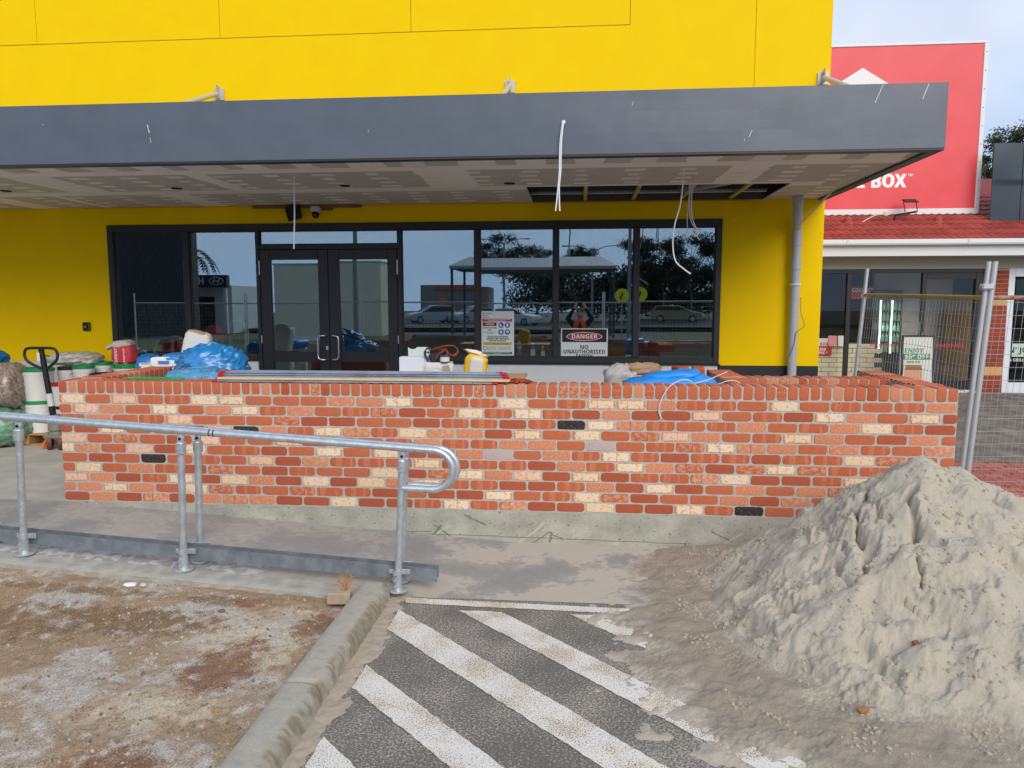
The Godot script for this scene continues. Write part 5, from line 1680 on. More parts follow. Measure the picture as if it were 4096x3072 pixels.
# ---------------------------------------------------------------- galvanised ramp railings
func railing(label: String, z: float, a: float, slope: float, posts: Array, face: float) -> Node3D:
	var R := thing("handrail", label, "handrail", Vector3.ZERO, "galvanised ramp railings")
	var ry := func(x: float) -> float: return a - slope * x
	var pts := [Vector3(-1.4, ry.call(-1.4), z), Vector3(1.0, ry.call(1.0), z), Vector3(3.40, ry.call(3.40), z), Vector3(3.50, ry.call(3.50), z)]
	var rad := 0.133
	var c := Vector3(3.535, ry.call(3.535) - rad, z)
	var path := PackedVector3Array(pts)
	for k in 15:
		var an := PI / 2 - PI * k / 14.0
		path.append(c + Vector3(cos(an), sin(an), 0) * rad)
	path.append(Vector3(3.43, c.y - rad + 0.003, z))
	path.append(Vector3(3.325, c.y - rad + 0.006, z))
	part("rail", tb(path, 0.0240, 16), galv, R)
	var dark := M(c8(40, 42, 44), 0.5, 0.5)
	for pi in posts.size():
		var x: float = posts[pi]
		var base := slab_y(x)
		var lean: float = 0.045 if x > 3.0 else 0.02
		var top := Vector3(x + lean, ry.call(x + lean) - 0.085, z)
		var foot := Vector3(x, base + 0.004, z)
		var post := part("post", tb(PackedVector3Array([foot, top]), 0.0242, 16), galv, R)
		var up := (top - foot).normalized()
		var bas := Basis(Quaternion(Vector3.UP, up))
		# top socket with lug under the rail
		part("top_socket", lt(PackedVector2Array([Vector2(0.025, -0.072), Vector2(0.033, -0.072), Vector2(0.033, 0.0), Vector2(0.029, 0.006), Vector2(0.0, 0.006)]), 16, Transform3D(bas, top)), galv, post)
		var lug := MB.new()
		lug.prism(PackedVector2Array([Vector2(-0.021, 0), Vector2(0.021, 0), Vector2(0.021, 0.03), Vector2(0.014, 0.048), Vector2(0, 0.054), Vector2(-0.014, 0.048), Vector2(-0.021, 0.03)]), 0.022, Transform3D(bas, top), 0.003)
		lug.box(top + Vector3(0.004, 0.05, 0), Vector3(0.05, 0.035, 0.014), 0.004)
		part("rail_lug", lug.mesh(), galv, post)
		part("lug_bolt", lt(PackedVector2Array([Vector2(0.0, 0.014), Vector2(0.010, 0.014), Vector2(0.010, 0.0)]), 10, Transform3D(Basis.from_euler(Vector3(PI / 2, 0, 0)), top + Vector3(0, 0.03, 0.004))), dark, post)
		# base socket, flange and set screws
		part("base_flange", lt(PackedVector2Array([Vector2(0.068, 0.0), Vector2(0.068, 0.008), Vector2(0.060, 0.012), Vector2(0.034, 0.014), Vector2(0.0315, 0.03), Vector2(0.0315, 0.105), Vector2(0.0245, 0.105)]), 20, T(foot + Vector3(0, 0.0005, 0))), galv, post)
		for yy in [0.036, 0.076, -1.0]:
			var at := foot + Vector3(-0.012, yy, 0.029 * face) if yy > 0 else top + Vector3(-0.008, -0.035, 0.03 * face)
			part("set_screw", lt(PackedVector2Array([Vector2(0.0, 0.002), Vector2(0.0045, 0.002), Vector2(0.0045, 0.007), Vector2(0.0095, 0.007), Vector2(0.0095, -0.004)]), 10, Transform3D(Basis.from_euler(Vector3(PI / 2 * face, 0, 0)), at)), galv, post)
		# strap that holds the kick plate
		var st := MB.new()
		st.lathe(PackedVector2Array([Vector2(0.0245, 0.11), Vector2(0.032, 0.11), Vector2(0.032, 0.145), Vector2(0.0245, 0.145)]), 16, T(foot))
		st.box(foot + Vector3(0.055, 0.128, -0.012 * face), Vector3(0.06, 0.036, 0.008), 0.003)
		st.box(foot + Vector3(-0.045, 0.128, -0.012 * face), Vector3(0.03, 0.03, 0.008), 0.003)
		part("plate_strap", st.mesh(), galv, post)
	return R

func kick(z: float, a: float, b: float, hgt: float) -> ArrayMesh:
	# angle section following the ramp: upright leg and small top fold
	var m := MB.new()
	for q in [[-1.4, 3.545]]:
		var p0 := Vector3(q[0], a - b * q[0], z)
		var p1 := Vector3(q[1], a - b * q[1], z)
		var d := Vector3(0, -hgt, 0)
		var t := Vector3(0, 0, -0.005)
		m.quad(p0 + d, p1 + d, p1, p0)
		m.quad(p1 + d + t, p0 + d + t, p0 + t, p1 + t)
		m.quad(p0, p1, p1 + t, p0 + t)
		m.quad(p0 + d + t, p1 + d + t, p1 + d, p0 + d)
		m.quad(p1 + d, p1 + d + t, p1 + t, p1)
		m.quad(p0 + d + t, p0 + d, p0, p0 + t)
	return m.mesh()

func railings():
	var F := railing("front galvanised handrail with looped end on the outer edge of the ramp", 1.26, 0.974, 0.0610, [-0.62, 0.60, 1.775, 3.285], 1.0)
	var steel := TM(blend_tex(401, 256, c8(126, 136, 144), c8(156, 166, 174), 0.015, 0.15, 0.6, 1.7), 0.5, 0.42, 0.6, fine_bump, 0.02)
	part("kick_plate", kick(1.205, 0.1440, 0.0612, 0.090), steel, F)
	var B := railing("second handrail just behind the front one, nearer the brick wall", 1.08, 0.949, 0.0602, [-0.9, 0.215, 1.80, 3.265], -1.0)
	part("kick_plate", kick(1.145, 0.150, 0.0612, 0.085), steel, B)
	part("rail_joint", lt(PackedVector2Array([Vector2(0.0238, -0.004), Vector2(0.0246, -0.004), Vector2(0.0246, 0.004), Vector2(0.0238, 0.004)]), 16, Transform3D(Basis.from_euler(Vector3(0, 0, PI / 2 - 0.061)), Vector3(2.005, 0.974 - 0.061 * 2.005, 1.26))), M(c8(40, 44, 48), 0.4, 0.5), F)
	part("rail_joint", lt(PackedVector2Array([Vector2(0.0238, -0.004), Vector2(0.0246, -0.004), Vector2(0.0246, 0.004), Vector2(0.0238, 0.004)]), 16, Transform3D(Basis.from_euler(Vector3(0, 0, PI / 2 - 0.061)), Vector3(2.035, 0.974 - 0.061 * 2.035, 1.26))), M(c8(40, 44, 48), 0.4, 0.5), F)

# ---------------------------------------------------------------- temporary fences
func fence_panel(label: String, a: Vector3, b: Vector3, lean: Vector3, rail_col: Material, n: int, group := "temporary mesh fence panels") -> Node3D:
	var Fp := thing("fence_panel", label, "fence", Vector3.ZERO, group)
	var post_m := M(c8(196, 198, 198), 0.4, 0.5)
	var H := 2.32
	for q in [a, b]:
		part("post", tb(PackedVector3Array([q, q + Vector3(0, H, 0) + lean * H]), 0.0215, 12), post_m, Fp)
	var up := Vector3.UP + lean
	var r0 := a + up * 2.02
	var r1 := b + up * 2.02
	part("top_rail", tb(PackedVector3Array([r0, r0.lerp(r1, 0.02), r0.lerp(r1, 0.98), r1]), PackedFloat32Array([0.014, 0.019, 0.019, 0.014]), 12), rail_col, Fp)
	part("bottom_rail", tb(PackedVector3Array([a + up * 0.16, b + up * 0.16]), 0.017, 10), post_m, Fp)
	var w := MB.new()
	for i in range(1, n):
		var p := a.lerp(b, float(i) / n)
		w.tube(PackedVector3Array([p + up * 0.16, p + up * 2.02]), 0.0019, 4, false)
	for k in 17:
		var y := 0.22 + 0.11 * k
		w.tube(PackedVector3Array([a + up * y, b + up * y]), 0.0019, 4, false)
	part("wire_mesh", w.mesh(), M(c8(172, 172, 166), 0.5, 0.3), Fp)
	for q in [a, b]:
		part("foot_block", bx(q + Vector3(0, 0.05, 0), Vector3(0.22, 0.10, 0.55), 0.02), M(c8(60, 60, 60), 0.9), Fp)
	return Fp

func fences():
	var yel := TM(blend_tex(411, 64, c8(176, 150, 40), c8(156, 142, 120), 0.04, 0.2, 0.6, 3.0), 0.25, 0.6, 0.2)
	var rust := TM(blend_tex(412, 64, c8(150, 80, 46), c8(150, 146, 138), 0.04, 0.2, 0.6, 3.0), 0.25, 0.6, 0.2)
	var A := fence_panel("mesh fence panel with yellow top rail running back beside the planter", Vector3(7.767, -0.25, -0.62), Vector3(7.64, -0.20, -2.98), Vector3(0.0615, 0, 0), yel, 40)
	part("joining_clamp", bx(Vector3(7.895, 1.86, -0.60), Vector3(0.10, 0.05, 0.07), 0.012), galv, A)
	fence_panel("mesh fence panel with rusty top rail at the right edge", Vector3(7.808, -0.25, -0.60), Vector3(10.20, -0.25, -0.95), Vector3(0.0615, 0, 0), rust, 40)

# ---------------------------------------------------------------- things at the left end of the wall
func pail(called: String, label: String, at: Vector3, r: float, h: float, lid: Color, group := "white pails on the pallet") -> Node3D:
	var p := thing(called, label, "bucket", at, group)
	part("body", lt(PackedVector2Array([Vector2(0.0, 0.003), Vector2(r * 0.86, 0.0), Vector2(r * 0.955, h * 0.80), Vector2(r * 0.985, h * 0.80), Vector2(r * 0.985, h * 0.83), Vector2(r * 0.96, h * 0.83), Vector2(r * 0.965, h * 0.9), Vector2(r * 0.985, h * 0.9), Vector2(r * 0.985, h * 0.93), Vector2(r * 0.96, h * 0.96)]), 28), M(c8(222, 222, 220), 0.45), p)
	part("lid", lt(PackedVector2Array([Vector2(r * 0.97, h * 0.955 - 0.022), Vector2(r * 1.02, h * 0.955 - 0.022), Vector2(r * 1.02, h - 0.006), Vector2(r * 0.97, h), Vector2(r * 0.90, h), Vector2(r * 0.86, h * 0.975), Vector2(0.0, h * 0.975)]), 28), M(lid, 0.45), p)
	var hp := PackedVector3Array()
	for k in 13:
		var a := PI * k / 12.0
		hp.append(Vector3(cos(a) * r * 1.0, h * 0.86 - sin(a) * r * 0.75, sin(a) * r * 0.75 + 0.01))
	part("wire_handle", tb(hp, 0.0028, 6), M(c8(150, 152, 154), 0.4, 0.7), p)
	return p

func clutter_left():
	var green := c8(20, 140, 74)
	# pallets
	var pw := TM(blend_tex(421, 128, c8(158, 118, 72), c8(188, 148, 98), 0.03, 0.2), 0.3, 0.9)
	for q in [[-1.72, "timber pallet under the stacked green-lidded pails"], [-0.28, "timber pallet under the adhesive bags behind the wall end"]]:
		var P := thing("pallet", q[1], "pallet", Vector3(q[0], 0, -2.98), "timber pallets")
		for k in 7: part("deck_board", bx(Vector3(0, 0.132, -0.5 + 0.166 * k), Vector3(1.15, 0.018, 0.12), 0.003), pw, P)
		for x in [-0.53, 0.0, 0.53]: part("bearer", bx(Vector3(x, 0.068, 0), Vector3(0.09, 0.109, 1.13), 0.004), pw, P)
		for k in 3: part("bottom_board", bx(Vector3(0, 0.007, -0.5 + 0.5 * k), Vector3(1.15, 0.013, 0.10), 0.002), pw, P)
	var pt := 0.1415
	# double stack in front
	pail("pail", "lower of the two stacked white pails beside the pallet jack", Vector3(-2.20, pt, -2.64), 0.178, 0.395, green)
	pail("pail", "upper white pail with green lid behind the pallet jack handle", Vector3(-2.20, pt + 0.391, -2.64), 0.180, 0.405, green)
	pail("pail", "white pail with black lid low behind the jack, at the wall end", Vector3(-1.87, pt, -2.58), 0.132, 0.34, c8(34, 34, 36))
	pail("pail", "white pail with red lid just left of the wall end", Vector3(-1.87, pt + 0.336, -2.58), 0.125, 0.28, c8(186, 30, 44))
	# second row, raised on lower pails
	var backs := [[-2.03, -2.93, 0.105, c8(30, 30, 32), "white pail with dark rim right of the tall green-lidded pail"], [-1.80, -2.93, 0.128, green, "white pail with green lid third from the jack handle"], [-1.74, -3.24, 0.12, green, "white pail with green lid under the clear plastic bundle, further back"], [-1.52, -3.42, 0.11, green, "white pail with green lid half hidden behind its neighbours"]]
	for i in backs.size():
		var b = backs[i]
		pail("pail", "lower pail under the " + b[4].trim_prefix("white pail with "), Vector3(b[0], pt, b[1]), b[2] * 1.0, 0.40, c8(210, 212, 210))
		pail("pail", b[4], Vector3(b[0], pt + 0.396, b[1]), b[2], [0.39, 0.41, 0.43, 0.45][i], b[3])
	# pails on the second pallet, one carrying the red bag
	pail("pail", "white pail under the wide green lid that carries the red bag", Vector3(-0.72, pt, -3.20), 0.16, 0.40, c8(212, 214, 212))
	pail("pail", "white pail with wide green lid under the red cement bag", Vector3(-1.36, pt, -3.16), 0.165, 0.815, green)
	var rb := thing("cement_bag", "open red and white cement bag standing on a green lid", "bag", Vector3(-1.37, pt + 0.815, -3.14))
	part("sack", lump(Vector3(0.28, 0.25, 0.20), 4.0, 0.07, 0.14, 431, 16, 26), M(c8(208, 60, 76), 0.6), rb)
	part("torn_mouth", lump(Vector3(0.27, 0.09, 0.20), 2.4, 0.38, 0.22, 432, 12, 24), TM(blend_tex(433, 64, c8(196, 178, 152), c8(226, 222, 214), 0.04, 0.2), 0.2, 0.8), rb, T(Vector3(-0.02, 0.205, 0.0), Vector3(0, 0, 8)))
	part("torn_flap", lump(Vector3(0.14, 0.05, 0.10), 2.2, 0.35, 0.25, 434, 8, 14, false), M(c8(214, 206, 194), 0.8), rb, T(Vector3(-0.16, 0.22, 0.02), Vector3(0, 0, 24)))
	word("CEMENT", 0.038, M(c8(236, 226, 226), 0.6), rb, T(Vector3(-0.055, 0.095, 0.104), Vector3(0, 0, 90)))
	word("CEMENT", 0.038, M(c8(236, 226, 226), 0.6), rb, T(Vector3(0.062, 0.095, 0.098), Vector3(0, 24, 90)))
	# clear plastic bundle over the back pails
	one("plastic_bundle", lump(Vector3(0.62, 0.16, 0.42), 2.6, 0.30, 0.22, 441, 20, 36), TM(blend_tex(442, 128, c8(168, 166, 156), c8(222, 220, 212), 0.03, 0.15, 0.6, 2.0), 0.35, 0.25), "crumpled clear plastic sheeting piled on the back pails", "plastic sheet", T(Vector3(-2.12, pt + 0.79, -3.24)))
	pail("pail", "white pail under the crumpled clear plastic sheeting", Vector3(-2.14, pt, -3.25), 0.14, 0.79, c8(208, 210, 208))
	# wrapped roll, green bag and blue sheet at the frame edge
	var roll := MB.new()
	var rn := noise(451, 1.2, 4)
	rn.fractal_type = FastNoiseLite.FRACTAL_RIDGED
	var stt := SurfaceTool.new()
	stt.begin(Mesh.PRIMITIVE_TRIANGLES)
	stt.set_smooth_group(0)
	for i in 25:
		var x := -0.75 + 1.5 * i / 24.0
		for j in 40:
			var a := TAU * j / 40.0
			var rr := 0.262 * (1.0 if i > 0 and i < 24 else 0.82) + 0.026 * rn.get_noise_3d(x * 5.0, cos(a) * 2.2, sin(a) * 2.2) + 0.012 * rn.get_noise_3d(x * 14.0, cos(a) * 5.0, sin(a) * 5.0)
			stt.add_vertex(Vector3(x, cos(a) * rr, sin(a) * rr))
	var c0 := 25 * 40
	stt.add_vertex(Vector3(-0.76, 0, 0)); stt.add_vertex(Vector3(0.76, 0, 0))
	for i in 24:
		for j in 40:
			var a := i * 40 + j; var b := i * 40 + (j + 1) % 40
			stt.add_index(a); stt.add_index(b); stt.add_index(a + 40)
			stt.add_index(b); stt.add_index(b + 40); stt.add_index(a + 40)
	for j in 40:
		stt.add_index(c0); stt.add_index((j + 1) % 40); stt.add_index(j)
		stt.add_index(c0 + 1); stt.add_index(24 * 40 + j); stt.add_index(24 * 40 + (j + 1) % 40)
	stt.generate_normals()
	var wrapm := TM(blend_tex(452, 128, c8(112, 92, 82), c8(178, 164, 154), 0.04, 0.15, 0.7, 2.4), 0.3, 0.14)
	one("wrapped_roll", stt.commit(), wrapm, "large roll in shiny clear wrap over brown paper at the left edge", "roll", T(Vector3(-3.02, 0.735, -2.36), Vector3(0, 9, 0)))
	one("green_bag", lump(Vector3(0.74, 0.50, 0.60), 2.4, 0.10, 0.2, 461, 24, 40), TM(blend_tex(462, 128, c8(70, 112, 84), c8(146, 184, 160), 0.03, 0.2, 0.6, 2.2), 0.4, 0.15), "plump bag of green strapping in clear plastic under the wrapped roll", "bag", T(Vector3(-2.58, 0.0, -2.40)))
	one("blue_sheet", lump(Vector3(0.62, 0.22, 0.4), 2.4, 0.28, 0.16, 471, 18, 30), M(c8(10, 120, 186), 0.4), "crumpled bright blue sheet on top of the wrapped roll", "plastic sheet", T(Vector3(-3.02, 0.98, -2.70), Vector3(0, 0, -14)))
	# ---- pallet jack
	var J := thing("pallet_jack", "pallet jack with black loop handle, grey pump and orange forks", "pallet jack", Vector3(-1.76, 0.0, -2.22))
	var blk := M(c8(24, 25, 27), 0.45)
	var lean := Vector3(0.045, 0, 0.0)
	var bar := MB.new()
	bar.tube(PackedVector3Array([Vector3(0.06, 0.36, 0.02), Vector3(0.035, 0.70, 0.04), Vector3(-0.005, 1.20, 0.07)]), PackedFloat32Array([0.036, 0.034, 0.030]), 12)
	part("tiller", bar.mesh(), blk, J)
	part("tiller_sleeve", tb(PackedVector3Array([Vector3(0.048, 0.525, 0.03), Vector3(0.037, 0.675, 0.0385)]), 0.0375, 12), M(c8(206, 206, 204), 0.5), J)
	var loop := curve([Vector3(0.02, 0.955, 0.06), Vector3(-0.13, 1.02, 0.065), Vector3(-0.200, 1.075, 0.07), Vector3(-0.215, 1.15, 0.07), Vector3(-0.17, 1.205, 0.075), Vector3(0.0, 1.212, 0.075), Vector3(0.15, 1.205, 0.075), Vector3(0.192, 1.15, 0.07), Vector3(0.18, 1.075, 0.07), Vector3(0.12, 1.02, 0.065), Vector3(0.02, 0.955, 0.06)], 7)
	part("loop_handle", tb(loop, 0.0165, 10), blk, J)
	part("release_lever", tb(curve([Vector3(0.0, 1.125, 0.075), Vector3(0.05, 1.125, 0.08), Vector3(0.11, 1.115, 0.085)], 5), 0.006, 8), blk, J)
	part("label_sticker", bx(Vector3(-0.018, 1.11, 0.106), Vector3(0.034, 0.10, 0.002), 0.0, Basis.from_euler(Vector3(0, 0, 0.06))), M(c8(210, 210, 200), 0.6), J)
	var pump := MB.new()
	pump.lathe(PackedVector2Array([Vector2(0.0, 0.42), Vector2(0.05, 0.42), Vector2(0.06, 0.38), Vector2(0.085, 0.36), Vector2(0.09, 0.24), Vector2(0.075, 0.22), Vector2(0.08, 0.17), Vector2(0.06, 0.15)]), 18, T(Vector3(0.07, 0, 0)))
	pump.box(Vector3(0.09, 0.165, 0.0), Vector3(0.26, 0.05, 0.20), 0.012)
	part("pump", pump.mesh(), M(c8(132, 130, 120), 0.55, 0.3), J)
	for x in [0.0, 0.135]:
		var wh := part("steer_wheel", lt(PackedVector2Array([Vector2(0.045, -0.025), Vector2(0.085, -0.028), Vector2(0.092, -0.02), Vector2(0.092, 0.02), Vector2(0.085, 0.028), Vector2(0.045, 0.025)]), 22, Transform3D(Basis.from_euler(Vector3(0, 0.5, 0)) * Basis.from_euler(Vector3(0, 0, PI / 2)), Vector3(x, 0.0925, 0.03))), M(c8(98, 58, 58), 0.6), J)
		part("hub", lt(PackedVector2Array([Vector2(0, -0.018), Vector2(0.046, -0.018), Vector2(0.046, 0.018), Vector2(0, 0.018)]), 16, Transform3D(Basis.from_euler(Vector3(0, 0.5, 0)) * Basis.from_euler(Vector3(0, 0, PI / 2)), Vector3(x, 0.0925, 0.03))), M(c8(50, 46, 42), 0.6, 0.3), wh)
	var orange := M(c8(226, 104, 24), 0.5)
	part("chassis", bx(Vector3(0.06, 0.30, -0.12), Vector3(0.34, 0.20, 0.05), 0.02), orange, J)
	part("wheel_guard", tb(curve([Vector3(-0.02, 0.20, -0.05), Vector3(-0.075, 0.12, -0.02), Vector3(-0.115, 0.035, 0.0), Vector3(-0.085, 0.03, 0.01)], 5), 0.016, 8), orange, J)
	for x in [-0.10, 0.22]: part("fork", bx(Vector3(x, 0.082, -0.5), Vector3(0.15, 0.045, 0.72), 0.012), orange, J)
	# black hose lying on the return wall
	var hp := []
	for k in 24:
		var a := TAU * k / 12.0
		hp.append(Vector3(-0.74 + 0.30 * cos(a) * (1.0 - k * 0.006), 0.920 + 0.001 * k, -1.95 + 0.16 * sin(a)))
	one("black_hose", tb(curve(hp, 3), 0.008, 8), M(c8(26, 26, 28), 0.5), "coil of thin black hose on the pails behind the left return wall", "hose")
	for q in [[-0.92, "left"], [-0.56, "right"]]: pail("pail", "tall white pail under the black hose coil, " + q[1] + " of two", Vector3(q[0], 0.0, -1.95), 0.16, 0.912, c8(206, 208, 206), "pails under the hose")
	# ---- on the second pallet: tub, adhesive bags, sack
	var tub := thing("white_tub", "white square plastic tub behind the left return wall", "tub", Vector3(-0.04, 0.1415, -2.05))
	tub.position = Vector3(-0.10, 0.0, -1.98)
	part("tub_body", bx(Vector3(0, 0.50, 0), Vector3(0.44, 1.0, 0.34), 0.03), M(c8(220, 222, 222), 0.45), tub)
	part("tub_rim", bx(Vector3(0, 1.015, 0), Vector3(0.48, 0.03, 0.38), 0.012), M(c8(226, 228, 228), 0.45), tub)
	var ab := thing("adhesive_bag", "full blue adhesive bag with white printed end lying on the white tub", "bag", Vector3(-0.02, 1.03, -1.98))
	part("bag_body", lump(Vector3(0.34, 0.15, 0.46), 3.6, 0.06, 0.14, 481, 16, 28), M(c8(52, 134, 200), 0.45), ab, T(Vector3(0.03, 0, -0.02), Vector3(0, 12, 0)))
	part("bag_end", lump(Vector3(0.28, 0.112, 0.05), 5.0, 0.05, 0.14, 482, 10, 18), M(c8(226, 228, 230), 0.5), ab, T(Vector3(-0.03, 0.006, 0.205), Vector3(0, 12, 0)))
	part("print_block", bx(Vector3(-0.02, 0.055, 0.236), Vector3(0.115, 0.034, 0.003), 0.0, Basis.from_euler(Vector3(0, 0.2, 0))), M(c8(70, 120, 190), 0.5), ab)
	var ws := thing("white_sack", "open white paper sack standing behind the blue adhesive bag", "sack", Vector3(0.06, 1.03, -2.32))
	ws.position = Vector3(-0.06, 0.0, -2.40)
	part("sack_body", lump(Vector3(0.29, 0.44, 0.18), 5.0, 0.07, 0.25, 491, 22, 32), M(c8(224, 224, 222), 0.7), ws, T(Vector3(0, 0.98, 0), Vector3(0, 10, -14)))
	part("sack_mouth", lump(Vector3(0.20, 0.05, 0.12), 2.4, 0.35, 0.2, 492, 8, 18), M(c8(190, 160, 124), 0.85), ws, T(Vector3(0.08, 1.36, 0.0), Vector3(0, 0, -14)))
	part("sack_lower", lump(Vector3(0.40, 1.02, 0.30), 4.0, 0.08, 0.1, 493, 14, 24), M(c8(214, 212, 206), 0.8), ws)
	var ca := thing("small_carton", "small flat white carton in front of the blue bags", "carton", Vector3(-0.30, 1.03, -1.86))
	part("carton_box", bx(Vector3(0, 0.02, 0), Vector3(0.14, 0.04, 0.08), 0.003), M(c8(214, 208, 198), 0.7), ca)
	part("carton_print", bx(Vector3(0.0, 0.032, 0.0405), Vector3(0.09, 0.008, 0.002)), M(c8(130, 60, 66), 0.7), ca)
	one("blue_sack", lump(Vector3(0.30, 0.62, 0.30), 2.8, 0.12, 0.14, 501, 16, 26), M(c8(34, 116, 196), 0.4), "dark blue sack left of the white adhesive bag end", "sack", T(Vector3(-0.52, 0.53, -2.28)))
	one("sack_pile", lump(Vector3(0.5, 0.42, 0.42), 3.6, 0.08, 0.12, 503, 14, 24), M(c8(196, 190, 180), 0.8), "grey sacks stacked on the pallet below the dark blue sack", "sack", T(Vector3(-0.50, pt, -2.42)))
	# ---- blue plastic over a low stack, with a loose cored brick
	var bm := StandardMaterial3D.new()
	bm.albedo_color = c8(24, 128, 196)
	bm.roughness = 0.18
	bm.clearcoat_enabled = true
	one("brick_stack", bx(Vector3(0.75, 0.44, -1.25), Vector3(1.25, 0.88, 0.75), 0.02), TM(blend_tex(511, 64, c8(150, 76, 52), c8(186, 100, 70), 0.05, 0.3), 0.3, 0.95), "stack of spare red bricks under the blue plastic behind the wall", "brick stack")
	one("blue_plastic", lump(Vector3(0.64, 0.42, 0.5), 2.2, 0.30, 0.3, 521, 34, 52), bm, "large crumpled shiny blue plastic sheet behind the steel studs", "plastic sheet", T(Vector3(0.64, 0.86, -1.52)))
	var bm2 := StandardMaterial3D.new()
	bm2.albedo_color = c8(86, 150, 190)
	bm2.roughness = 0.2
	one("pale_plastic", lump(Vector3(0.62, 0.22, 0.42), 2.4, 0.26, 0.35, 522, 26, 48), bm2, "thin pale blue plastic spread in front of the shiny blue sheet", "plastic sheet", T(Vector3(0.74, 0.87, -1.04)))
	var lb := thing("cored_brick", "single red brick with holes lying on the blue plastic", "brick", Vector3(0.68, 1.02, -1.02))
	lb.rotation_degrees = Vector3(8, 28, -12)
	part("brick_body", bx(Vector3(0, 0.03, 0), Vector3(0.19, 0.062, 0.09), 0.005), M(c8(176, 92, 62), 0.95), lb)
	for i in 5:
		for j in 2: part("core_hole", lt(PackedVector2Array([Vector2(0.011, 0.0), Vector2(0.011, 0.002), Vector2(0.0, 0.002)]), 10, T(Vector3(-0.07 + 0.035 * i, 0.0605, -0.02 + 0.04 * j))), M(c8(90, 44, 30), 0.95), lb)
	var gm := MB.new()
	var gp := []
	for k in 30: gp.append(Vector3(0.80 + 0.27 * cos(TAU * k / 29.0), 1.076, -0.14 - 0.06 * sin(TAU * k / 29.0)))
	gm.tube(curve(gp, 2), 0.006, 8)
	one("green_lid_ring", gm.mesh(), M(c8(24, 158, 84), 0.45), "green plastic lid ring lying on the wall coping left of the studs", "lid ring")

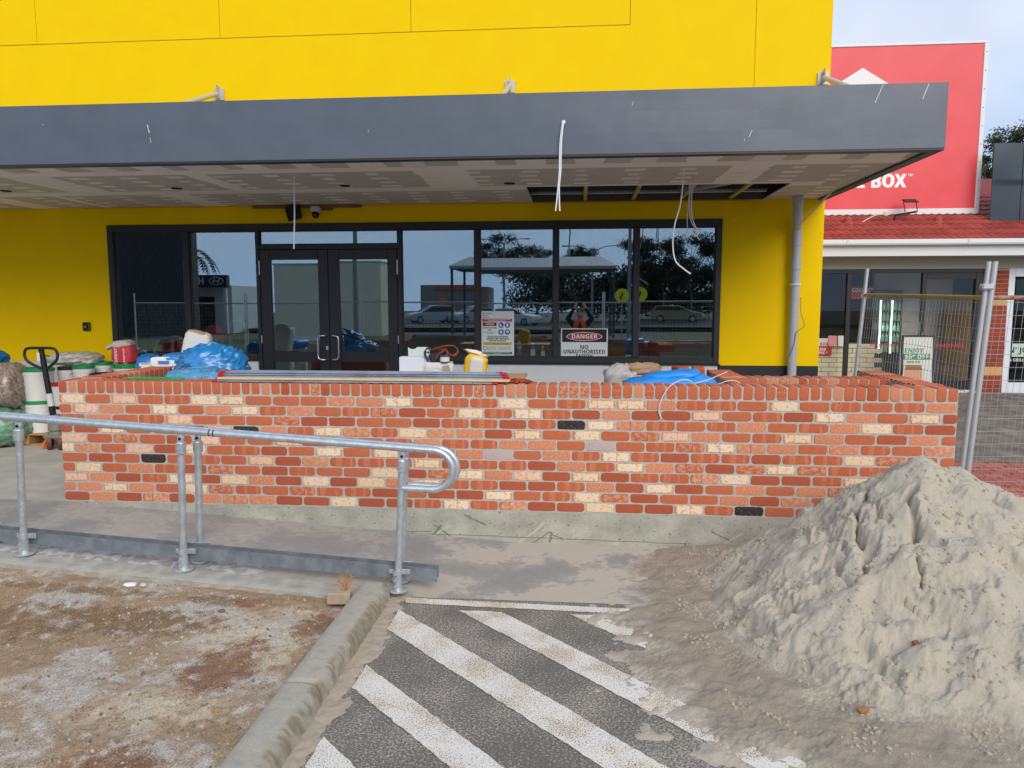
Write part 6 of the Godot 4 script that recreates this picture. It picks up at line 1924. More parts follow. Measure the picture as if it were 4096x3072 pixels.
# ---------------------------------------------------------------- things along the wall top
func clutter_middle():
	var steel := TM(blend_tex(531, 128, c8(150, 162, 180), c8(184, 196, 212), 0.01, 0.2, 0.6, 1.5), 0.6, 0.36, 0.55)
	var red := M(c8(196, 30, 44), 0.6)
	# a channel stud: open C section, red painted ends
	var studs := [[1.395, 3.835, 1.0685, 0.010, "lowest steel stud lying directly on the brick coping"], [1.45, 3.925, 1.1085, 0.015, "second steel stud from the bottom, above the timber"], [1.452, 3.915, 1.1265, 0.013, "third steel stud with writing in red marker"], [1.47, 3.90, 1.1450, 0.018, "top steel stud of the stack on the wall"], [1.50, 3.86, 1.1450, -0.05, "dusty steel stud lying flat behind the top one"]]
	for s in studs:
		var st := thing("steel_stud", s[4], "steel stud", Vector3(0, s[2], 0), "steel studs stacked on the wall")
		var cb := MB.new()
		var d := 0.064
		var zc: float = s[3] - d / 2
		cb.span(Vector3(s[0], 0, zc - d / 2), Vector3(s[1], 0.0008, zc + d / 2))
		cb.span(Vector3(s[0], 0.0008, zc + d / 2 - 0.0009), Vector3(s[1], 0.0125, zc + d / 2))
		cb.span(Vector3(s[0], 0.0008, zc - d / 2), Vector3(s[1], 0.0125, zc - d / 2 + 0.0009))
		cb.span(Vector3(s[0], 0.0118, zc + d / 2 - 0.012), Vector3(s[1], 0.0126, zc + d / 2 - 0.001))
		part("channel", cb.mesh(), steel, st)
		for e in [0, 1]:
			var xx: float = s[0] if e == 0 else s[1] - 0.05
			part("painted_end", bx(Vector3(xx + 0.025, 0.0065, zc), Vector3(0.052, 0.0136, d + 0.002)), red, st)
	for q in [[2.35, 0.44, c8(196, 40, 60), "red"], [2.62, 0.26, c8(30, 32, 36), "black"]]:
		var sc := []
		for k in 46: sc.append(Vector3(q[0] + q[1] * (k / 22.0) + 0.006 * sin(k * 2.3), 1.1325 + 0.0045 * sin(k * 1.9) * (1.0 if k % 7 else 0.2), 0.0142))
		one("marker_scribble", tb(curve(sc, 2), 0.0011, 4), M(q[2], 0.7), q[3] + " marker handwriting on the front of the stacked studs", "writing")
	var tp := thing("timber_plank", "pale timber batten sandwiched between the steel studs", "timber", Vector3(0, 1.0865, 0))
	part("plank", bx(Vector3(2.69, 0.0105, -0.028), Vector3(2.48, 0.020, 0.09), 0.002), TM(blend_tex(541, 128, c8(206, 176, 128), c8(226, 200, 154), 0.02, 0.3), 0.4, 0.8), tp)
	# site table behind the wall
	var tbl := thing("trestle_table", "trestle table behind the wall carrying cartons, strap and paper", "table", Vector3(3.25, 0, -0.80))
	part("table_top", bx(Vector3(0, 1.045, 0), Vector3(1.5, 0.022, 0.62), 0.003), TM(blend_tex(551, 64, c8(170, 140, 100), c8(196, 166, 124), 0.03, 0.2), 0.4, 0.85), tbl)
	for x in [-0.6, 0.6]:
		for z in [-0.25, 0.25]: part("leg", bx(Vector3(x, 0.517, z), Vector3(0.05, 1.034, 0.05), 0.004), timber, tbl)
	var T0 := 1.057
	var b1 := thing("white_carton", "taller white carton left of the smaller one on the table", "carton", Vector3(2.955, T0, -0.86))
	part("carton_box", bx(Vector3(0, 0.085, 0), Vector3(0.265, 0.17, 0.17), 0.004), M(c8(208, 214, 226), 0.6), b1)
	part("carton_flap", bx(Vector3(0, 0.1715, 0.0), Vector3(0.262, 0.003, 0.084), 0.001), M(c8(198, 202, 212), 0.6), b1)
	var b2 := thing("white_carton", "lower white carton with printed lines under the orange strap", "carton", Vector3(3.20, T0, -0.80))
	part("carton_box", bx(Vector3(0, 0.063, 0), Vector3(0.225, 0.126, 0.18), 0.004), M(c8(214, 216, 220), 0.6), b2)
	for k in 4: part("print_line", bx(Vector3(-0.02, 0.045 + 0.011 * k, 0.091), Vector3(0.17 if k < 3 else 0.19, 0.003, 0.0015)), M(c8(190, 178, 140), 0.6), b2)
	# ratchet strap
	var rs := thing("ratchet_strap", "tangled orange ratchet strap with black buckle on the white carton", "strap", Vector3(3.20, T0 + 0.126, -0.80))
	var om := M(c8(208, 106, 62), 0.75)
	var ribbon := func(pts: Array, w: float) -> ArrayMesh:
		var m := MB.new()
		var c := curve(pts, 7)
		for i in c.size() - 1:
			var tn := (c[i + 1] - c[i]).normalized()
			var sd := Vector3(0, 0.35, 1.0).normalized()
			var a := c[i] - sd * w; var b := c[i] + sd * w
			var a2 := c[i + 1] - sd * w; var e2 := c[i + 1] + sd * w
			var t := tn.cross(sd).normalized() * 0.0012
			m.quad(a + t, a2 + t, e2 + t, b + t)
			m.quad(b - t, e2 - t, a2 - t, a - t)
			m.quad(b + t, e2 + t, e2 - t, b - t)
			m.quad(a - t, a2 - t, a2 + t, a + t)
		return m.mesh()
	part("webbing", ribbon.call([Vector3(-0.05, 0.12, 0), Vector3(0.0, 0.135, 0.0), Vector3(0.07, 0.15, -0.01), Vector3(0.13, 0.148, -0.02), Vector3(0.165, 0.12, -0.02), Vector3(0.17, 0.09, -0.01), Vector3(0.13, 0.06, 0.0)], 0.021), om, rs)
	part("webbing", ribbon.call([Vector3(-0.02, 0.03, 0.05), Vector3(0.0, 0.07, 0.05), Vector3(0.04, 0.10, 0.04), Vector3(0.07, 0.12, 0.02), Vector3(0.075, 0.08, 0.0), Vector3(0.05, 0.05, -0.01)], 0.021), om, rs)
	part("webbing", ribbon.call([Vector3(-0.07, 0.11, -0.03), Vector3(0.02, 0.115, -0.02), Vector3(0.10, 0.07, -0.02), Vector3(0.14, 0.055, -0.01), Vector3(0.168, 0.09, -0.015)], 0.019), om, rs)
	var bk := MB.new()
	bk.box(Vector3(-0.04, 0.045, 0.02), Vector3(0.10, 0.085, 0.08), 0.012, Basis.from_euler(Vector3(0, 0.3, 0.4)))
	bk.tube(curve([Vector3(-0.10, 0.02, 0.05), Vector3(-0.13, 0.08, 0.04), Vector3(-0.10, 0.13, 0.03), Vector3(-0.07, 0.11, 0.03)], 5), 0.012, 8)
	bk.box(Vector3(0.03, 0.025, 0.03), Vector3(0.10, 0.05, 0.07), 0.014)
	part("buckle", bk.mesh(), M(c8(26, 26, 28), 0.45), rs)
	part("buckle_roller", lt(PackedVector2Array([Vector2(0, -0.02), Vector2(0.012, -0.02), Vector2(0.012, 0.02), Vector2(0, 0.02)]), 12, T(Vector3(-0.10, 0.10, 0.055), Vector3(60, 0, 0))), M(c8(190, 192, 194), 0.3, 0.7), rs)
	var tr := thing("tape_roll", "cream and blue tape roll standing on its rim beside the strap", "tape", Vector3(3.262, T0 + 0.126, -0.735))
	part("tape_band", lt(PackedVector2Array([Vector2(0.03, 0.012), Vector2(0.044, 0.012), Vector2(0.044, 0.054), Vector2(0.03, 0.054)]), 24), M(c8(222, 214, 158), 0.6), tr)
	for y in [0.0, 0.054]: part("tape_rim", lt(PackedVector2Array([Vector2(0.026, y), Vector2(0.046, y), Vector2(0.046, y + 0.012), Vector2(0.026, y + 0.012), Vector2(0.026, y)]), 24), M(c8(36, 70, 170), 0.5), tr)
	var pc := MB.new()
	pc.prism(PackedVector2Array([Vector2(-0.10, 0.0), Vector2(0.10, 0.0), Vector2(0.098, 0.086), Vector2(-0.02, 0.086), Vector2(-0.035, 0.068), Vector2(-0.075, 0.066), Vector2(-0.105, 0.085)]), 0.004, T(Vector3.ZERO, Vector3(-12, 6, 0)))
	one("plastic_clip_sheet", pc.mesh(), M(c8(176, 192, 184), 0.5), "thin pale green cut-out sheet standing on the taller white carton", "cut-out", T(Vector3(2.985, T0 + 0.1735, -0.90)))
	var pp := thing("torn_paper", "torn cardboard and white paper in front of the smaller carton", "paper", Vector3(3.30, T0, -0.62))
	part("cardboard_piece", bx(Vector3(0.0, 0.055, 0.0), Vector3(0.065, 0.11, 0.004), 0.0, Basis.from_euler(Vector3(-0.25, 0.4, 0.18))), M(c8(150, 136, 118), 0.85), pp)
	part("paper_sheet", lump(Vector3(0.15, 0.06, 0.06), 2.3, 0.4, 0.2, 561, 10, 18), M(c8(206, 206, 204), 0.8), pp, T(Vector3(-0.10, 0, 0.02)))
	part("paper_sheet", bx(Vector3(0.025, 0.075, -0.04), Vector3(0.05, 0.10, 0.003), 0.0, Basis.from_euler(Vector3(-0.2, -0.3, -0.1))), M(c8(212, 212, 208), 0.8), pp)
	part("dark_scrap", lump(Vector3(0.26, 0.035, 0.06), 2.2, 0.4, 0.2, 562, 8, 18), M(c8(66, 56, 48), 0.8), pp, T(Vector3(0.03, 0, 0.05)))
	var yb := thing("yellow_bag", "torn yellow and silver bag standing right of the cartons", "bag", Vector3(3.54, T0, -0.70))
	part("bag_body", lump(Vector3(0.20, 0.22, 0.11), 3.4, 0.14, 0.16, 571, 16, 24), M(c8(226, 176, 20), 0.5), yb, T(Vector3(0.0, 0, 0), Vector3(0, 0, -8)))
	part("silver_panel", lump(Vector3(0.125, 0.19, 0.05), 4.0, 0.10, 0.2, 572, 14, 20), M(c8(206, 204, 198), 0.4), yb, T(Vector3(0.012, 0.0, 0.045), Vector3(4, 0, -8)))
	part("torn_rim", lump(Vector3(0.17, 0.035, 0.08), 2.2, 0.5, 0.3, 573, 8, 20), M(c8(220, 214, 196), 0.8), yb, T(Vector3(0.01, 0.205, 0.0), Vector3(0, 0, -16)))
	# orange rag at the end of the studs
	one("orange_rag", lump(Vector3(0.17, 0.035, 0.08), 2.2, 0.5, 0.3, 581, 10, 22), TM(blend_tex(582, 64, c8(206, 78, 20), c8(60, 30, 16), 0.06, 0.2, 0.7, 3.0), 0.12, 0.9), "orange and black rag on the coping at the stud ends", "rag", T(Vector3(3.99, 1.064, -0.12)))
	# ---- right group: carton with paper, blue tub, loose bricks
	var st := thing("pallet_of_sheets", "stack of plasterboard sheets on edge behind the wall centre", "board stack", Vector3(5.1, 0, -1.05))
	part("sheet_stack", bx(Vector3(0.15, 0.44, 0), Vector3(0.98, 0.88, 0.80), 0.005), M(c8(196, 192, 184), 0.85), st)
	var cb2 := thing("cardboard_box", "brown cardboard box with crumpled paper on top behind the wall", "box", Vector3(5.07, 0.88, -1.18))
	part("box_body", bx(Vector3(0, 0.085, 0), Vector3(0.34, 0.17, 0.24), 0.004), TM(blend_tex(591, 64, c8(184, 142, 88), c8(200, 160, 106), 0.03, 0.3), 0.4, 0.85), cb2)
	part("crumpled_paper", lump(Vector3(0.30, 0.11, 0.20), 2.4, 0.42, 0.25, 592, 14, 24), M(c8(168, 136, 110), 0.85), cb2, T(Vector3(0.03, 0.165, 0)))
	part("box_flap", bx(Vector3(0.12, 0.215, -0.06), Vector3(0.12, 0.10, 0.004), 0.0, Basis.from_euler(Vector3(-0.2, -0.3, 0.1))), M(c8(196, 156, 118), 0.85), cb2)
	one("grey_plastic", lump(Vector3(0.30, 0.26, 0.24), 2.3, 0.34, 0.25, 593, 18, 28), TM(blend_tex(594, 64, c8(156, 152, 148), c8(196, 192, 188), 0.04, 0.2), 0.25, 0.35), "crumpled grey plastic hanging over the left of the cardboard box", "plastic sheet", T(Vector3(4.90, 0.88, -1.16)))
	var bt := thing("blue_tarp", "folded bright blue tarpaulin lying behind the wall coping", "tarpaulin", Vector3(5.30, 0.88, -0.72))
	var bl := M(c8(38, 142, 226), 0.45)
	part("fold", lump(Vector3(0.78, 0.20, 0.34), 3.0, 0.16, 0.1, 601, 18, 30), bl, bt)
	part("fold", lump(Vector3(0.48, 0.09, 0.24), 2.6, 0.22, 0.14, 602, 14, 26), bl, bt, T(Vector3(0.02, 0.155, -0.03), Vector3(0, 0, 6)))
	part("fold", lump(Vector3(0.24, 0.12, 0.22), 2.4, 0.28, 0.2, 603, 12, 22), bl, bt, T(Vector3(0.28, 0.09, 0.0), Vector3(0, 0, -16)))
	var lbm := M(c8(176, 88, 60), 0.95)
	for a in [[5.49, 12.0, "left of two loose bricks standing behind the blue tarpaulin"], [5.66, -6.0, "right of two loose bricks standing behind the blue tarpaulin"]]:
		var lb := thing("loose_brick", a[2], "brick", Vector3(a[0], 0.0, -1.42), "loose bricks behind the tarpaulin")
		part("brick_body", bx(Vector3(0, 1.065, 0), Vector3(0.12, 0.08, 0.22), 0.012, Basis.from_euler(Vector3(0, deg_to_rad(a[1]), 0))), lbm, lb)
		part("brick_below", bx(Vector3(0, 0.512, 0), Vector3(0.15, 1.024, 0.22), 0.01), M(c8(164, 90, 66), 0.95), lb)
	# white cable looping over the coping, and a few ends
	var wm := M(c8(214, 218, 222), 0.45)
	one("white_cable", tb(curve([Vector3(5.43, 1.075, -0.12), Vector3(5.40, 1.09, -0.03), Vector3(5.36, 1.115, 0.01), Vector3(5.30, 1.112, 0.022), Vector3(5.22, 1.065, 0.025), Vector3(5.16, 0.97, 0.022), Vector3(5.138, 0.885, 0.018), Vector3(5.145, 0.83, 0.014), Vector3(5.165, 0.795, 0.01)], 7), 0.0045, 8), wm, "white cable looping down over the front of the coping", "cable")
	one("white_cable", tb(curve([Vector3(5.44, 1.072, -0.14), Vector3(5.56, 1.10, -0.2), Vector3(5.68, 1.135, -0.3), Vector3(5.74, 1.15, -0.36)], 6), 0.0035, 6), wm, "thin white cable rising from the tarpaulin to the planter wall", "cable")
	one("white_cable", tb(curve([Vector3(5.62, 1.072, -0.10), Vector3(5.68, 1.095, -0.10), Vector3(5.75, 1.10, -0.12), Vector3(5.80, 1.08, -0.13)], 6), 0.0035, 6), wm, "short white cable arching over the coping beside the planter wall", "cable")

# ---------------------------------------------------------------- small things on and in the shopfront
func facade_things():
	var wm := M(c8(222, 226, 230), 0.45)
	# pair of cables from a hole in the fascia
	var fc := thing("fascia_cables", "pair of white cables hanging from a grommet in the charcoal fascia", "cable", Vector3(4.343, 3.275, -0.608))
	part("grommet", lt(PackedVector2Array([Vector2(0.008, 0.0), Vector2(0.016, 0.004), Vector2(0.018, 0.012), Vector2(0.014, 0.016), Vector2(0.008, 0.012)]), 16, T(Vector3.ZERO, Vector3(90, 0, 0))), wm, fc)
	part("strand", tb(curve([Vector3(0, 0, -0.01), Vector3(-0.004, 0.002, 0.02), Vector3(-0.016, -0.06, 0.03), Vector3(-0.030, -0.2, 0.035), Vector3(-0.034, -0.42, 0.04), Vector3(-0.046, -0.58, 0.045), Vector3(-0.064, -0.755, 0.05)], 7), 0.0065, 8), wm, fc)
	part("strand", tb(curve([Vector3(0.002, 0, -0.01), Vector3(0.004, 0.002, 0.022), Vector3(-0.008, -0.06, 0.035), Vector3(-0.018, -0.2, 0.042), Vector3(-0.022, -0.42, 0.046), Vector3(-0.034, -0.56, 0.05), Vector3(-0.028, -0.755, 0.055)], 7), 0.0065, 8), wm, fc)
	one("hanging_cable", tb(curve([Vector3(1.605, 3.012, -1.46), Vector3(1.598, 2.85, -1.47), Vector3(1.592, 2.65, -1.48), Vector3(1.575, 2.45, -1.5), Vector3(1.558, 2.285, -1.52)], 6), 0.0075, 8), wm, "single white cable hanging from the soffit above the double doors", "cable")
	one("hanging_cable", tb(curve([Vector3(5.48, 3.012, -1.42), Vector3(5.472, 2.86, -1.42), Vector3(5.45, 2.66, -1.43), Vector3(5.405, 2.48, -1.44), Vector3(5.392, 2.30, -1.45), Vector3(5.42, 2.14, -1.45), Vector3(5.50, 2.06, -1.45), Vector3(5.57, 2.01, -1.45)], 7), 0.007, 8), wm, "long white cable curling at its end before the right window", "cable")
	# bundle with a ceiling rose on its end
	var cb := thing("cable_bundle", "looped white cable bundle ending in a round junction rose", "cable", Vector3(5.66, 3.012, -2.07))
	part("loop", tb(curve([Vector3(-0.02, 0, 0), Vector3(-0.03, -0.10, 0.01), Vector3(-0.035, -0.28, 0.01), Vector3(-0.01, -0.43, 0.0), Vector3(0.035, -0.50, 0.0)], 6), 0.006, 6), wm, cb)
	part("loop", tb(curve([Vector3(0.06, 0.0, 0.02), Vector3(0.0, -0.06, 0.02), Vector3(-0.015, -0.24, 0.02), Vector3(0.0, -0.40, 0.01), Vector3(0.04, -0.50, 0.01)], 6), 0.006, 6), wm, cb)
	part("loop", tb(curve([Vector3(-0.05, 0.0, 0.0), Vector3(-0.035, -0.12, -0.01), Vector3(-0.05, -0.40, -0.01), Vector3(-0.03, -0.58, 0.0), Vector3(0.02, -0.63, 0.0)], 6), 0.004, 6), wm, cb)
	part("junction_rose", lt(PackedVector2Array([Vector2(0.0, 0.03), Vector2(0.022, 0.028), Vector2(0.034, 0.018), Vector2(0.036, -0.012), Vector2(0.0, -0.014)]), 18, T(Vector3(0.045, -0.535, 0.01), Vector3(70, 0, -15))), wm, cb)
	part("loop", tb(curve([Vector3(0.05, -0.55, 0.01), Vector3(0.06, -0.60, 0.02), Vector3(0.085, -0.63, 0.02)], 5), 0.005, 6), wm, cb)
	# camera on the soffit
	var cc := thing("security_camera", "white dome security camera under the soffit above the doors", "security camera", Vector3(1.055, 2.968, -3.62))
	part("mount", bx(Vector3(0, -0.022, 0), Vector3(0.115, 0.082, 0.09), 0.012), M(c8(206, 206, 204), 0.5), cc)
	part("dome", lt(PackedVector2Array([Vector2(0.045, 0.0), Vector2(0.048, -0.025), Vector2(0.040, -0.055), Vector2(0.022, -0.074), Vector2(0.0, -0.080)]), 18, T(Vector3(0, -0.062, 0.01))), M(c8(18, 18, 20), 0.15), cc)
	part("lens", lt(PackedVector2Array([Vector2(0.0, 0.012), Vector2(0.014, 0.010), Vector2(0.016, 0.0)]), 12, T(Vector3(-0.012, -0.10, 0.047), Vector3(75, 0, 0))), M(c8(60, 66, 74), 0.1), cc)
	var sp := thing("wall_speaker", "black square loudspeaker tilted on the wall left of the camera", "loudspeaker", Vector3(0.77, 2.905, -3.60))
	part("speaker_box", bx(Vector3.ZERO, Vector3(0.17, 0.175, 0.11), 0.012, Basis.from_euler(Vector3(0.25, 0.2, 0.22))), M(c8(22, 22, 24), 0.6), sp)
	part("speaker_edge", bx(Vector3(0, -0.006, 0.03), Vector3(0.18, 0.185, 0.03), 0.012, Basis.from_euler(Vector3(0.25, 0.2, 0.22))), M(c8(84, 80, 74), 0.5), sp)
	part("grille", bx(Vector3(0.006, -0.020, 0.052), Vector3(0.165, 0.17, 0.006), 0.002, Basis.from_euler(Vector3(0.25, 0.2, 0.22))), M(c8(18, 18, 20), 0.8), sp)
	part("speaker_arm", tb(PackedVector3Array([Vector3(0, 0.02, -0.04), Vector3(0.0, 0.04, -0.095)]), 0.014, 8), M(c8(30, 30, 30), 0.6), sp)
	var wb := thing("wall_switch", "small black reader box fixed on the yellow wall at left", "switch box", Vector3(-2.243, 1.414, -3.70))
	part("back_box", bx(Vector3(0, 0, 0.016), Vector3(0.105, 0.118, 0.03), 0.004), M(c8(24, 24, 25), 0.6), wb)
	part("button", lt(PackedVector2Array([Vector2(0.0, 0.004), Vector2(0.012, 0.004), Vector2(0.012, -0.002)]), 12, T(Vector3(-0.015, -0.004, 0.032), Vector3(90, 0, 0))), M(c8(150, 150, 150), 0.4), wb)
	part("sealant_mark", bx(Vector3(0.045, 0.0, 0.0325), Vector3(0.012, 0.10, 0.002)), M(c8(120, 104, 40), 0.8), wb)
	# ---- construction notice behind the glass
	var N := thing("site_notice", "white construction site notice with blue safety symbols on the window", "sign", Vector3(3.423, 1.3355, -3.724))
	var white := M(c8(224, 232, 232), 0.6)
	var blk := M(c8(22, 24, 26), 0.6)
	var redm := M(c8(178, 24, 44), 0.6)
	var bluem := M(c8(22, 74, 160), 0.6)
	part("board", bx(Vector3.ZERO, Vector3(0.432, 0.583, 0.004), 0.001), white, N)
	var at := func(u: float, v: float, z := 0.0035) -> Vector3: return Vector3(-0.216 + 0.432 * u, 0.2915 - 0.583 * v, z)
	var rect := func(u0: float, u1: float, v0: float, v1: float, m: Material, called := "panel", z := 0.003):
		var a: Vector3 = at.call(u0, v0); var b: Vector3 = at.call(u1, v1)
		part(called, bx(Vector3((a.x + b.x) / 2, (a.y + b.y) / 2, z), Vector3(b.x - a.x, a.y - b.y, 0.001)), m, N)
	for q in [[0.02, 0.98, 0.018, 0.023], [0.02, 0.98, 0.975, 0.98]]: rect.call(q[0], q[1], q[2], q[3], M(c8(60, 90, 84), 0.6), "border")
	rect.call(0.04, 0.94, 0.175, 0.235, redm)
	rect.call(0.05, 0.47, 0.255, 0.335, blk)
	rect.call(0.05, 0.94, 0.70, 0.765, M(c8(214, 206, 60), 0.6))
	rect.call(0.05, 0.94, 0.915, 0.965, M(c8(20, 120, 62), 0.6))
	rect.call(0.49, 0.493, 0.78, 0.90, blk)
	var oval := MB.new()
	var op := PackedVector2Array()
	for k in 24: op.append(Vector2(cos(TAU * k / 24.0) * 0.082, sin(TAU * k / 24.0) * 0.018))
	oval.prism(op, 0.001, T(at.call(0.26, 0.295) + Vector3(0, 0, 0.0006)))
	part("danger_oval", oval.mesh(), redm, N)
	word("DANGER", 0.020, white, N, T(at.call(0.26, 0.295, 0.0050)))
	word("CONSTRUCTION", 0.0175, blk, N, T(at.call(0.26, 0.378)))
	word("SITE", 0.0185, blk, N, T(at.call(0.26, 0.43)))
	word("PROTECTIVE EQUIPMENT", 0.0165, blk, N, T(at.call(0.5, 0.572)), 1.0, "lettering", "Droid Sans", true)
	word("MUST BE WORN", 0.028, blk, N, T(at.call(0.5, 0.62)), 1.0, "lettering", "Droid Sans", true)
	word("BEYOND THIS POINT", 0.0165, blk, N, T(at.call(0.5, 0.668)), 1.0, "lettering", "Droid Sans", true)
	word("SITE CONTACT:", 0.0135, blk, N, T(at.call(0.20, 0.058)))
	word("PHONE #:", 0.0125, blk, N, T(at.call(0.13, 0.105)))
	word("LICENCE No:", 0.0125, blk, N, T(at.call(0.16, 0.15)))
	for v in [0.068, 0.115, 0.16]: rect.call(0.32, 0.93, v, v + 0.003, M(c8(90, 100, 100), 0.6), "rule_line")
	# small print, too small to read: rows of short dashes
	var fine := MB.new()
	var finew := MB.new()
	var r := RandomNumberGenerator.new()
	r.seed = 9
	var dash := func(mb: MB, u0: float, u1: float, v: float, h: float, z: float):
		var u := u0
		while u < u1:
			var l := r.randf_range(0.012, 0.045)
			var a: Vector3 = at.call(u, v, z); var b: Vector3 = at.call(minf(u + l, u1), v + h, z)
			mb.quad(Vector3(a.x, b.y, z), Vector3(b.x, b.y, z), Vector3(b.x, a.y, z), Vector3(a.x, a.y, z))
			u += l + 0.01
	for v in [0.187, 0.212]: dash.call(finew, 0.08 if v < 0.2 else 0.22, 0.90 if v < 0.2 else 0.76, v, 0.012, 0.0042)
	dash.call(finew, 0.10, 0.88, 0.925, 0.010, 0.0042); dash.call(finew, 0.38, 0.62, 0.947, 0.008, 0.0042)
	for v in [0.712, 0.738]: dash.call(fine, 0.07 if v < 0.72 else 0.12, 0.92 if v < 0.72 else 0.86, v, 0.013, 0.0042)
	for v in [0.80, 0.827, 0.855]:
		dash.call(fine, 0.20, 0.46, v, 0.009, 0.0042); dash.call(fine, 0.53, 0.92, v, 0.009, 0.0042)
	dash.call(fine, 0.06, 0.46, 0.472, 0.009, 0.0042); dash.call(fine, 0.17, 0.34, 0.50, 0.009, 0.0042)
	part("small_print", fine.mesh(), blk, N)
	part("small_print", finew.mesh(), white, N)
	for q in [[0.605, 0.315], [0.80, 0.315], [0.605, 0.47], [0.80, 0.47]]:
		var disc := part("symbol_disc", lt(PackedVector2Array([Vector2(0.0, 0.001), Vector2(0.036, 0.001), Vector2(0.036, 0.0)]), 24, Transform3D(Basis.from_euler(Vector3(PI / 2, 0, 0)), at.call(q[0], q[1], 0.003))), bluem, N)
		var sy := MB.new()
		var c: Vector3 = at.call(q[0], q[1], 0.0048)
		if q == [0.605, 0.315]:
			sy.prism(PackedVector2Array([Vector2(-0.018, -0.018), Vector2(0.02, -0.018), Vector2(0.02, -0.010), Vector2(0.004, -0.004), Vector2(0.0, 0.018), Vector2(-0.016, 0.018)]), 0.001, T(c))
		elif q == [0.80, 0.315]:
			sy.box(c, Vector3(0.026, 0.044, 0.001))
		elif q == [0.605, 0.47]:
			var hp := PackedVector2Array()
			for k in 18: hp.append(Vector2(cos(TAU * k / 18.0) * 0.017, sin(TAU * k / 18.0) * 0.021))
			sy.prism(hp, 0.001, T(c))
		else:
			var hp := PackedVector2Array()
			for k in 13: hp.append(Vector2(cos(PI * k / 12.0) * 0.023, sin(PI * k / 12.0) * 0.021))
			sy.prism(hp, 0.001, T(c))
			sy.box(c + Vector3(0.003, -0.010, 0), Vector3(0.02, 0.018, 0.001))
		part("symbol", sy.mesh(), white, N)
	part("no_entry_ring", lt(PackedVector2Array([Vector2(0.022, 0.001), Vector2(0.028, 0.001)]), 20, Transform3D(Basis.from_euler(Vector3(PI / 2, 0, 0)), at.call(0.125, 0.835, 0.0035))), blk, N)
	# ---- danger sign
	var D := thing("danger_sign", "black and white danger sign reading no unauthorised entry on the window", "sign", Vector3(4.5545, 1.18, -3.724))
	part("board", bx(Vector3(0, 0.0, 0), Vector3(0.605, 0.444, 0.004), 0.001), white, D)
	part("black_band", bx(Vector3(0, 0.128, 0.003), Vector3(0.575, 0.166, 0.001)), blk, D)
	var dv := MB.new()
	var dp := PackedVector2Array()
	for k in 36: dp.append(Vector2(cos(TAU * k / 36.0) * 0.232, sin(TAU * k / 36.0) * 0.056))
	dv.prism(dp, 0.001, T(Vector3(0, 0.118, 0.0045)))
	part("oval_rim", dv.mesh(), white, D)
	var dv2 := MB.new()
	for k in 36: dp[k] = Vector2(cos(TAU * k / 36.0) * 0.222, sin(TAU * k / 36.0) * 0.050)
	dv2.prism(dp, 0.001, T(Vector3(0, 0.118, 0.0056)))
	part("red_oval", dv2.mesh(), redm, D)
	word("DANGER", 0.056, white, D, T(Vector3(0, 0.118, 0.007)), 1.08)
	word("NO", 0.052, blk, D, T(Vector3(0, -0.02, 0.0035)), 1.0, "lettering", "Droid Sans", true)
	word("UNAUTHORISED", 0.052, blk, D, T(Vector3(0, -0.080, 0.0035)), 0.98, "lettering", "Droid Sans", true)
	word("ENTRY", 0.052, blk, D, T(Vector3(0, -0.142, 0.0035)), 1.0, "lettering", "Droid Sans", true)
	# bottles on the inner sill
	var pet := StandardMaterial3D.new()
	pet.albedo_color = Color(0.55, 0.66, 0.72, 0.25)
	pet.transparency = BaseMaterial3D.TRANSPARENCY_ALPHA
	pet.roughness = 0.08
	var b1 := thing("water_bottle", "tall clear water bottle beside the site notice", "bottle", Vector3(3.70, 1.034, -3.82), "bottles on the window sill")
	part("bottle_body", lt(PackedVector2Array([Vector2(0, 0.0), Vector2(0.036, 0.002), Vector2(0.037, 0.07), Vector2(0.034, 0.09), Vector2(0.037, 0.10), Vector2(0.037, 0.16), Vector2(0.028, 0.195), Vector2(0.013, 0.22), Vector2(0.012, 0.235)]), 18), pet, b1)
	part("bottle_label", lt(PackedVector2Array([Vector2(0.0375, 0.095), Vector2(0.0375, 0.13)]), 18), M(c8(150, 190, 205), 0.5), b1)
	part("cap", lt(PackedVector2Array([Vector2(0.015, 0.225), Vector2(0.015, 0.245), Vector2(0, 0.245)]), 14), M(c8(60, 70, 110), 0.5), b1)
	for a in [[3.88, 0.040, 0.11, 0.165, "blue bottle with white cap and white label, middle of the three"], [4.012, 0.032, 0.085, 0.125, "smallest blue bottle with white cap, right of the three"]]:
		var b2 := thing("blue_bottle", a[4], "bottle", Vector3(a[0], 1.034, -3.81), "bottles on the window sill")
		part("bottle_body", lt(PackedVector2Array([Vector2(0, 0.0), Vector2(a[1], 0.002), Vector2(a[1], a[2]), Vector2(a[1] * 0.9, a[2] + 0.015), Vector2(a[1] * 0.4, a[3] - 0.015), Vector2(a[1] * 0.38, a[3])]), 18), M(c8(58, 92, 138), 0.25), b2)
		part("bottle_label", bx(Vector3(0.004, a[2] * 0.42, a[1] * 0.93), Vector3(a[1] * 1.5, a[2] * 0.78, 0.006)), M(c8(206, 214, 220), 0.5), b2)
		part("cap", lt(PackedVector2Array([Vector2(a[1] * 0.48, a[3] - 0.012), Vector2(a[1] * 0.48, a[3] + 0.012), Vector2(0, a[3] + 0.012)]), 14), M(c8(222, 226, 228), 0.5), b2)

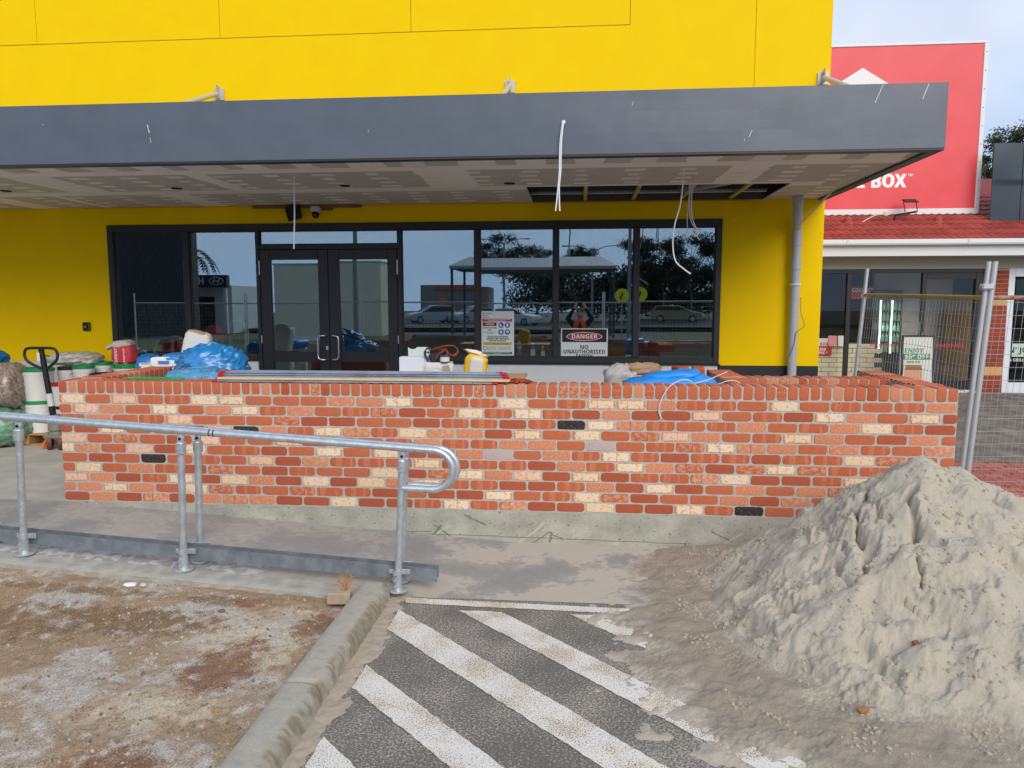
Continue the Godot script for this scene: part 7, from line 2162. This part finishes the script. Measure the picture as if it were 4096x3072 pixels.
# ---------------------------------------------------------------- room behind the shopfront
func interior():
	var dk := M(c8(74, 72, 70), 0.9)
	var room := MB.new()
	room.span(Vector3(-8.8, -0.05, -11.6), Vector3(7.285, 0.004, -3.92))
	part("room_floor", room.mesh(), M(c8(96, 92, 88), 0.8), shop)
	part("ceiling", bx(Vector3(-0.757, 3.05, -7.76), Vector3(16.08, 0.1, 7.66)), dk, shop)
	part("partition", bx(Vector3(2.3, 1.5, -7.5), Vector3(9.8, 3.0, 0.12)), dk, shop)
	part("partition", bx(Vector3(-2.55, 1.5, -5.7), Vector3(0.12, 3.0, 3.5)), TM(blend_tex(621, 128, c8(86, 74, 64), c8(120, 106, 92), 0.03, 0.2, 0.5, 2.0), 0.5, 0.9), shop)
	part("inner_sill", bx(Vector3(4.2, 1.02, -3.86), Vector3(4.0, 0.024, 0.18), 0.003), M(c8(70, 66, 62), 0.7), shop)
	part("inner_sill", bx(Vector3(-0.83, 1.02, -3.86), Vector3(1.9, 0.024, 0.18), 0.003), M(c8(70, 66, 62), 0.7), shop)
	var counter := thing("service_counter", "dark service counter inside behind the right windows", "counter", Vector3(5.0, 0, -5.4))
	part("counter_top", bx(Vector3(0, 1.06, 0), Vector3(2.6, 0.04, 0.7), 0.006), M(c8(88, 84, 78), 0.5), counter)
	part("counter_body", bx(Vector3(0, 0.52, 0), Vector3(2.5, 1.04, 0.6)), M(c8(48, 46, 46), 0.7), counter)
	var cab := thing("black_cabinet", "tall black cabinet inside behind the left door", "cabinet", Vector3(0.95, 0.0, -5.6))
	part("cabinet_body", bx(Vector3(0, 0.95, 0), Vector3(0.62, 1.9, 0.5), 0.01), M(c8(20, 20, 22), 0.6), cab)
	part("cabinet_top", bx(Vector3(0, 1.915, 0), Vector3(0.64, 0.03, 0.52), 0.004), M(c8(26, 26, 28), 0.5), cab)
	# step ladder
	var L := thing("step_ladder", "aluminium step ladder with blue top inside the left window", "ladder", Vector3(-1.62, 0.004, -4.55))
	var alu := M(c8(176, 178, 180), 0.4, 0.7)
	for s in [-1, 1]:
		part("front_rail", bx(Vector3(0.16 * s, 0.60, 0.12), Vector3(0.05, 1.24, 0.025), 0.004, Basis.from_euler(Vector3(-0.18, 0, 0.07 * s))), alu, L)
		part("rear_rail", bx(Vector3(0.15 * s, 0.60, -0.26), Vector3(0.04, 1.24, 0.025), 0.004, Basis.from_euler(Vector3(0.22, 0, 0.05 * s))), alu, L)
	for k in 4: part("step", bx(Vector3(0, 0.25 + 0.26 * k, 0.17 - 0.045 * k), Vector3(0.34 - 0.03 * k, 0.025, 0.08), 0.004), alu, L)
	part("ladder_top", bx(Vector3(0.0, 1.225, -0.04), Vector3(0.32, 0.06, 0.22), 0.012), M(c8(58, 80, 130), 0.5), L)
	part("yellow_label", bx(Vector3(-0.135, 1.0, 0.075), Vector3(0.035, 0.16, 0.003), 0.0, Basis.from_euler(Vector3(-0.18, 0, -0.07))), M(c8(206, 180, 40), 0.6), L)
	# orange saw and vacuum hose
	var S := thing("concrete_saw", "orange walk-behind saw with round blade guard inside the second window", "saw", Vector3(-0.95, 0.004, -4.75))
	var om := M(c8(196, 62, 34), 0.45)
	var gd := MB.new()
	var gp := PackedVector2Array([Vector2(0.165, 0.0)])
	for k in range(0, 15): gp.append(Vector2(cos(PI * k / 14.0) * 0.165, 0.06 + sin(PI * k / 14.0) * 0.20))
	gp.append(Vector2(-0.165, 0.0))
	gd.prism(gp, 0.09, T(Vector3(0.0, 1.16, 0)), 0.012)
	part("blade_guard", gd.mesh(), om, S)
	part("saw_blade", lt(PackedVector2Array([Vector2(0, 0.004), Vector2(0.15, 0.004), Vector2(0.15, -0.004), Vector2(0, -0.004)]), 24, Transform3D(Basis.from_euler(Vector3(PI / 2, 0, 0)), Vector3(0.0, 1.13, 0.03))), M(c8(110, 78, 60), 0.5, 0.5), S)
	part("saw_body", bx(Vector3(0.16, 0.86, -0.1), Vector3(0.62, 0.30, 0.4), 0.03), om, S)
	part("saw_stand", bx(Vector3(0.10, 0.36, -0.1), Vector3(0.5, 0.72, 0.36), 0.02), M(c8(46, 44, 44), 0.7), S)
	var hs := thing("vacuum_hose", "grey corrugated hose standing in an arch beside the orange saw", "hose", Vector3(-0.57, 0.004, -4.70))
	var hp := []
	for k in 17: hp.append(Vector3(cos(PI * k / 16.0) * 0.12, 1.36 + sin(PI * k / 16.0) * 0.13, 0))
	hp.push_front(Vector3(0.12, 0.9, 0.0)); hp.push_back(Vector3(-0.13, 0.9, 0.0))
	part("hose_tube", tb(curve(hp, 4), 0.027, 10), M(c8(126, 130, 130), 0.5), hs)
	part("vacuum_body", bx(Vector3(0.05, 0.45, -0.05), Vector3(0.4, 0.9, 0.4), 0.04), M(c8(120, 40, 36), 0.5), hs)
	one("green_crate_lid", bx(Vector3(1.25, 1.085, -5.0), Vector3(0.5, 0.03, 0.3), 0.01), M(c8(20, 120, 76), 0.5), "green plastic tray on a bench seen through the right door", "tray")
	one("work_bench", bx(Vector3(1.5, 0.535, -5.05), Vector3(1.2, 1.06, 0.5), 0.01), M(c8(58, 56, 54), 0.8), "dark work bench inside behind the right door", "bench")
	one("blue_cover", lump(Vector3(1.3, 0.30, 0.8), 2.6, 0.25, 0.1, 631, 16, 28), M(c8(40, 66, 104), 0.5), "dark blue cover over goods inside the right windows", "cover", T(Vector3(5.1, 1.08, -5.3)))

# ---------------------------------------------------------------- what the windows mirror: the lot and street behind the camera
func car(called: String, label: String, at: Vector3, turn: float, col: Color, tall: float) -> Node3D:
	var C := thing(called, label, "car", at, "cars parked behind the camera")
	C.rotation.y = turn
	var paint := StandardMaterial3D.new()
	paint.albedo_color = col
	paint.roughness = 0.3
	paint.clearcoat_enabled = true
	var b := MB.new()
	b.prism(PackedVector2Array([Vector2(-2.15, 0.25), Vector2(2.15, 0.25), Vector2(2.2, 0.55), Vector2(2.12, 0.80), Vector2(1.2, 0.98), Vector2(-1.95, 1.02), Vector2(-2.2, 0.9), Vector2(-2.22, 0.5)]), 1.78, Transform3D.IDENTITY, 0.07)
	b.prism(PackedVector2Array([Vector2(-1.75, tall - 0.10), Vector2(-1.6, tall - 0.04), Vector2(-0.5, tall), Vector2(0.1, tall - 0.05), Vector2(0.18, tall - 0.12), Vector2(-1.7, tall - 0.13)]), 1.4, Transform3D.IDENTITY, 0.04)
	for s in [-1, 1]:
		b.tube(PackedVector3Array([Vector3(1.15, 0.98, 0.72 * s), Vector3(0.15, tall - 0.1, 0.62 * s)]), 0.05, 6)
		b.tube(PackedVector3Array([Vector3(-2.0, 1.0, 0.72 * s), Vector3(-1.7, tall - 0.12, 0.62 * s)]), 0.07, 6)
	part("body", b.mesh(), paint, C)
	var g := MB.new()
	g.prism(PackedVector2Array([Vector2(-1.98, 0.98), Vector2(1.12, 0.97), Vector2(0.12, tall - 0.11), Vector2(-1.68, tall - 0.12)]), 1.36, Transform3D.IDENTITY, 0.05)
	part("cabin_glass", g.mesh(), M(c8(24, 28, 32), 0.1), C)
	for x in [-1.35, 1.35]:
		for s in [-1, 1]:
			var w := part("wheel", lt(PackedVector2Array([Vector2(0.20, -0.1), Vector2(0.31, -0.1), Vector2(0.33, -0.06), Vector2(0.33, 0.06), Vector2(0.31, 0.1), Vector2(0.20, 0.1)]), 18, Transform3D(Basis.from_euler(Vector3(PI / 2, 0, 0)), Vector3(x, 0.33, 0.82 * s))), M(c8(24, 24, 24), 0.9), C)
			part("rim", lt(PackedVector2Array([Vector2(0, -0.07), Vector2(0.2, -0.07), Vector2(0.2, 0.07), Vector2(0, 0.07)]), 14, Transform3D(Basis.from_euler(Vector3(PI / 2, 0, 0)), Vector3(x, 0.33, 0.84 * s))), M(c8(150, 152, 154), 0.4, 0.6), w)
	for s in [-1, 1]:
		part("tail_light", bx(Vector3(-2.18, 0.86, 0.68 * s), Vector3(0.1, 0.16, 0.26), 0.03), M(c8(190, 40, 36), 0.3), C)
		part("headlight", bx(Vector3(2.12, 0.68, 0.66 * s), Vector3(0.14, 0.12, 0.3), 0.03), M(c8(214, 218, 222), 0.2), C)
	return C

func nets(bones: Array, cell: float, pad := 0.05, k := 0.035) -> ArrayMesh:
	# distance to tapered capsules, joined smoothly, meshed as surface nets
	var lo := Vector3.ONE * 1e9
	var hi := -lo
	for b in bones:
		for i in 2:
			var r: float = b[2 + i] + pad
			lo = lo.min(b[i] - Vector3.ONE * r); hi = hi.max(b[i] + Vector3.ONE * r)
	var nx := int((hi.x - lo.x) / cell) + 2
	var ny := int((hi.y - lo.y) / cell) + 2
	var nz := int((hi.z - lo.z) / cell) + 2
	var f := PackedFloat32Array()
	f.resize(nx * ny * nz)
	f.fill(1.0)
	for b in bones:
		var a: Vector3 = b[0]; var c: Vector3 = b[1]
		var ra: float = b[2]; var rb: float = b[3]
		var m := maxf(ra, rb) + pad
		var p0 := (a.min(c) - Vector3.ONE * m - lo) / cell
		var p1 := (a.max(c) + Vector3.ONE * m - lo) / cell
		var ab := c - a
		var l2 := maxf(ab.length_squared(), 1e-9)
		for z in range(maxi(0, int(p0.z)), mini(nz, int(p1.z) + 2)):
			for y in range(maxi(0, int(p0.y)), mini(ny, int(p1.y) + 2)):
				for x in range(maxi(0, int(p0.x)), mini(nx, int(p1.x) + 2)):
					var p := lo + Vector3(x, y, z) * cell
					var t := clampf((p - a).dot(ab) / l2, 0.0, 1.0)
					var d := p.distance_to(a + ab * t) - lerpf(ra, rb, t)
					var i := (z * ny + y) * nx + x
					var o := f[i]
					var h := clampf(0.5 + 0.5 * (o - d) / k, 0.0, 1.0)
					f[i] = lerpf(o, d, h) - k * h * (1.0 - h)
	var st := SurfaceTool.new()
	st.begin(Mesh.PRIMITIVE_TRIANGLES)
	st.set_smooth_group(0)
	var id := PackedInt32Array()
	id.resize(f.size())
	id.fill(-1)
	var cnt := 0
	for z in nz - 1:
		for y in ny - 1:
			for x in nx - 1:
				var i := (z * ny + y) * nx + x
				var s := 0
				var acc := Vector3.ZERO
				var wsum := 0.0
				for q in 8:
					var j := i + (q & 1) + ((q >> 1) & 1) * nx + ((q >> 2) & 1) * nx * ny
					if f[j] < 0.0: s += 1
				if s == 0 or s == 8: continue
				for q in 8:
					for ax in 3:
						if q & (1 << ax): continue
						var q2 := q | (1 << ax)
						var fa := f[i + (q & 1) + ((q >> 1) & 1) * nx + ((q >> 2) & 1) * nx * ny]
						var fb := f[i + (q2 & 1) + ((q2 >> 1) & 1) * nx + ((q2 >> 2) & 1) * nx * ny]
						if (fa < 0.0) == (fb < 0.0): continue
						var t := fa / (fa - fb)
						var pa := Vector3(q & 1, (q >> 1) & 1, (q >> 2) & 1)
						var pb := Vector3(q2 & 1, (q2 >> 1) & 1, (q2 >> 2) & 1)
						acc += pa.lerp(pb, t); wsum += 1.0
				id[i] = cnt
				cnt += 1
				st.add_vertex(lo + (Vector3(x, y, z) + acc / wsum) * cell)
	var dx := 1; var dy := nx; var dz := nx * ny
	for z in range(1, nz - 1):
		for y in range(1, ny - 1):
			for x in range(1, nx - 1):
				var i := (z * ny + y) * nx + x
				var neg := f[i] < 0.0
				for e in [[dx, dy, dz], [dy, dz, dx], [dz, dx, dy]]:
					if (f[i + e[0]] < 0.0) == neg: continue
					var q0 := id[i - e[1] - e[2]]; var q1 := id[i - e[2]]; var q2 := id[i]; var q3 := id[i - e[1]]
					if q0 < 0 or q1 < 0 or q2 < 0 or q3 < 0: continue
					if neg:
						for w in [q0, q2, q1, q0, q3, q2]: st.add_index(w)
					else:
						for w in [q0, q1, q2, q0, q2, q3]: st.add_index(w)
	st.generate_normals()
	return st.commit()

func photographer():
	var P := thing("person", "person in dark top and orange safety vest holding a phone up at arm height", "person", Vector3(4.50, -0.262, 6.42))
	var skin := M(c8(190, 140, 116), 0.6)
	var J := {"pel": Vector3(0, 0.98, 0.02), "chest": Vector3(0, 1.35, 0.03), "neck": Vector3(0, 1.56, 0.03), "head": Vector3(0, 1.72, 0.0)}
	var bones := [[Vector3(-0.08, 0.98, 0.02), Vector3(0.08, 0.98, 0.02), 0.13, 0.13], [J.pel, J.chest, 0.14, 0.155], [Vector3(-0.12, 1.44, 0.03), Vector3(0.12, 1.44, 0.03), 0.10, 0.10], [J.chest, J.neck, 0.10, 0.058], [J.neck, Vector3(0, 1.66, 0.01), 0.056, 0.06], [Vector3(0, 1.70, 0.0), Vector3(0, 1.78, 0.01), 0.080, 0.088], [Vector3(0, 1.66, -0.03), Vector3(0, 1.70, -0.05), 0.045, 0.05], [Vector3(0, 1.70, -0.085), Vector3(0, 1.685, -0.105), 0.012, 0.016], [Vector3(0.083, 1.70, 0.01), Vector3(0.09, 1.73, 0.012), 0.016, 0.018], [Vector3(-0.083, 1.70, 0.01), Vector3(-0.09, 1.73, 0.012), 0.016, 0.018]]
	var cloth := [[Vector3(-0.08, 1.0, 0.02), Vector3(0.08, 1.0, 0.02), 0.145, 0.145], [Vector3(0, 1.0, 0.02), J.chest, 0.155, 0.168], [Vector3(-0.13, 1.44, 0.03), Vector3(0.13, 1.44, 0.03), 0.108, 0.108]]
	var legs := [[Vector3(-0.09, 0.98, 0.02), Vector3(0.09, 0.98, 0.02), 0.14, 0.14]]
	for s in [-1.0, 1.0]:
		var sh := Vector3(0.20 * s, 1.46, 0.03)
		var el := Vector3(0.31 * s, 1.60, -0.14)
		var wr := Vector3(0.13 * s, 1.90, -0.28)
		bones.append([sh, el, 0.062, 0.048]); bones.append([el, wr, 0.046, 0.032]); bones.append([wr, Vector3(0.095 * s, 1.965, -0.285), 0.03, 0.036])
		cloth.append([sh, el, 0.078, 0.060]); cloth.append([el, el.lerp(wr, 0.85), 0.058, 0.044])
		var hip := Vector3(0.10 * s, 0.95, 0.02); var kn := Vector3(0.11 * s, 0.50, 0.0); var an := Vector3(0.12 * s, 0.09, 0.04)
		bones.append([hip, kn, 0.088, 0.058]); bones.append([kn, an, 0.055, 0.038]); bones.append([an, Vector3(0.13 * s, 0.045, -0.12), 0.04, 0.035])
		legs.append([hip, kn, 0.105, 0.075]); legs.append([kn, Vector3(0.12 * s, 0.12, 0.04), 0.072, 0.062])
	var body := part("body", nets(bones, 0.016), skin, P)
	# fingers closed round the phone
	for s in [-1.0, 1.0]:
		var fb := [[Vector3(0.115 * s, 1.94, -0.285), Vector3(0.09 * s, 1.975, -0.285), 0.026, 0.03]]
		for k in 4:
			var y := 1.945 + 0.021 * k
			fb.append([Vector3(0.10 * s, y, -0.295), Vector3(0.088 * s, y + 0.004, -0.322 + 0.002 * k), 0.0095, 0.009])
			fb.append([Vector3(0.088 * s, y + 0.004, -0.322 + 0.002 * k), Vector3((0.060 + 0.004 * absf(k - 1.5)) * s, y + 0.004, -0.322), 0.009, 0.0075])
		fb.append([Vector3(0.10 * s, 1.94, -0.275), Vector3(0.075 * s, 1.955, -0.268), 0.011, 0.010]); fb.append([Vector3(0.075 * s, 1.955, -0.268), Vector3(0.05 * s, 1.975, -0.270), 0.010, 0.008])
		part("hand", nets(fb, 0.006, 0.02, 0.008), skin, body)
	part("jacket", nets(cloth, 0.018), M(c8(34, 36, 44), 0.85), P)
	part("trousers", nets(legs, 0.02), M(c8(40, 44, 58), 0.85), P)
	for s in [-1.0, 1.0]:
		part("vest_panel", nets([[Vector3(0.085 * s, 1.06, -0.05), Vector3(0.085 * s, 1.44, -0.035), 0.10, 0.09], [Vector3(0.085 * s, 1.44, -0.02), Vector3(0.10 * s, 1.50, 0.04), 0.085, 0.07], [Vector3(0.10 * s, 1.50, 0.04), Vector3(0.085 * s, 1.1, 0.10), 0.08, 0.10]], 0.018), M(c8(236, 84, 26), 0.7), P)
		part("boot", nets([[Vector3(0.12 * s, 0.06, 0.06), Vector3(0.13 * s, 0.055, -0.14), 0.052, 0.046], [Vector3(0.12 * s, 0.07, 0.05), Vector3(0.12 * s, 0.16, 0.045), 0.055, 0.058]], 0.018), M(c8(70, 56, 42), 0.8), P)
		part("eye", nets([[Vector3(0.032 * s, 1.738, -0.076), Vector3(0.032 * s, 1.739, -0.078), 0.011, 0.011]], 0.005, 0.01, 0.004), M(c8(40, 32, 28), 0.3), body)
	part("mouth", nets([[Vector3(-0.02, 1.655, -0.083), Vector3(0.02, 1.655, -0.083), 0.006, 0.006]], 0.004, 0.01, 0.003), M(c8(140, 80, 74), 0.6), body)
	part("hair", nets([[Vector3(0, 1.79, 0.03), Vector3(0, 1.74, 0.06), 0.085, 0.08], [Vector3(-0.03, 1.815, -0.01), Vector3(0.03, 1.815, -0.01), 0.068, 0.068]], 0.016), M(c8(120, 100, 80), 0.8), body)
	var ph := thing("phone", "black phone held level in both hands of the person", "phone", Vector3(4.50, 1.723, 6.11))
	part("phone_case", bx(Vector3(0, 0, 0.0), Vector3(0.165, 0.078, 0.009), 0.004), M(c8(20, 20, 22), 0.3), ph)
	part("phone_screen", bx(Vector3(0, 0, 0.005), Vector3(0.155, 0.07, 0.001)), M(c8(40, 44, 50), 0.1), ph)

func behind_camera():
	photographer()
	var plain := M(c8(150, 148, 142), 0.5, 0.3)
	var lab := ["leftmost mirrored fence panel behind the camera", "mirrored fence panel behind the camera, second from the left", "mirrored fence panel behind the camera, third from the left", "mirrored fence panel right behind the person", "rightmost mirrored fence panel behind the camera"]
	for k in 5:
		var x0 := -9.0 + 3.55 * k
		fence_panel(lab[k], Vector3(x0, -0.262, 8.3), Vector3(x0 + 3.5, -0.262, 8.25), Vector3(0, 0, 0.0), plain, 34, "fence panels behind the camera")
	# far car park with cars, seen only in the glass
	struct("far_car_park", field(-60, 70, 40, 66, 4, 4, func(_x, _z): return -0.03), M(c8(50, 50, 49), 0.95))
	car("parked_car", "silver hatchback mirrored in the window right of the doors", Vector3(-8.6, -0.03, 52.5), 2.6, c8(150, 156, 160), 1.60)
	car("parked_car", "white car mirrored in the right door", Vector3(-13.6, -0.03, 52.0), 2.7, c8(196, 200, 202), 1.52)
	car("parked_car", "silver car mirrored behind the shelter post", Vector3(-4.9, -0.03, 53.0), 2.4, c8(160, 164, 166), 1.55)
	car("parked_car", "pale car mirrored right of the site notice", Vector3(-0.9, -0.03, 52.5), 0.5, c8(186, 192, 194), 1.50)
	car("parked_car", "white utility car mirrored in the second window", Vector3(-25.2, -0.03, 47.5), -0.7, c8(206, 210, 208), 1.62)
	car("parked_car", "dark car mirrored left of the white utility car", Vector3(-29.4, -0.03, 47.0), -0.7, c8(60, 66, 72), 1.5)
	car("parked_car", "yellow car mirrored low in the rightmost window", Vector3(13.0, -0.03, 53.0), 0.2, c8(120, 112, 66), 1.5)
	# shelter with grey hipped roof
	var sh := thing("shelter", "open steel shelter with grey hipped roof mirrored in the windows", "shelter", Vector3(1.75, -0.3, 32.5))
	var rf := MB.new()
	var hx := 4.8
	var ey := 4.18
	var ty := 4.85
	var p := [Vector3(-hx, ey, -2.6), Vector3(hx, ey, -2.6), Vector3(hx, ey, 2.6), Vector3(-hx, ey, 2.6)]
	var t := [Vector3(-hx + 0.8, ty, 0), Vector3(hx - 0.8, ty, 0)]
	rf.quad(p[1], p[0], t[0], t[1]); rf.quad(p[3], p[2], t[1], t[0]); rf.tri(p[2], p[1], t[1]); rf.tri(p[0], p[3], t[0])
	rf.span(Vector3(-hx, ey - 0.16, -2.6), Vector3(hx, ey - 0.001, 2.6))
	part("roof", rf.mesh(), M(c8(132, 136, 138), 0.6), sh)
	for x in [-hx + 0.12, hx - 0.12]:
		for z in [-2.4, 2.4]: part("post", bx(Vector3(x, 2.0, z), Vector3(0.14, 4.04, 0.14), 0.01), M(c8(50, 54, 58), 0.5), sh)
	# buildings
	var pb := thing("pale_building", "pale beige building mirrored in the door glass", "building", Vector3(-10.4, -0.3, 30.5))
	part("wall", bx(Vector3(-0.2, 2.2, 1.0), Vector3(6.6, 4.4, 2.0)), TM(blend_tex(641, 64, c8(190, 184, 160), c8(204, 198, 176), 0.02, 0.2), 2.0, 0.8), pb)
	part("parapet", bx(Vector3(-0.2, 4.44, 1.0), Vector3(6.7, 0.10, 2.1), 0.02), M(c8(180, 176, 160), 0.8), pb)
	var db := thing("dark_building", "tall dark clad building mirrored in the leftmost window", "building", Vector3(-27.5, -0.3, 30.5))
	part("wall", bx(Vector3(0, 4.5, 0.9), Vector3(16.0, 9.0, 1.8)), M(c8(34, 36, 38), 0.7), db)
	part("parapet", bx(Vector3(0, 9.05, 0.9), Vector3(16.2, 0.2, 2.0), 0.03), M(c8(44, 46, 48), 0.6), db)
	var de := thing("car_dealership", "white dealership with dark sign band and oval emblem mirrored in the second window", "building", Vector3(-22.0, -0.3, 37.6))
	part("wall", bx(Vector3(-1.2, 1.7, 3.0), Vector3(6.0, 3.4, 4.6)), M(c8(196, 198, 198), 0.7), de)
	part("sign_band", bx(Vector3(-1.0, 3.68, 0.2), Vector3(5.6, 0.86, 0.5), 0.02), M(c8(34, 38, 42), 0.5), de)
	part("glazing", bx(Vector3(-1.6, 1.3, 0.66), Vector3(4.2, 2.6, 0.06)), M(c8(30, 36, 40), 0.1), de)
	for x in [-3.4, -0.8, 1.6]: part("column", bx(Vector3(x, 1.6, 0.15), Vector3(0.22, 3.2, 0.22), 0.01), M(c8(204, 206, 206), 0.7), de)
	var ring := PackedVector3Array()
	for k in 28: ring.append(Vector3(1.05 + cos(TAU * k / 28.0) * 0.50, 3.68 + sin(TAU * k / 28.0) * 0.26, -0.06))
	var rg := MB.new()
	rg.tube(ring, 0.025, 6, false, true)
	rg.tube(PackedVector3Array([Vector3(0.80, 3.52, -0.06), Vector3(0.93, 3.85, -0.06)]), 0.035, 6)
	rg.tube(PackedVector3Array([Vector3(1.17, 3.51, -0.06), Vector3(1.30, 3.84, -0.06)]), 0.035, 6)
	rg.tube(PackedVector3Array([Vector3(0.87, 3.66, -0.06), Vector3(1.23, 3.70, -0.06)]), 0.03, 6)
	part("oval_emblem", rg.mesh(), M(c8(206, 210, 210), 0.4), de)
	word("HY", 0.5, M(c8(206, 210, 210), 0.4), de, T(Vector3(-0.25, 3.68, -0.06), Vector3(0, 180, 0)))
	var ob := thing("orange_building", "far building with orange panels mirrored right of the doors", "building", Vector3(-9.0, -0.3, 67.5))
	part("wall", bx(Vector3(0, 2.0, 3), Vector3(7.5, 4.0, 6)), M(c8(120, 116, 112), 0.8), ob)
	part("orange_band", bx(Vector3(0.6, 3.7, -0.05), Vector3(5.2, 0.55, 0.1)), M(c8(170, 84, 50), 0.7), ob)
	part("orange_panel", bx(Vector3(-1.3, 2.2, -0.05), Vector3(0.95, 0.9, 0.1)), M(c8(206, 110, 40), 0.7), ob)
	# light poles
	for a in [[7.0, 25.5, 9.5, "tall grey light pole mirrored between the two right windows"], [-1.99, 52.5, 7.4, "twin-arm lamp post mirrored above the shelter"], [-4.9, 17.5, 9.0, "pole mirrored in the glass above the doors"], [5.4, 42.5, 5.9, "single-arm lamp post mirrored right of the shelter"]]:
		var lp := thing("lamp_post", a[3], "lamp post", Vector3(a[0], -0.3, a[1]), "lamp posts behind the camera")
		part("pole", tb(PackedVector3Array([Vector3.ZERO, Vector3(0, a[2], 0)]), PackedFloat32Array([0.11, 0.07]), 10), M(c8(120, 124, 126), 0.5, 0.4), lp)
		for s in [-1, 1]:
			part("arm", tb(curve([Vector3(0, a[2] - 0.2, 0), Vector3(0.8 * s, a[2] + 0.25, 0), Vector3(1.8 * s, a[2] + 0.35, 0)], 5), 0.035, 6), M(c8(120, 124, 126), 0.5, 0.4), lp)
			part("lamp_head", bx(Vector3(2.0 * s, a[2] + 0.34, 0), Vector3(0.55, 0.10, 0.24), 0.04), M(c8(150, 152, 154), 0.5), lp)
	# crossing signs
	for a in [[6.47, "yellow round pedestrian sign mirrored left of the mullion"], [7.35, "yellow round pedestrian sign mirrored right of the mullion"]]:
		var sg := thing("crossing_sign", a[1], "sign", Vector3(a[0], -0.3, 22.5), "crossing signs behind the camera")
		part("sign_post", tb(PackedVector3Array([Vector3.ZERO, Vector3(0, 2.7, 0)]), 0.03, 8), M(c8(130, 132, 134), 0.5), sg)
		part("sign_disc", lt(PackedVector2Array([Vector2(0, 0.01), Vector2(0.34, 0.01), Vector2(0.34, -0.01), Vector2(0, -0.01)]), 24, Transform3D(Basis.from_euler(Vector3(PI / 2, 0, 0)), Vector3(0, 2.4, -0.05))), M(c8(206, 204, 30), 0.5), sg)
		part("sign_figure", tb(curve([Vector3(-0.08, 2.25, -0.07), Vector3(0.0, 2.42, -0.07), Vector3(0.0, 2.55, -0.07)], 4), 0.035, 6), M(c8(24, 24, 24), 0.7), sg)
	# trees mirrored in the right-hand windows
	var tl := [[-4.2, 72.5, 9.6, 2.9, 5.6, "round dark tree mirrored above the shelter roof, left"], [-0.3, 72.5, 8.2, 2.2, 5.0, "low dark tree mirrored above the shelter roof, middle"], [4.4, 72.5, 8.2, 1.9, 5.2, "small round tree mirrored above the shelter roof, right"], [9.6, 54.5, 7.3, 1.9, 3.6, "gum tree mirrored at the left of the tall group"], [11.9, 55.5, 7.6, 2.0, 3.2, "gum tree mirrored second from left in the tall group"], [14.2, 54.5, 7.6, 2.2, 2.8, "gum tree mirrored third in the tall group"], [16.6, 55.5, 7.0, 2.0, 2.4, "gum tree mirrored at the right of the tall group"], [1.8, 60.0, 5.4, 4.2, 1.6, "spreading dark tree mirrored under the shelter roof"], [8.0, 62.0, 4.6, 4.4, 1.2, "low dark trees mirrored right of the shelter"], [14.5, 64.0, 4.6, 5.0, 1.0, "low dark scrub mirrored in the rightmost window"]]
	for i in tl.size():
		var a = tl[i]
		gum("mirrored_tree", a[5], Vector3(a[0], -0.3, a[1]), a[2] + 0.3, a[3], a[4], 40 + i, 7500, 0.4)
	var pm := thing("palm_tree", "palm crown mirrored at the edge of the second window", "palm tree", Vector3(-26.8, -0.3, 44.5))
	part("trunk", tb(PackedVector3Array([Vector3.ZERO, Vector3(0.1, 5.3, 0)]), PackedFloat32Array([0.3, 0.2]), 10), M(c8(84, 74, 62), 0.95), pm)
	for k in 16:
		var an := TAU * k / 16.0 + 0.2
		var up := 0.5 + 0.9 * fposmod(k * 0.37, 1.0)
		var fr := MB.new()
		var spine := curve([Vector3(0.1, 5.3, 0), Vector3(0.1 + cos(an) * 0.9, 5.3 + up, sin(an) * 0.9), Vector3(0.1 + cos(an) * 1.9, 5.3 + up * 0.4, sin(an) * 1.9), Vector3(0.1 + cos(an) * 2.4, 5.3 - 0.7, sin(an) * 2.4)], 5)
		for i in spine.size() - 1:
			var d := (spine[i + 1] - spine[i]).normalized()
			var sd := d.cross(Vector3.UP).normalized()
			var wv := 0.30 * sin(PI * (i + 1.0) / (spine.size() + 1.0)) + 0.05
			for s in [-1.0, 1.0]:
				fr.tri(spine[i], spine[i + 1], spine[i] + sd * wv * s + d * 0.2 + Vector3(0, -0.10, 0))
				fr.tri(spine[i + 1], spine[i], spine[i] + sd * wv * s + d * 0.2 + Vector3(0, -0.10, 0))
		part("frond", fr.mesh(), M(c8(46, 56, 34), 0.7), pm)
